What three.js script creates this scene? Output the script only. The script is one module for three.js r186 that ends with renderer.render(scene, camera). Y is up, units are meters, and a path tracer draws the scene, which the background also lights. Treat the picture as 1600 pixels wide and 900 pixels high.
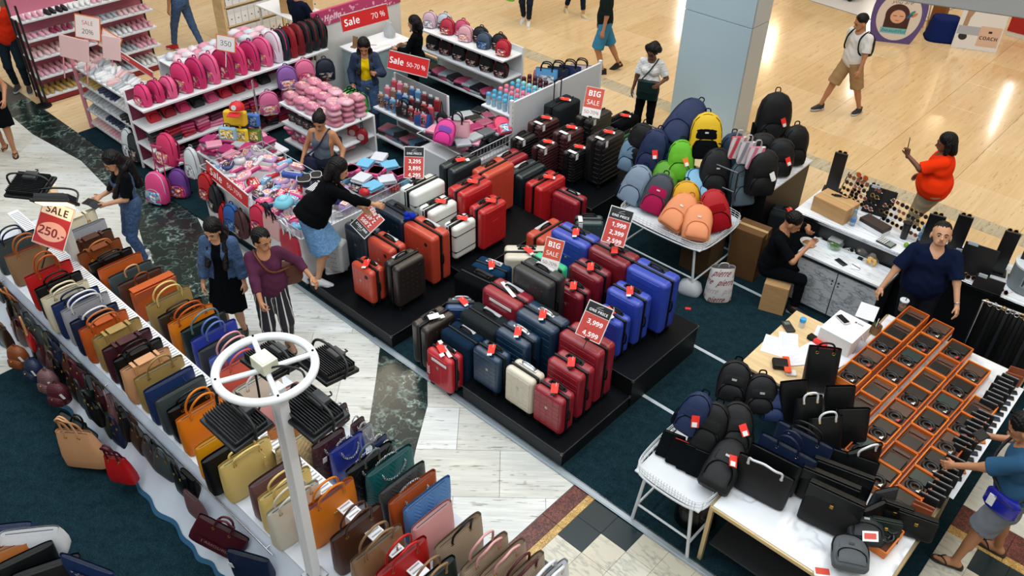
import*as THREE from 'three';
import{RoundedBoxGeometry}from 'three/addons/geometries/RoundedBoxGeometry.js';
import{mergeGeometries}from 'three/addons/utils/BufferGeometryUtils.js';
import{RectAreaLightUniformsLib}from 'three/addons/lights/RectAreaLightUniformsLib.js';
const scene=new THREE.Scene();
const EYE=6.7,FOC=1344;
const PITCH=0.65335,ROLL=0.02841,YAW=0.72782;
const fwd=new THREE.Vector3(-Math.sin(YAW)*Math.cos(PITCH),-Math.sin(PITCH),-Math.cos(YAW)*Math.cos(PITCH));
const rt0=new THREE.Vector3(Math.cos(YAW),0,-Math.sin(YAW));
const up0=rt0.clone().cross(fwd);
const rgt=rt0.clone().multiplyScalar(Math.cos(ROLL)).addScaledVector(up0,Math.sin(ROLL));
const upv=up0.clone().multiplyScalar(Math.cos(ROLL)).addScaledVector(rt0,-Math.sin(ROLL));
const camera=new THREE.PerspectiveCamera(2*Math.atan(450 / FOC)*180 / Math.PI,16 / 9,0.1,120);
camera.position.set(0,EYE,0);
camera.quaternion.setFromRotationMatrix(new THREE.Matrix4().makeBasis(rgt,upv,fwd.clone().negate()));
scene.add(camera);
const renderer=new THREE.WebGLRenderer({antialias:true});
renderer.toneMapping=THREE.LinearToneMapping;
renderer.toneMappingExposure=1.0;
renderer.shadowMap.enabled=true;
RectAreaLightUniformsLib.init();
scene.background=new THREE.Color(0x0b0d10);
const LAMP_POWER=10.5;
const LAMPS=[
[-1.0,2.6,3.4,1.3,0],[-6.0,2.6,3.4,1.3,0],[3.4,-1.5,3.6,1.3,0],[3.4,-6.5,3.6,1.3,0],[-11.0,2.6,3.4,1.3,0],  // unseen row behind and beside the camera, placed to light upright faces
[-2.5,-3.0,3.6,1.3,0],[-6.5,-3.0,3.6,1.3,0],[-10.5,-3.0,3.6,1.3,0],
[-2.5,-8.0,3.6,1.3,0],[-6.5,-8.0,3.6,1.3,0],[-10.5,-8.0,3.6,1.3,0],[-14.5,-6.0,3.6,1.3,0],
[-3.0,-14.0,4.2,0.9,1],[-7.5,-14.0,4.2,0.9,1],[-12,-14.0,4.2,0.9,1],
[-3.5,-20.0,4.2,0.9,1],[-9.0,-20.0,4.2,0.9,1],[-15.5,-12.0,4.2,0.9,1],[1.8,-9.5,4.2,0.9,1],
];
const V=(x,y,z)=>new THREE.Vector3(x,y,z);
const PI=Math.PI,Y90=PI / 2,TOP=.016;
let seed=7;
const rnd=()=>{seed=(seed*1664525 + 1013904223)>>>0;return seed / 4294967296;};
const rr=(a,b)=>a +(b - a)*rnd();
const pick=(a)=>a[Math.floor(rnd()*a.length)];
function G(px,py,h=0){
const d=fwd.clone().multiplyScalar(FOC).addScaledVector(rgt,px - 800).addScaledVector(upv,450 - py);
return V(0,EYE,0).addScaledVector(d,(h - EYE)/ d.y);
}
const used={};
function numbered(n){const k=used[n]=(used[n]??-1)+ 1;return k?n + '_'+ String(k).padStart(3,'0'):n;}
function tag(o,label,category,group){
if(label)o.userData.label=label;
if(category)o.userData.category=category;
if(group)o.userData.group=group;
return o;
}
function shade(o){o.traverse((m)=>{if(m.isMesh){m.castShadow=true;m.receiveShadow=true;}});return o;}
function thing(name,label,category,pos=V(0,0,0),turn=0,group){
const o=new THREE.Group();o.name=numbered(name);scene.add(o);
o.position.copy(pos);o.rotation.y=turn;
return tag(o,label,category,group);
}
function part(name,geo,mat,parent,label){
const m=new THREE.Mesh(Array.isArray(geo)?mg(geo):geo,mat);m.name=name;m.castShadow=m.receiveShadow=true;
parent.add(m);if(label)m.userData.label=label;
return m;
}
function solo(name,geo,mat,label,category,pos=V(0,0,0),turn=0,group){
const m=part(numbered(name),geo,mat,scene);m.position.copy(pos);m.rotation.y=turn;
return tag(m,label,category,group);
}
function struct(name,geo,mat,parent){
const m=part(name,geo,mat,parent??scene);if(!parent)m.userData.kind='structure';
return m;
}
function copyOf(src,pos,turn,label,group){
const c=src.clone();c.name=numbered(src.name.replace(/_\d{3}$/,''));scene.add(c);
c.position.copy(pos);c.rotation.set(0,turn,0);
if(label)c.userData.label=label;
if(group)c.userData.group=group;
return c;
}
const ORD=['first','second','third','fourth','fifth','sixth','seventh','eighth','ninth','tenth','eleventh','twelfth','thirteenth','fourteenth','fifteenth','sixteenth','seventeenth','eighteenth','nineteenth','twentieth',
'twenty-first','twenty-second','twenty-third','twenty-fourth','twenty-fifth','twenty-sixth','twenty-seventh','twenty-eighth','twenty-ninth','thirtieth'];
function mg(list){
const g=list.map((q)=>{const c=q.index?q.toNonIndexed():q;for(const k of Object.keys(c.attributes))if(!['position','normal','uv'].includes(k))c.deleteAttribute(k);return c;});
return g.length===1?g[0]:mergeGeometries(g);
}
function T(g,x=0,y=0,z=0,rx=0,ry=0,rz=0){
g.applyMatrix4(new THREE.Matrix4().compose(V(x,y,z),new THREE.Quaternion().setFromEuler(new THREE.Euler(rx,ry,rz)),V(1,1,1)));
return g;
}
const rim=(w,d,y,r)=>[[-1,0],[1,0],[0,-1],[0,1]].map(([a,b])=>a?bar([a*w / 2,y,-d / 2],[a*w / 2,y,d / 2],r,5):bar([-w / 2,y,b*d / 2],[w / 2,y,b*d / 2],r,5));
const bx=(w,h,d,x=0,y=0,z=0,rx=0,ry=0,rz=0)=>T(new THREE.BoxGeometry(w,h,d),x,y,z,rx,ry,rz);
const rb=(w,h,d,r,x=0,y=0,z=0,s=2)=>T(new RoundedBoxGeometry(w,h,d,s,Math.min(r,w / 2.01,h / 2.01,d / 2.01)),x,y,z);
const cy=(r1,r2,h,x=0,y=0,z=0,n=12,rx=0,ry=0,rz=0)=>T(new THREE.CylinderGeometry(r1,r2,h,n),x,y,z,rx,ry,rz);
const sp=(r,x=0,y=0,z=0,a=10,b=8)=>T(new THREE.SphereGeometry(r,a,b),x,y,z);
const tor=(R,r,x=0,y=0,z=0,rx=0,ry=0,a=6,b=14,arc=PI*2)=>T(new THREE.TorusGeometry(R,r,a,b,arc),x,y,z,rx,ry);
const tube=(pts,r,n=12,k=6,closed=false)=>new THREE.TubeGeometry(new THREE.CatmullRomCurve3(pts.map((p)=>p.isVector3?p:V(...p)),closed),n,r,k,closed);
function bar(a,b,r,k=6){
const d=V(b[0]- a[0],b[1]- a[1],b[2]- a[2]),L=d.length();
const g=new THREE.CylinderGeometry(r,r,L,k);g.applyQuaternion(new THREE.Quaternion().setFromUnitVectors(V(0,1,0),d.normalize()));
g.translate((a[0]+ b[0])/ 2,(a[1]+ b[1])/ 2,(a[2]+ b[2])/ 2);return g;
}
function loft(rings,seg=20,capB=true,capT=true){
const pos=[],uv=[],idx=[];
const pt=(r,a)=>{
const[y,w,d,n=2,cx=0,cz=0]=r,c=Math.cos(a),s=Math.sin(a),e=2 / n;
return[cx + w*Math.sign(c)*Math.pow(Math.abs(c),e),y,cz + d*Math.sign(s)*Math.pow(Math.abs(s),e)];
};
rings.forEach((r)=>{let per=0,last;for(let i=0;i<=seg;i++){const p=pt(r,-i / seg*2*PI + 0.02);if(last)per +=Math.hypot(p[0]- last[0],p[2]- last[2]);last=p;pos.push(...p);uv.push(per,r[0]);}});
const N=seg + 1;
for(let j=0;j<rings.length - 1;j++)for(let i=0;i<seg;i++){const a=j*N + i,b=a + 1,c=a + N,d=c + 1;idx.push(a,b,c,b,d,c);}
const g=new THREE.BufferGeometry();
g.setAttribute('position',new THREE.Float32BufferAttribute(pos,3));g.setAttribute('uv',new THREE.Float32BufferAttribute(uv,2));g.setIndex(idx);
g.computeVertexNormals();
const nn=g.attributes.normal;
for(let j=0;j<rings.length;j++){const a=j*N,b=a + seg;const v=V(nn.getX(a)+ nn.getX(b),nn.getY(a)+ nn.getY(b),nn.getZ(a)+ nn.getZ(b)).normalize();nn.setXYZ(a,v.x,v.y,v.z);nn.setXYZ(b,v.x,v.y,v.z);}
const out=[g.toNonIndexed()];
const cap=(r,s)=>{
const p=[],u=[],q=[];
for(let i=0;i<seg;i++){const A=pt(r,-i / seg*2*PI + 0.02),B=pt(r,-(i + 1)/ seg*2*PI + 0.02),C=[r[4]||0,r[0],r[5]||0];for(const t of s>0?[C,A,B]:[C,B,A]){p.push(...t);u.push(t[0],t[2]);q.push(0,s,0);}}
const c=new THREE.BufferGeometry();c.setAttribute('position',new THREE.Float32BufferAttribute(p,3));c.setAttribute('uv',new THREE.Float32BufferAttribute(u,2));c.setAttribute('normal',new THREE.Float32BufferAttribute(q,3));return c;
};
if(capB)out.push(cap(rings[0],-1));
if(capT)out.push(cap(rings[rings.length - 1],1));
return mg(out);
}
function ext(pts,d,bev=0.004,curve=6){
const s=pts instanceof THREE.Shape?pts:new THREE.Shape(pts.map((p)=>new THREE.Vector2(p[0],p[1])));
const g=new THREE.ExtrudeGeometry(s,{depth:Math.max(d - 2*bev,0.0005),bevelEnabled:bev>0,bevelThickness:bev,bevelSize:bev,bevelOffset:-bev,bevelSegments:2,curveSegments:curve});
g.translate(0,0,-Math.max(d - 2*bev,0.0005)/ 2);return g;
}
function rrect(w,h,r,cx=0,cy0=0){
const s=new THREE.Shape(),x=cx - w / 2,y=cy0 - h / 2;
s.moveTo(x + r,y);s.lineTo(x + w - r,y);s.quadraticCurveTo(x + w,y,x + w,y + r);s.lineTo(x + w,y + h - r);s.quadraticCurveTo(x + w,y + h,x + w - r,y + h);
s.lineTo(x + r,y + h);s.quadraticCurveTo(x,y + h,x,y + h - r);s.lineTo(x,y + r);s.quadraticCurveTo(x,y,x + r,y);return s;
}
function noise2(n,oct,s0){
let s=s0>>>0;const rn=()=>{s=(s*1664525 + 1013904223)>>>0;return s / 4294967296;};
const out=new Float32Array(n*n);let amp=1,tot=0;
for(const[fx,fy,a]of oct){
const t=new Float32Array(fx*fy).map(rn);amp=a;tot +=a;
for(let y=0;y<n;y++)for(let x=0;x<n;x++){
const u=x / n*fx,v=y / n*fy,i=Math.floor(u),j=Math.floor(v),a1=u - i,b1=v - j,p=a1*a1*(3 - 2*a1),q=b1*b1*(3 - 2*b1);
const i1=(i + 1)% fx,j1=(j + 1)% fy;
out[y*n + x]+=amp*((t[j*fx + i]*(1 - p)+ t[j*fx + i1]*p)*(1 - q)+(t[j1*fx + i]*(1 - p)+ t[j1*fx + i1]*p)*q);
}
}
for(let i=0;i<out.length;i++)out[i]/=tot;
return out;
}
function dtex(n,f,srgb,rx=1,ry=rx){
const d=new Uint8Array(n*n*4);
for(let y=0;y<n;y++)for(let x=0;x<n;x++){const c=f(x,y,y*n + x),o=(y*n + x)*4;d[o]=c[0];d[o + 1]=c[1];d[o + 2]=c[2];d[o + 3]=255;}
const t=new THREE.DataTexture(d,n,n);t.wrapS=t.wrapT=THREE.RepeatWrapping;t.magFilter=THREE.LinearFilter;t.minFilter=THREE.LinearMipmapLinearFilter;t.generateMipmaps=true;
if(srgb)t.colorSpace=THREE.SRGBColorSpace;t.repeat.set(rx,ry);t.needsUpdate=true;return t;
}
const clamp=(v,a=0,b=255)=>Math.max(a,Math.min(b,v));
const mix3=(a,b,t)=>[a[0]+(b[0]- a[0])*t,a[1]+(b[1]- a[1])*t,a[2]+(b[2]- a[2])*t];
const grainN=noise2(128,[[16,16,1],[32,32,1.2],[64,64,1]],3);
const TX={};
TX.leather=dtex(128,(x,y,i)=>{const v=clamp(60 + grainN[i]*150);return[v,v,v];},false,9);
TX.cloth=dtex(64,(x,y)=>{const v=128 + 60*Math.sin(x / 64*2*PI*16)*Math.cos(y / 64*2*PI*16);return[v,v,v];},false,6);
{
const n=512,a=noise2(n,[[4,64,1],[8,128,1],[3,24,1.1],[24,256,.5]],11),b=noise2(n,[[6,48,1],[20,170,1]],23);
TX.trav=dtex(n,(x,y,i)=>{let c=mix3([196,198,194],[226,228,224],clamp(a[i]*1.7 - .35,0,1));const k=b[i];if(k>.72)c=mix3(c,[130,128,118],clamp((k - .72)*6,0,.7));return c;},true,.8,.8);
TX.travW=dtex(n,(x,y,i)=>{let c=mix3([217,188,144],[231,206,164],clamp(a[i]*1.7 - .35,0,1));const k=b[i];if(k>.74)c=mix3(c,[176,142,100],clamp((k - .74)*5,0,.4));return c;},true,.5,.5);
}
{
const n=512,a=noise2(n,[[5,5,1],[11,11,.6],[23,23,.4],[60,60,.2]],5),b=noise2(n,[[7,9,1],[17,21,.6],[41,47,.35]],6),c2=noise2(n,[[9,9,1],[40,40,.6]],9);
TX.marbleD=dtex(n,(x,y,i)=>{const v=1 - clamp(Math.abs(a[i]- .5)*16,0,1),w=1 - clamp(Math.abs(b[i]- .47)*26,0,1);const k=clamp(v*.55*c2[i]*1.7 + w*.55*c2[i]*1.5,0,1);return mix3(mix3([12,26,26],[28,50,46],c2[i]),[172,190,176],k*.9);},true,.7);
const d=noise2(n,[[3,9,1],[7,22,.7],[20,60,.4]],31);
TX.marbleW=dtex(n,(x,y,i)=>{const q=(x + y)% n;const w=1 - clamp(Math.abs(d[i]- .5)*12,0,1);return mix3([226,229,232],[168,174,182],w*.6*c2[i]*1.6);},true,1.1);
TX.marbleG=dtex(n,(x,y,i)=>{const w=1 - clamp(Math.abs(d[i]- .5)*10,0,1);return mix3([196,199,202],[120,126,132],w*.8*c2[i]*1.6);},true,1.1);
}
{
const n=256,a=noise2(n,[[64,64,1],[128,128,1.2],[9,9,.5]],41),b=noise2(n,[[80,80,1],[30,30,.5]],43);
TX.carpet=dtex(n,(x,y,i)=>mix3([12,29,35],[31,56,64],clamp(a[i]*1.9 - .45,0,1)),true,2.3);
TX.carpetB=dtex(n,(x,y,i)=>{const v=a[i]*255;return[v,v,v];},false,1.6);
TX.granite=dtex(n,(x,y,i)=>mix3([62,30,28],[122,66,56],clamp(b[i]*2.4 - .7,0,1)),true,1.5);
TX.gold=dtex(n,(x,y,i)=>mix3([150,112,52],[220,184,116],clamp(a[i]*2 - .5,0,1)),true,1.5);
const w=noise2(n,[[3,40,1],[5,90,.8],[2,14,.7]],47);
TX.wood=dtex(n,(x,y,i)=>mix3([196,164,116],[232,206,160],w[i]),true,.8);
TX.card=dtex(n,(x,y,i)=>mix3([170,130,84],[196,156,106],w[i]),true,1);
}
TX.mono=dtex(64,(x,y)=>{const u=(x + y)% 16,v=(x - y + 64)% 16;const e=(u<3||v<3);return e?[126,104,84]:[178,160,138];},true,16);
TX.quilt=dtex(64,(x,y)=>{const u=((x + y)% 64)/ 64,v=((x - y + 64)% 64)/ 64;const q=255*Math.pow(Math.sin(u*PI)*Math.sin(v*PI),.5);return[q,q,q];},false,14);
TX.chev=dtex(64,(x,y)=>{const u=((Math.abs((x % 64)- 32)+ y)% 16)/ 16;const q=255*Math.pow(Math.sin(u*PI),.6);return[q,q,q];},false,7);
TX.stripe=dtex(64,(x,y)=>((x % 16)<3?[210,206,204]:[22,22,30]),true,5);
TX.denim=dtex(128,(x,y,i)=>{const k=grainN[i];return mix3([30,52,84],[70,100,138],clamp(k*1.6 - .3,0,1));},true,3);
TX.denimL=dtex(128,(x,y,i)=>{const k=grainN[i];return mix3([70,118,168],[128,170,208],clamp(k*1.6 - .3,0,1));},true,3);
TX.dash=dtex(128,(x,y)=>{const u=x % 32,v=(y + Math.floor(x / 32)*13)% 32;return(u>8&&u<24&&Math.abs(v - u*.7)<1.6)?[90,92,100]:[224,222,220];},true,5);
const MC={};
function M(hex,rough=.6,extra={}){
const k=hex + '|'+ rough + '|'+ Object.entries(extra).map(([a,b])=>a +(b&&b.uuid?b.uuid:b)).join();
if(!MC[k]){MC[k]=new(('clearcoat'in extra||'sheen'in extra||'transmission'in extra||'specularIntensity'in extra)?THREE.MeshPhysicalMaterial:THREE.MeshStandardMaterial)({color:hex,roughness:rough,...extra});}
return MC[k];
}
const leather=(hex,r=.42)=>M(hex,r,{specularIntensity:.7,bumpMap:TX.leather,bumpScale:.0006});
const fabric=(hex)=>M(hex,.95,{specularIntensity:.2,bumpMap:TX.leather,bumpScale:.0007});
const shell=(hex,r=.3)=>M(hex,r,{clearcoat:.35,clearcoatRoughness:.25});
const gold=M(0xc9a24e,.28,{metalness:1}),chrome=M(0xc8ccd0,.22,{metalness:1}),steel=M(0x9ea3a6,.35,{metalness:.9}),iron=M(0x2a2c2e,.4,{metalness:.6});
const BLACK=M(0x050709,.5,{specularIntensity:.6}),WHITE=M(0xe9eaec,.45),OFFW=M(0xd9d9d6,.5),RUBBER=M(0x101113,.7),TAGR=M(0xe8281a,.5),TAGW=M(0xe4e4e2,.5),PLATF=M(0x04070b,.5,{specularIntensity:.25});
const clear=M(0xffffff,.12,{transmission:.85,thickness:0,ior:1.35});
function print(w,h,draw,px=256,rough=.5){
const c=document.createElement('canvas');c.width=px;c.height=Math.round(px*h / w);const x=c.getContext('2d');
draw(x,c.width,c.height);const t=new THREE.CanvasTexture(c);t.colorSpace=THREE.SRGBColorSpace;
return new THREE.MeshStandardMaterial({map:t,roughness:rough});
}
function txt(x,s,px,py,size,col,font='bold',align='center',maxw){x.fillStyle=col;x.font=font + ' '+ size + 'px sans-serif';x.textAlign=align;x.textBaseline='middle';maxw?x.fillText(s,px,py,maxw):x.fillText(s,px,py);}
const face=(w,h,x=0,y=0,z=0,rx=0,ry=0,rz=0)=>T(new THREE.PlaneGeometry(w,h),x,y,z,rx,ry,rz);
function ray(px,py){return fwd.clone().multiplyScalar(FOC).addScaledVector(rgt,px - 800).addScaledVector(upv,450 - py);}
function GZ(px,py,z){const d=ray(px,py);return V(0,EYE,0).addScaledVector(d,z / d.z);}
function GX(px,py,x){const d=ray(px,py);return V(0,EYE,0).addScaledVector(d,x / d.x);}
function easeApart(list,ax='xz',rounds=40,max=.2){
const s=list.map(([o])=>o.position.clone());
for(let r=0;r<rounds;r++)for(let i=0;i<list.length;i++)for(let j=i + 1;j<list.length;j++){
const[a,aw,ad,ah=9]=list[i],[b,bw,bd,bh=9]=list[j];const dx=b.position.x - a.position.x,dz=b.position.z - a.position.z,dy=b.position.y - a.position.y;if(dy>ah||-dy>bh)continue;
const ox=(aw + bw)/ 2 - Math.abs(dx),oz=(ad + bd)/ 2 - Math.abs(dz);if(ox<=0||oz<=0)continue;
if(ax==='x'||(ax==='xz'&&ox<oz)){const m=Math.sign(dx||1)*ox*.3;a.position.x -=m;b.position.x +=m;}else{const m=Math.sign(dz||1)*oz*.3;a.position.z -=m;b.position.z +=m;}
for(const[o,k]of[[a,i],[b,j]]){o.position.x=clamp(o.position.x,s[k].x - max,s[k].x + max);o.position.z=clamp(o.position.z,s[k].z - max,s[k].z + max);}
}
}
const smin=(a,b,k)=>{const h=Math.max(k - Math.abs(a - b),0)/ k;return Math.min(a,b)- h*h*k*.25;};
function cap(a,b,ra,rb2=ra,clip=false){
const ax=a.x,ay=a.y,az=a.z,dx=b.x - ax,dy=b.y - ay,dz=b.z - az,L2=dx*dx + dy*dy + dz*dz||1e-9,L=Math.sqrt(L2);
return(x,y,z)=>{
const px=x - ax,py=y - ay,pz=z - az;const tt=(px*dx + py*dy + pz*dz)/ L2,t=tt<0?0:tt>1?1:tt;
const qx=px - dx*t,qy=py - dy*t,qz=pz - dz*t;let d=Math.sqrt(qx*qx + qy*qy + qz*qz)-(ra +(rb2 - ra)*t);
if(clip&&tt>.5)d=Math.max(d,(tt - 1)*L);
return d;
};
}
function ell(m,cx,cy0,cz,rx,ry,rz){
const e=m.clone().invert().elements;
return(x,y,z)=>{
const X=(e[0]*x + e[4]*y + e[8]*z + e[12]- cx),Y=(e[1]*x + e[5]*y + e[9]*z + e[13]- cy0),Z=(e[2]*x + e[6]*y + e[10]*z + e[14]- cz);
const a=X / rx,b=Y / ry,c=Z / rz,k0=Math.sqrt(a*a + b*b + c*c),p=X /(rx*rx),q=Y /(ry*ry),r=Z /(rz*rz),k1=Math.sqrt(p*p + q*q + r*r);
return k1<1e-9?-Math.min(rx,ry,rz):k0*(k0 - 1)/ k1;
};
}
const join=(fs,k)=>(x,y,z)=>{let d=fs[0](x,y,z);for(let i=1;i<fs.length;i++)d=smin(d,fs[i](x,y,z),k);return d;};
function netMesh(f,lo,hi,c){
const nx=Math.ceil((hi.x - lo.x)/ c)+ 2,ny=Math.ceil((hi.y - lo.y)/ c)+ 2,nz=Math.ceil((hi.z - lo.z)/ c)+ 2;
const F=new Float32Array(nx*ny*nz).fill(1),B=5,R=B*c*.9 + c;
for(let bk=0;bk<nz;bk +=B)for(let bj=0;bj<ny;bj +=B)for(let bi=0;bi<nx;bi +=B){
const d=f(lo.x +(bi + B / 2)*c,lo.y +(bj + B / 2)*c,lo.z +(bk + B / 2)*c);const far=Math.abs(d)>R*1.35;
for(let k=bk;k<Math.min(bk + B,nz);k++)for(let j=bj;j<Math.min(bj + B,ny);j++)for(let i=bi;i<Math.min(bi + B,nx);i++)
F[(k*ny + j)*nx + i]=far?d:f(lo.x + i*c,lo.y + j*c,lo.z + k*c);
}
const id=new Int32Array(nx*ny*nz).fill(-1),pos=[],idx=[];
const at=(i,j,k)=>F[(k*ny + j)*nx + i];
for(let k=0;k<nz - 1;k++)for(let j=0;j<ny - 1;j++)for(let i=0;i<nx - 1;i++){
let s=0,X=0,Y=0,Z=0,n=0;const v=[];
for(let q=0;q<8;q++){const w=at(i +(q&1),j +(q>>1&1),k +(q>>2));v.push(w);if(w<0)s++;}
if(s===0||s===8)continue;
for(let a=0;a<8;a++)for(const bit of[1,2,4])if(!(a&bit)){const b=a|bit;if((v[a]<0)!==(v[b]<0)){const t=v[a]/(v[a]- v[b]);X +=(a&1)+(bit===1?t:0);Y +=(a>>1&1)+(bit===2?t:0);Z +=(a>>2)+(bit===4?t:0);n++;}}
id[(k*ny + j)*nx + i]=pos.length / 3;pos.push(lo.x +(i + X / n)*c,lo.y +(j + Y / n)*c,lo.z +(k + Z / n)*c);
}
const ID=(i,j,k)=>id[(k*ny + j)*nx + i];
const quad=(a,b,d,e,flip)=>{if(a<0||b<0||d<0||e<0)return;flip?idx.push(a,d,b,b,d,e):idx.push(a,b,d,b,e,d);};
for(let k=1;k<nz - 1;k++)for(let j=1;j<ny - 1;j++)for(let i=1;i<nx - 1;i++){
const o=at(i,j,k)<0;
if(o !==at(i + 1,j,k)<0)quad(ID(i,j - 1,k - 1),ID(i,j,k - 1),ID(i,j - 1,k),ID(i,j,k),!o);
if(o !==at(i,j + 1,k)<0)quad(ID(i - 1,j,k - 1),ID(i,j,k - 1),ID(i - 1,j,k),ID(i,j,k),o);
if(o !==at(i,j,k + 1)<0)quad(ID(i - 1,j - 1,k),ID(i,j - 1,k),ID(i - 1,j,k),ID(i,j,k),!o);
}
const g=new THREE.BufferGeometry();g.setAttribute('position',new THREE.Float32BufferAttribute(pos,3));
const nor=new Float32Array(pos.length),uv=new Float32Array(pos.length / 3*2),h=c*.5;
for(let i=0;i<pos.length;i +=3){
const x=pos[i],y=pos[i + 1],z=pos[i + 2];const a=f(x + h,y,z)- f(x - h,y,z),b=f(x,y + h,z)- f(x,y - h,z),d=f(x,y,z + h)- f(x,y,z - h),L=Math.hypot(a,b,d)||1;
nor[i]=a / L;nor[i + 1]=b / L;nor[i + 2]=d / L;uv[i / 3*2]=x + z;uv[i / 3*2 + 1]=y;
}
g.setAttribute('normal',new THREE.BufferAttribute(nor,3));g.setAttribute('uv',new THREE.BufferAttribute(uv,2));g.setIndex(idx);
return g;
}
function ik(a,target,l1,l2,hint){
const d=target.clone().sub(a);let L=d.length();const mx=(l1 + l2)*.998;if(L>mx){d.multiplyScalar(mx / L);L=mx;}
const end=a.clone().add(d),u=d.clone().normalize(),c=(l1*l1 + L*L - l2*l2)/(2*l1*L),s=Math.sqrt(Math.max(0,1 - c*c));
const n=hint.clone().addScaledVector(u,-hint.dot(u)).normalize();
return[a.clone().addScaledVector(u,l1*c).addScaledVector(n,l1*s),end];
}
function person(o){
const S=o.h / 1.65,fem=o.fem,wd=o.wide??1,skin=M(o.skin??0xb98560,.55),hairM=M(o.hairCol??0x060506,.5,{specularIntensity:.5});
const t=thing('person',o.label,'person',o.pos,o.turn);
const loc=(w)=>w.clone().sub(o.pos).applyEuler(new THREE.Euler(0,-o.turn,0)).divideScalar(S).toArray();
for(const k of['handL','handR','footL','footR'])if(o[k]&&o[k].isVector3){const y=o[k + 'Turn'];o[k]=[...loc(o[k]),y??(k==='footL'?.15:-.15),o[k + 'Tip']??0];}
const P=(n,geo,mat)=>{geo.scale(S,S,S);return part(n,geo,mat,t);};
const hipY=o.seat??.9,lean=o.lean??0,twist=o.twist??0,side=o.side??0;
const pel=V(o.hipX??0,hipY,o.hipZ??0);
const Mp=new THREE.Matrix4().makeTranslation(pel.x,pel.y,pel.z).multiply(new THREE.Matrix4().makeRotationX(lean*.35));
const Mu=new THREE.Matrix4().makeTranslation(pel.x,pel.y,pel.z).multiply(new THREE.Matrix4().makeRotationFromEuler(new THREE.Euler(lean,twist,side,'YXZ')));
const U=(x,y,z)=>V(x,y - .9,z).applyMatrix4(Mu);
const sw=fem?.155:.178*(1 +(wd - 1)*.5),hw=.088;
const shL=U(sw,1.355,-.01),shR=U(-sw,1.355,-.01),neck=U(0,1.4,-.012),head0=U(0,1.46,.005);
const Mh=new THREE.Matrix4().makeTranslation(head0.x,head0.y,head0.z).multiply(new THREE.Matrix4().makeRotationFromEuler(new THREE.Euler((o.headPitch??0)+ lean*.45,twist +(o.headYaw??0),o.headRoll??0,'YXZ'))).multiply(new THREE.Matrix4().makeScale(1.1,1.1,1.1));
const HD=(x,y,z)=>V(x,y,z).applyMatrix4(Mh);
const arms=[[shL,o.handL??[.24,.84,.06],1],[shR,o.handR??[-.24,.84,.06],-1]].map(([sh,w,s],i)=>{
const hint=V(...((i?o.elbowR:o.elbowL)??[s*.5,-.3,-1]));const[el,wr]=ik(sh,V(...w),.275,.245,hint);
const dir=((i?o.palmR:o.palmL)?V(...(i?o.palmR:o.palmL)):wr.clone().sub(el)).normalize();return{sh,el,wr,s,dir};
});
const legs=[[V(hw,-.03,0).applyMatrix4(Mp),o.footL??[.1,.075,.02],1],[V(-hw,-.03,0).applyMatrix4(Mp),o.footR??[-.1,.075,-.02],-1]].map(([hp,f,s],i)=>{
const[kn,an]=ik(hp,V(f[0],f[1],f[2]),.415,.41,V(...((i?o.kneeR:o.kneeL)??[s*.12,0,1])));return{hp,kn,an,s,yaw:f[3]??s*.15,tip:f[4]??0};
});
const arm=(a,e,x=0)=>[cap(a.sh,a.el,.046*wd + e,.036 + e),cap(a.el,a.wr,.037 + e,.026 + e)];
const torso=(e)=>[
ell(Mu,0,.34,-.005,(fem?.15:.172)*wd + e,.19 + e,(fem?.098:.108)*wd + e),ell(Mu,0,.17,.01,(fem?.125:.15)*wd + e,.17 + e,(fem?.088:.1)*(wd*1.6 - .6)+ e),
ell(Mp,0,.02,-.01,(fem?.168:.165)*wd + e,.135 + e,.118*wd + e),cap(U(sw*.78,1.352,-.012),U(-sw*.78,1.352,-.012),.05 + e,.05 + e),cap(U(0,1.36,-.015),U(0,1.44,-.002),.062 + e*.6,.05 + e*.4),
...(fem?[ell(Mu,.068,.33,.075,.062 + e,.06 + e,.05 + e),ell(Mu,-.068,.33,.075,.062 + e,.06 + e,.05 + e)]:[])];
const leg=(l,e)=>[cap(l.hp,l.kn,.082*(1 +(wd - 1)*.6)+ e,.052 + e),cap(l.kn,l.an,.05 + e,.034 + e),cap(l.kn.clone().lerp(l.an,.15).add(V(0,0,-.012)),l.kn.clone().lerp(l.an,.5).add(V(0,0,-.01)),.046 + e,.04 + e)];
const footDir=(l)=>V(Math.sin(l.yaw)*Math.cos(l.tip),-Math.sin(l.tip),Math.cos(l.yaw)*Math.cos(l.tip));
const bare=[...torso(0),...arms.flatMap((a)=>arm(a,0)),...legs.flatMap((l)=>{const d=footDir(l),q=(k,y)=>l.an.clone().addScaledVector(d,k).add(V(0,y,0));return[...leg(l,0),cap(q(-.035,-.04),q(.07,-.045),.034,.03),cap(q(.06,-.045),q(.15,-.055),.032,.02)];}),cap(U(0,1.38,-.012),HD(0,.04,-.01),.052,.05)];
const box=(fs,pts,e)=>{const lo=V(1e9,1e9,1e9),hi=V(-1e9,-1e9,-1e9);for(const p of pts){lo.min(p);hi.max(p);}return[lo.subScalar(e),hi.addScalar(e)];};
const bodyPts=[shL,shR,pel,neck,U(0,1.1,0),...arms.flatMap((a)=>[a.el,a.wr]),...legs.flatMap((l)=>[l.kn,l.an,l.an.clone().addScaledVector(footDir(l),.16)])];
const bits=[];
{const f=join(bare,.035),[lo,hi]=box(bare,bodyPts,.2);bits.push(netMesh(f,lo,hi,o.cell??(o.fine?.016:.02)));}
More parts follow.
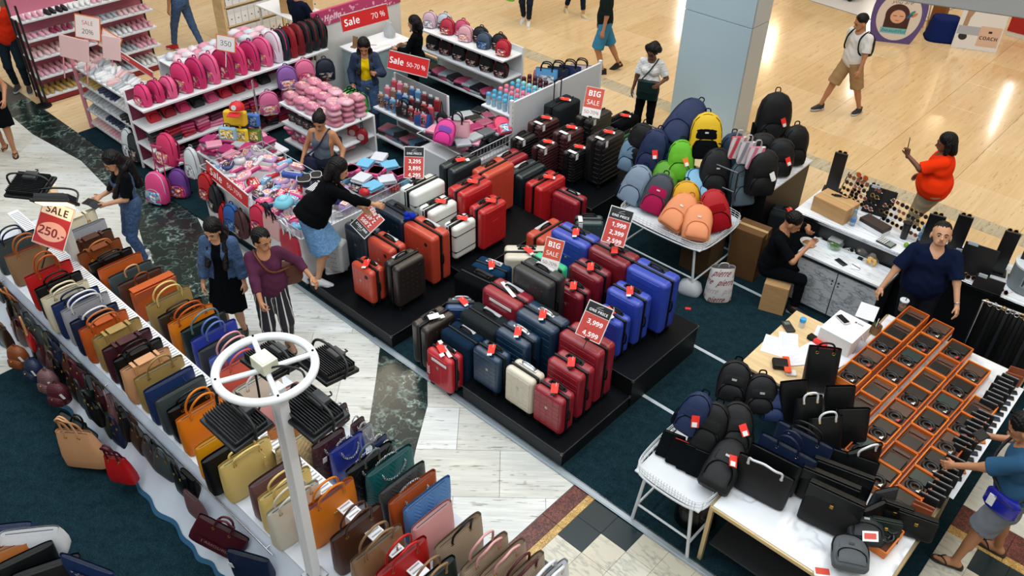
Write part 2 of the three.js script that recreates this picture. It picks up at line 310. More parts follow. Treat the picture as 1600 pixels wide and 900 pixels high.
{
const wS=o.face??1;const e=(x,y,z,a,b,c)=>ell(Mh,x,y,z,a,b,c),J=(x,y,z,x2,y2,z2,r,r2)=>cap(HD(x,y,z),HD(x2,y2,z2),r,r2);
const base=join([e(0,.125,-.005,.073*wS,.092,.092),e(0,.07,.03,.056*wS,.07,.06),J(-.022,.022,.06,.022,.022,.06,.025,.025),J(0,-.03,-.02,0,.04,-.015,.05,.05)],.03);
const add=join([J(0,.088,.09,0,.06,.108,.008,.013),J(-.011,.056,.096,.011,.056,.096,.008,.008),J(-.045,.102,.074,-.014,.107,.086,.008,.009),J(.045,.102,.074,.014,.107,.086,.008,.009),J(-.016,.033,.088,.016,.033,.088,.0075,.0075),J(-.018,.041,.088,.018,.041,.088,.0065,.0065),
e(.074*wS,.075,-.004,.011,.03,.019),e(-.074*wS,.075,-.004,.011,.03,.019)],.006);
const so1=e(.031,.088,.096,.017,.012,.016),so2=e(-.031,.088,.096,.017,.012,.016);
const f=(x,y,z)=>{let d=smin(base(x,y,z),add(x,y,z),.012);d=-smin(-d,so1(x,y,z),.008);return -smin(-d,so2(x,y,z),.008);};
const c0=HD(0,.09,.01);bits.push(netMesh(f,c0.clone().subScalar(.15),c0.clone().addScalar(.15),o.fine?.005:.0085));
}
for(const[i,a]of arms.entries()){
const X=a.dir,side0=V(...((i?o.thumbR:o.thumbL)??[-a.s*.35,0,1]));const th=side0.addScaledVector(X,-side0.dot(X)).normalize(),N=X.clone().cross(th).multiplyScalar(a.s);
const at=(k,s,n)=>a.wr.clone().addScaledVector(X,k).addScaledVector(th,s).addScaledVector(N,n);const cu=(i?o.curlR:o.curlL)??.5,fs=[];
fs.push(cap(at(-.02,0,0),at(.03,0,0),.026,.024),cap(at(.03,.018,0),at(.075,.026,0),.017,.014),cap(at(.03,-.014,0),at(.075,-.022,0),.017,.013),cap(at(.04,0,0),at(.078,0,0),.017,.014));
const palm=join(fs,.014),fg=[];
[[.027,.072],[.009,.08],[-.009,.075],[-.026,.058]].forEach(([s,L],q)=>{const k=cu*(1 + q*.08);const A=at(.075,s,0),B=at(.075 + L*.45*Math.cos(k*.7),s*1.1,L*.45*Math.sin(k*.7)),C=B.clone().addScaledVector(X,L*.55*Math.cos(k*1.7)).addScaledVector(N,L*.55*Math.sin(k*1.7));fg.push(cap(A,B,.0092,.0085),cap(B,C,.0085,.0068));});
fg.push(cap(at(.015,.022,.004),at(.045,.048,.014),.013,.0095),cap(at(.045,.048,.014),at(.072,.052,.02 + .02*cu),.0095,.0075));
const fing=join(fg,.004),f=(x,y,z)=>smin(palm(x,y,z),fing(x,y,z),.008);const c0=at(.06,0,.01);
bits.push(netMesh(f,c0.clone().subScalar(.13),c0.clone().addScalar(.13),o.fine?.005:.0075));
}
P('body',mg(bits),skin);
const put=(geo,m4)=>{geo.applyMatrix4(m4);return geo;};
for(const q of[1,-1]){
const ey=P('eye',put(sp(.0115,q*.031,.087,.0785,10,8),Mh),M(0x75665d,.8));const ir=put(sp(.0082,q*.031,.086,.0832,8,6),Mh);ir.scale(S,S,S);part('iris',ir,M(0x140d0b,.2),ey);
P('eyebrow',put(tube([[q*.014,.108,.097],[q*.032,.114,.092],[q*.05,.106,.078]],.004,8,5),Mh),hairM);
}
P('lips',put(tube([[-.02,.037,.087],[-.008,.04,.0965],[.008,.04,.0965],[.02,.037,.087]],.0055,10,6),Mh),M(o.lips??(fem?0xa04a44:0x94604e),.45));
const e=(x,y,z,a,b,c)=>ell(Mh,x,y,z,a,b,c);
const hs=o.hair??'short',hf=[];
const capF=hs==='short'?[e(0,.142,-.016,.083,.088,.095)]:[e(0,.14,-.015,.086,.092,.1)];
hf.push(...capF);
const hp=(...q)=>HD(...q);
if(hs==='long'){hf.push(cap(hp(.062,.12,-.03),hp(.078,-.03,.0),.03,.032),cap(hp(-.062,.12,-.03),hp(-.078,-.03,.0),.03,.032),cap(hp(0,.1,-.06),hp(0,-.05,-.075),.07,.07),cap(hp(.075,-.02,-.02),U(.105,1.12,.17),.045,.034),cap(hp(-.075,-.02,-.02),U(-.105,1.14,.165),.045,.034),cap(hp(0,-.05,-.08),U(0,1.14,-.17),.085,.06));}
if(hs==='bob')hf.push(cap(hp(.07,.1,-.02),hp(.078,-.0,.0),.032,.034),cap(hp(-.07,.1,-.02),hp(-.078,-.0,.0),.032,.034),cap(hp(.03,.1,-.065),hp(.03,.0,-.075),.06,.055),cap(hp(-.03,.1,-.065),hp(-.03,.0,-.075),.06,.055));
if(hs==='curly')for(let i=0;i<16;i++){const a=i / 16*PI*2;hf.push(e(Math.cos(a)*.085,.115 + Math.sin(a*3)*.035,-.03 + Math.sin(a)*.075 - .012,.042,.046,.042));}
if(hs==='bun')hf.push(e(0,.19,-.1,.04,.04,.04),cap(hp(0,.1,-.06),hp(0,.03,-.06),.06,.05));
if(hs==='tied')hf.push(cap(hp(0,.1,-.06),hp(0,.03,-.07),.065,.05));
const hair=join(hf,.025),keepY=hs==='short'?.1:.06;
const faceCut=e(0,.075,.105,.062,hs==='bob'||hs==='long'?.085:.078,.072),earCut=hs==='short'?[e(.09,.07,.03,.04,.06,.07),e(-.09,.07,.03,.04,.06,.07),e(0,-.02,-.08,.2,.07,.2)]:[];
const hf2=(x,y,z)=>{let d=hair(x,y,z);d=Math.max(d,-faceCut(x,y,z));for(const q of earCut)d=Math.max(d,-q(x,y,z));return d + .0035*Math.sin(x*190 + Math.sin(y*60)*2)*Math.sin(z*170);};
{const pts=[HD(0,.26,0),HD(.12,.1,.1),HD(-.12,.1,-.14),HD(0,0,0)];if(hs==='long')pts.push(U(.15,1.15,.12),U(-.15,1.15,-.2));const[lo,hi]=box(null,pts,.06);P('hair',netMesh(hf2,lo,hi,.009),hairM);}
for(const c of o.clothes){
const m=c.mat??fabric(c.col),ee=c.e??.012;let f,pts=[];
if(c.k==='top'||c.k==='vest'){
const fs=[...torso(ee)];
if(c.loose)fs.push(ell(Mu,0,.1,.0,(.165*wd)+ c.loose,.22,(.12*wd)+ c.loose));
if(c.k==='top')for(const a of arms){const s=c.sleeve??.6;if(s<=1)fs.push(cap(a.sh,a.sh.clone().lerp(a.el,s),.046*wd + ee,.046 + ee +(c.flare??.006),true));else fs.push(cap(a.sh,a.el,.047*wd + ee,.043 + ee),cap(a.el,a.el.clone().lerp(a.wr,s - 1),.046 + ee,.034 + ee,true));}
const hem=c.hem??.84,nk=ell(Mu,0,(c.neck??.53),.05,c.neckW??.075,c.neckH??.07,.11),open=c.open;
const im=Mu.clone().invert().elements,u=join(fs,.03);
const low=c.long?join([cap(U(0,1.0,0),U(0,hem - .1,0),.17*wd + c.long*.4,.18*wd + c.long)],.05):null;
f=(x,y,z)=>{
let d=u(x,y,z);if(low)d=smin(d,low(x,y,z),.06);
const Y=im[1]*x + im[5]*y + im[9]*z + im[13]+ .9,X=im[0]*x + im[4]*y + im[8]*z + im[12],Z=im[2]*x + im[6]*y + im[10]*z + im[14];
d +=.0022*Math.sin(Y*55 + X*22 + Math.sin(X*30)*1.3);
d=Math.max(d,-nk(x,y,z));
if(Math.abs(X)<.3)d=Math.max(d,hem - Y);
if(open)d=Math.max(d,Z>0?open*(.6 +(1.4 - Y))- Math.abs(X):-1);
if(c.k==='vest')d=Math.max(d,Math.abs(X)- .125,Y - 1.385);
return d;
};
pts=[shL,shR,U(.2,hem - .05,.12),U(-.2,hem - .05,-.12),U(0,1.44,0),...(c.k==='top'?arms.flatMap((a)=>(c.sleeve??.6)>1?[a.el,a.wr]:[a.el]):[])];
const[lo,hi]=box(null,pts,.14);P(c.name??'shirt',netMesh(f,lo,hi,c.cell??.013),m);
}else if(c.k==='pants'){
const L=c.len??1.9,fs=[ell(Mp,0,.03,-.01,.172*wd + ee,.15 + ee,.122*wd + ee)];
for(const l of legs){const w=c.wide??0;if(L<=1)fs.push(cap(l.hp,l.hp.clone().lerp(l.kn,L),.09*wd + ee,.068 + ee + w,true));else fs.push(cap(l.hp,l.kn,.086*wd + ee,.056 + ee + w),cap(l.kn,l.kn.clone().lerp(l.an,L - 1),.054 + ee + w,.04 + ee + w,true));}
const u=join(fs,.025),im=Mp.clone().invert().elements;
f=(x,y,z)=>Math.max(u(x,y,z)+ .002*Math.sin(y*60 + x*25),im[1]*x + im[5]*y + im[9]*z + im[13]- .13);
pts=[pel,...legs.flatMap((l)=>[l.kn,L>1?l.an:l.kn])];const[lo,hi]=box(null,pts,.2),gm=netMesh(f,lo,hi,.013),ps=gm.attributes.position,us=gm.attributes.uv;
for(let i=0;i<ps.count;i++){const l=legs[ps.getX(i)>pel.x?0:1],y=ps.getY(i),k=clamp((l.hp.y - y)/(l.hp.y - l.an.y||1),0,1),cx=l.hp.x +(l.an.x - l.hp.x)*k,cz=l.hp.z +(l.an.z - l.hp.z)*k;us.setXY(i,Math.atan2(ps.getX(i)- cx,ps.getZ(i)- cz)*.09,y);}
P(c.name??'trousers',gm,m);
}else if(c.k==='skirt'){
const mid=legs[0].kn.clone().add(legs[1].kn).multiplyScalar(.5),L=c.len??.9,end=pel.clone().lerp(mid,L),fl=c.flare??.05;
const u=join([ell(Mp,0,.03,-.01,.172*wd + ee,.15 + ee,.122*wd + ee),cap(pel.clone().add(V(0,-.05,0)),end,.13*wd + ee,.13*wd + fl,true),...legs.map((l)=>cap(l.hp,l.hp.clone().lerp(l.kn,L),.09*wd + ee,.1 + fl*.5,true))],.04),im=Mp.clone().invert().elements;
f=(x,y,z)=>Math.max(u(x,y,z)+ .004*Math.sin(Math.atan2(x - pel.x,z - pel.z)*14),im[1]*x + im[5]*y + im[9]*z + im[13]- .12);
const[lo,hi]=box(null,[pel,legs[0].kn,legs[1].kn],.24);P(c.name??'skirt',netMesh(f,lo,hi,.013),m);
}else if(c.k==='shoes'||c.k==='sandals'){
for(const l of legs){
const grp=[];const sole=ext((()=>{const s=new THREE.Shape();s.moveTo(-.035,-.075);s.quadraticCurveTo(-.048,.06,-.045,.12);s.quadraticCurveTo(-.03,.19,.005,.19);s.quadraticCurveTo(.048,.17,.046,.1);s.quadraticCurveTo(.036,0,.036,-.075);s.quadraticCurveTo(0,-.1,-.035,-.075);return s;})(),c.k==='shoes'?.026:.016,.004);
const m4=new THREE.Matrix4().makeTranslation(l.an.x,l.an.y - .066,l.an.z).multiply(new THREE.Matrix4().makeRotationFromEuler(new THREE.Euler(l.tip,l.yaw,0,'YXZ')));
sole.rotateX(PI / 2);sole.scale(l.s>0?1:-1,1,1);if(l.s<0){const ix=sole.attributes.position;for(let q=0;q<ix.count;q +=3)for(const at0 of Object.values(sole.attributes))for(let w=0;w<at0.itemSize;w++){const A=at0.array,i1=(q + 1)*at0.itemSize + w,i2=(q + 2)*at0.itemSize + w,tmp=A[i1];A[i1]=A[i2];A[i2]=tmp;}}
const sh=P('shoe',put(sole,m4),M(c.sole??(c.k==='sandals'?0x191512:0xdedede),.6));
if(c.k==='shoes'){const up=loft([[0,.001,.001],[.0,.044,.135,2.4,0,.052],[.03,.045,.133,2.3,0,.05],[.05,.041,.1,2.2,0,.02],[.072,.037,.07,2,0,-.01],[.085,.036,.052,2,0,-.025],[.083,.026,.04,2,0,-.025]],18);put(up,m4);up.scale(S,S,S);part('upper',up,M(c.col,.6),sh);}
else{const st=mg([tube([[.038,.01,.05],[.03,.045,.075],[0,.05,.115],[0,.012,.14]],.007,10,5),tube([[-.038,.01,.05],[-.03,.045,.075],[0,.05,.115]],.007,10,5)]);put(st,m4);st.scale(S,S,S);part('strap',st,M(c.col,.6),sh);}
}
}
}
const J={U,HD,arms,legs,S,P,t,Mh,Mu,Mp,shL,shR,pel,world:(v)=>v.clone().multiplyScalar(S).applyEuler(new THREE.Euler(0,o.turn,0)).add(o.pos)};
if(o.more)o.more(J);
return J;
}
const floor=struct('floor',bx(30,.12,36,-9.5,-.085,-13),M(0x4c4740,.6));
function clip(poly,x0,x1,z0,z1){
for(const[ax,lim,s]of[[0,x0,1],[0,x1,-1],[1,z0,1],[1,z1,-1]]){
const out=[];for(let i=0;i<poly.length;i++){const a=poly[i],b=poly[(i + 1)% poly.length],da=(a[ax]- lim)*s,db=(b[ax]- lim)*s;if(da>=0)out.push(a);if((da>=0)!==(db>=0)){const t=da /(da - db);out.push([a[0]+(b[0]- a[0])*t,a[1]+(b[1]- a[1])*t]);}}
poly=out;if(poly.length<3)return null;
}
return poly;
}
function slab(name,poly,y1,mat,turn=0,par=floor,th=.022){
const c=Math.cos(turn),s=Math.sin(turn);
const q=poly.map(([x,z])=>[x*c + z*s,-(-x*s + z*c)]);
const g=new THREE.ExtrudeGeometry(new THREE.Shape(q.map((p)=>new THREE.Vector2(...p))),{depth:th - .002,bevelEnabled:true,bevelThickness:.002,bevelSize:.0015,bevelOffset:-.0015,bevelSegments:1});
g.rotateX(-PI / 2);g.rotateY(-turn);g.translate(0,y1 - th + .002 - .002,0);
return part(name,g,mat,par);
}
{
const mats=[0xffffff,0xf7f5f0,0xefece5].map((c)=>M(c,.32,{map:TX.trav}));
const a=-.74,c=Math.cos(a),s=Math.sin(a),L=.9,W=.6;
for(let i=-26;i<8;i++)for(let j=-22;j<14;j++){
const o=(((j % 2)+ 2)% 2)*L / 2,p=[[i*L + o,j*W],[i*L + o + L,j*W],[i*L + o + L,j*W + W],[i*L + o,j*W + W]].map(([u,v],k)=>{const e=.0015;u +=(k===0||k===3)?e:-e;v +=k<2?e:-e;return[u*c - v*s,u*s + v*c];});
const q=clip(p,-17.5,-3.215,-4.63,-1.2)??null;if(q)slab('tile',q,0,pick(mats),a);
}
const q2=[[-17.5,-10.9],[-13.8,-10.9],[-13.8,-4.63],[-17.5,-4.63]];
const warm=[0xffffff,0xfbf8f2,0xf6f1e8].map((k)=>M(k,.14,{map:TX.travW,clearcoat:.4,clearcoatRoughness:.08}));
const grey=M(0xe0d2b8,.16,{map:TX.trav});
for(let i=0;i<19;i++)for(let j=0;j<14;j++){
const x0=-21.5 + i*1.25,z1=-10.93 - j*1.3;const m=(j===1&&i>6)?grey:pick(warm);
if(m===grey){slab('tile',[[x0 + .002,z1 - .35],[x0 + 1.248,z1 - .35],[x0 + 1.248,z1 - .002],[x0 + .002,z1 - .002]],0,m,PI / 2);slab('tile',[[x0 + .002,z1 - 1.298],[x0 + 1.248,z1 - 1.298],[x0 + 1.248,z1 - .354],[x0 + .002,z1 - .354]],0,pick(warm),PI / 2);}
else slab('tile',[[x0 + .002,z1 - 1.298],[x0 + 1.248,z1 - 1.298],[x0 + 1.248,z1 - .002],[x0 + .002,z1 - .002]],0,m,PI / 2);
}
for(let i=0;i<5;i++)for(let j=0;j<5;j++){const x0=-20 + i*1.25,z1=-4.63 - j*1.26;slab('tile',[[x0 + .002,z1 - 1.258],[x0 + 1.248,z1 - 1.258],[x0 + 1.248,z1 - .002],[x0 + .002,z1 - .002]],0,pick(warm),PI / 2);}
for(let i=0;i<3;i++)for(let j=0;j<3;j++){const x0=-21.25 + i*1.25,z1=-.9 - j*1.24;slab('tile',[[x0 + .002,z1 - 1.238],[x0 + 1.248,z1 - 1.238],[x0 + 1.248,z1 - .002],[x0 + .002,z1 - .002]],0,pick(warm),PI / 2);}
for(let j=0;j<5;j++)slab('tile',[[.62,-10.93 + j*1.25],[2.2,-10.93 + j*1.25],[2.2,-9.685 + j*1.25],[.62,-9.685 + j*1.25]],0,pick(warm),PI / 2);
}
{
const m=M(0xffffff,.2,{map:TX.marbleD});
const edge=[[-15.6,-4.15,.8],[-14.2,-4.1,.75],[-12.8,-4.24,.72],[-11.6,-4.12,.75],[-10.4,-3.9,.78],[-9.6,-3.6,.82],[-8.9,-3.15,.8],[-8.3,-2.6,.8],[-7.8,-1.9,.8]];
for(let i=0;i<edge.length - 1;i++){const n=(k)=>{const a=edge[Math.max(k - 1,0)],b=edge[Math.min(k + 1,edge.length - 1)],d=[b[0]- a[0],b[1]- a[1]],l=Math.hypot(...d);return[edge[k][0]+ d[1]/ l*edge[k][2],edge[k][1]- d[0]/ l*edge[k][2]];};
const q=clip([[edge[i][0],edge[i][1]],n(i),n(i + 1),[edge[i + 1][0],edge[i + 1][1]]].reverse(),-20,0,-4.63,0);if(q)slab('tile',q,.0025,m,i*.6);}
const e2=[[-6.3,-4.76,-5.5,-4.76],[-5.78,-4.24,-5.06,-4.36],[-5.3,-3.74,-4.68,-3.84],[-4.85,-3.2,-4.2,-3.25],[-4.4,-2.5,-3.7,-2.5]];
for(let i=0;i<e2.length - 1;i++){const a=e2[i],b=e2[i + 1];const q=clip([[a[0],a[1]],[a[2],a[3]],[b[2],b[3]],[b[0],b[1]]],-20,0,-4.63,0);if(q)slab('tile',q,.0025,m,i);}
}
{
const gr=M(0xffffff,.3,{map:TX.granite}),go=M(0xffffff,.35,{map:TX.gold}),cr=[0xe8dfca,0xded3bb,0xe3d8c0].map((c)=>M(c,.3,{map:TX.marbleW})),dk=M(0x0d252b,.28);
for(let k=0;k<8;k++){slab('tile',[[-3.21,-4.63 + k*.5],[-3.035,-4.63 + k*.5],[-3.035,-4.133 + k*.5],[-3.21,-4.133 + k*.5]],0,gr);slab('tile',[[-3.033,-4.63 + k*.5],[-2.955,-4.63 + k*.5],[-2.955,-4.133 + k*.5],[-3.033,-4.133 + k*.5]],0,go);}
const c=.29;for(let i=0;i<11;i++)for(let j=0;j<9;j++){const x=-2.953 + i*c,z=-4.63 + j*c;const d=(i + j<2)||(i===0&&(j===3||j===4))||(i===1&&j===4)||(i + j)% 7===6&&j>2;slab('tile',[[x,z],[x + c - .002,z],[x + c - .002,z + c - .002],[x,z + c - .002]],0,d?dk:pick(cr));}
for(let k=0;k<6;k++){const x=-.3 + k*.5;slab('tile',[[x,-7.06],[x + .497,-7.06],[x + .497,-6.74],[x,-6.74]],0,gr);slab('tile',[[x,-6.738],[x + .497,-6.738],[x + .497,-6.64],[x,-6.64]],0,go);}
for(let i=0;i<7;i++)for(let j=0;j<6;j++){const x=-.3 + i*c,z=-6.638 + j*c;const d=i>0&&j<3&&!(i===1&&j>0);slab('tile',[[x,z],[x + c - .002,z],[x + c - .002,z + c - .002],[x,z + c - .002]],0,d?dk:pick(cr));}
const tr=M(0xf4efe6,.32,{map:TX.trav});for(let j=0;j<4;j++)for(let i=0;i<3;i++)slab('tile',[[-.3 + i*.9,-7.66 - j*.6],[.597 + i*.9,-7.66 - j*.6],[.597 + i*.9,-7.063 - j*.6],[-.3 + i*.9,-7.063 - j*.6]],0,tr);
}
const carpetM=M(0xffffff,1,{specularIntensity:.15,map:TX.carpet,bumpMap:TX.carpetB,bumpScale:.003});
function uvPlan(g){const p=g.attributes.position,u=g.attributes.uv;for(let i=0;i<p.count;i++)u.setXY(i,p.getX(i),p.getZ(i));return g;}
tag(struct('carpet',uvPlan(bx(13.4,.02,6.2,-7.0,.006,-7.73)),carpetM),'dark teal booth carpet under the luggage platforms','carpet');
tag(struct('carpet_001',uvPlan(bx(9.6,.02,4.3,-4.0,.006,.32)),carpetM),'dark teal carpet in front of the white skirted handbag table','carpet');
solo('edge_strip',[rb(6.05,.014,.05,.004,-3.3,.016,-4.645),rb(6.05,.006,.08,.002,-3.3,.013,-4.65)],M(0xa9b4bb,.35,{metalness:.5}),'aluminium edging strip between the carpet and the aisle stone','edging');
solo('edge_strip',rb(3.2,.012,.05,.004,-7.9,.014,-4.645),M(0xa9b4bb,.35,{metalness:.5}),'aluminium edging below the kids bin at the aisle','edging');
for(const[x0,x1,z,w]of[[-3.9,-2.55,-7.2,'beside the tall blue suitcases'],[-3.72,-2.5,-6.1,'running up to the wire basket of black backpacks'],[-3.85,-3.1,-8.62,'under the cardboard boxes by the seated man']])
solo('carpet_tape',rb(x1 - x0,.004,.045,.001,(x0 + x1)/ 2,.0185,z,1),M(0xb8c2c8,.5),'pale strip across the dark carpet '+ w,'tape');
const wallM=M(0xdcd6cc,.8),ceilM=M(0xe6e6e2,.9);
struct('wall_back',bx(31,12.2,.3,-9.5,5.9,-30.2),wallM);struct('wall_front',bx(31,12.2,.3,-9.5,5.9,4.9),wallM);
struct('wall_left',bx(.3,12.2,35.4,-24.6,5.9,-12.6),wallM);struct('wall_right',bx(.3,12.2,35.4,5.4,5.9,-12.6),wallM);
struct('ceiling',bx(30.4,.3,35.4,-9.5,11.85,-12.6),ceilM);
LAMPS.forEach(([x,z,L,w,warm],i)=>{  // lamps out of view, placed to light the stalls and hall from above
const t=new THREE.Group();t.name=numbered('unseen_ceiling_light');t.userData.kind='structure';t.position.set(x,11.66,z);scene.add(t);const c=warm?0xffefd8:0xeaf5ff;
part('housing',bx(w + .12,.06,L + .12,0,.0,0),OFFW,t);
part('diffuser',bx(w,.02,L,0,-.035,0),new THREE.MeshStandardMaterial({color:0xffffff,emissive:c,emissiveIntensity:2.2,roughness:.6}),t);
const l=new THREE.RectAreaLight(c,LAMP_POWER*(warm?1.25:1),w,L);l.position.set(x,11.58,z);l.rotation.x=-PI / 2;l.name='unseen_ceiling_lamp';l.castShadow=true;scene.add(l);
});
[[-1.5,5.2,3.2,.16],[-3.6,6.4,2.2,.3],[-5.6,4.6,3.4,.14],[-7.4,5.6,1.2,.45],[-10.5,5.0,3,.2],[-14,5.6,1.4,.45],[-18,5,3,.2],[.8,6,1.4,.35],[2.6,4.4,2.6,.16]].forEach(([x,y,h,w],i)=>{  // luminous strips out of view, placed to give the streaks on the hall floor
const t=new THREE.Group();t.name=numbered('unseen_wall_light');t.userData.kind='structure';t.position.set(x,y,-30.02);scene.add(t);const c=i % 2?0xffe2b8:0xfff6ea;
part('housing',rb(w + .06,h + .06,.05,.01),OFFW,t);part('diffuser',bx(w,h,.02,0,0,.03),new THREE.MeshStandardMaterial({color:0xffffff,emissive:c,emissiveIntensity:6.5,roughness:.5}),t);
const l=new THREE.RectAreaLight(c,10,w,h);l.position.set(x,y,-29.95);l.rotation.y=PI;l.name='unseen_wall_lamp';scene.add(l);
});
{
const p=struct('pillar',bx(1.2,11.6,.5,-6.58,5.9,-12.34),M(0x8f979f,.5));const pm=M(0xb4ccd8,.38),pm2=M(0xb6c0c8,.4);
for(const[y0,y1]of[[.0,1.9],[1.91,4.3],[4.31,7.4],[7.41,11.6]]){part('panel',rb(1.22,y1 - y0,.02,.004,-6.58,(y0 + y1)/ 2,-12.08),pm,p);part('panel',rb(.02,y1 - y0,.5,.004,-5.97,(y0 + y1)/ 2,-12.35),pm2,p);}
}
{const b=struct('balcony_edge',rb(7,.7,.35,.02,0,.35,0),M(0x9a9a98,.7));const a=G(1395,0,3.4),c=G(1600,30,3.4);b.rotation.y=-Math.atan2(c.z - a.z,c.x - a.x);b.position.copy(a).add(c).multiplyScalar(.5).add(V(0,0,-.175).applyEuler(b.rotation));}
{
const t=thing('bag_table','long display table draped in white cloth under the two rows of handbags','table',V(-6.75,TOP,-2.62));
part('table_top',rb(7.7,.04,1.24,.01,0,.55,0),OFFW,t);
const skirt=(L,hgt,seed0,slope=0,v0=0)=>{const n=220,m=8,pos=[],uv=[],idx=[];for(let j=0;j<=m;j++)for(let i=0;i<=n;i++){const u=i / n,v=v0 +(1 - v0)*j / m,x=(u - .5)*L,a=v*v*.07;pos.push(x,hgt*(1 - v),v*slope + a + v*(.016*Math.sin(x*9 + seed0)+ .016*Math.sin(x*21 + 2*Math.sin(x*3))));uv.push(x,v);}for(let j=0;j<m;j++)for(let i=0;i<n;i++){const q=j*(n + 1)+ i;idx.push(q,q + n + 1,q + 1,q + 1,q + n + 1,q + n + 2);}const g=new THREE.BufferGeometry();g.setAttribute('position',new THREE.Float32BufferAttribute(pos,3));g.setAttribute('uv',new THREE.Float32BufferAttribute(uv,2));g.setIndex(idx);g.computeVertexNormals();return g;};
const cl=M(0xc9d2de,.6,{side:THREE.DoubleSide});
part('cloth_skirt',T(skirt(7.7,.56,0,.3),0,.01,.625),cl,t);part('cloth_skirt',T(skirt(7.7,.56,2),0,.01,-.625,0,PI),cl,t);
part('cloth_top',rb(7.72,.012,1.25,.004,0,.576,0),M(0xd5dbe2,.6),t);part('lace_hem',T(skirt(7.68,.56,0,.3,.93),0,.012,.632),M(0x245a7c,.7,{side:THREE.DoubleSide}),t);
for(const x of[-3.7,-1.2,1.2,3.7])for(const z of[-.55,.55])part('leg',cy(.02,.02,.54,x,.27,z),steel,t);
const d=thing('divider_rack','white perforated divider running between the two rows of handbags','divider',V(-6.75,.6,-2.5));
part('divider_panel',rb(7.4,.3,.03,.004,0,.15,0),WHITE,d);const top=part('perforated_strip',rb(7.4,.012,.13,.003,0,.306,0),WHITE,d);
const sl=[];for(let i=0;i<180;i++)sl.push(bx(.014,.003,.1,-3.62 + i*.0405,.3125,0));const s=part('slots',sl,M(0x9a9da0,.6),top);s.userData.kind='stuff';
}
const TABLE=.6;
const BC={cream:0xd9cfb4,ivory:0xcfc9b8,navy:0x14213d,navy2:0x1b2f5c,grey:0x9a9aa0,orange:0xb5521c,orange2:0xd97a14,amber:0xd8791c,yellow:0xe39a12,khaki:0x9a7f48,burg:0x3d1820,black:0x05080a,blush:0xc7946a,slate:0x3c4647,royal:0x2b3a9c,peri:0x4c62b4,coral:0xc9564a,teal:0x0f5c5e,blue:0x4f86c4,pink:0xd9a0a0,straw:0xc9b183,brown:0x4a2a1c,taupe:0x8a6c4c,caramel:0x7a3d18,dkgrn:0x16241f,red:0xb81c1c,olive:0x3a3d2c,dkgrey:0x33363a,cyel:0xd9bf74,wine:0x4a1420,mauve:0x6a4a4c,dbrown:0x2e1e14,tan:0xb06a34,white:0xd8dade};
const bagList=[];
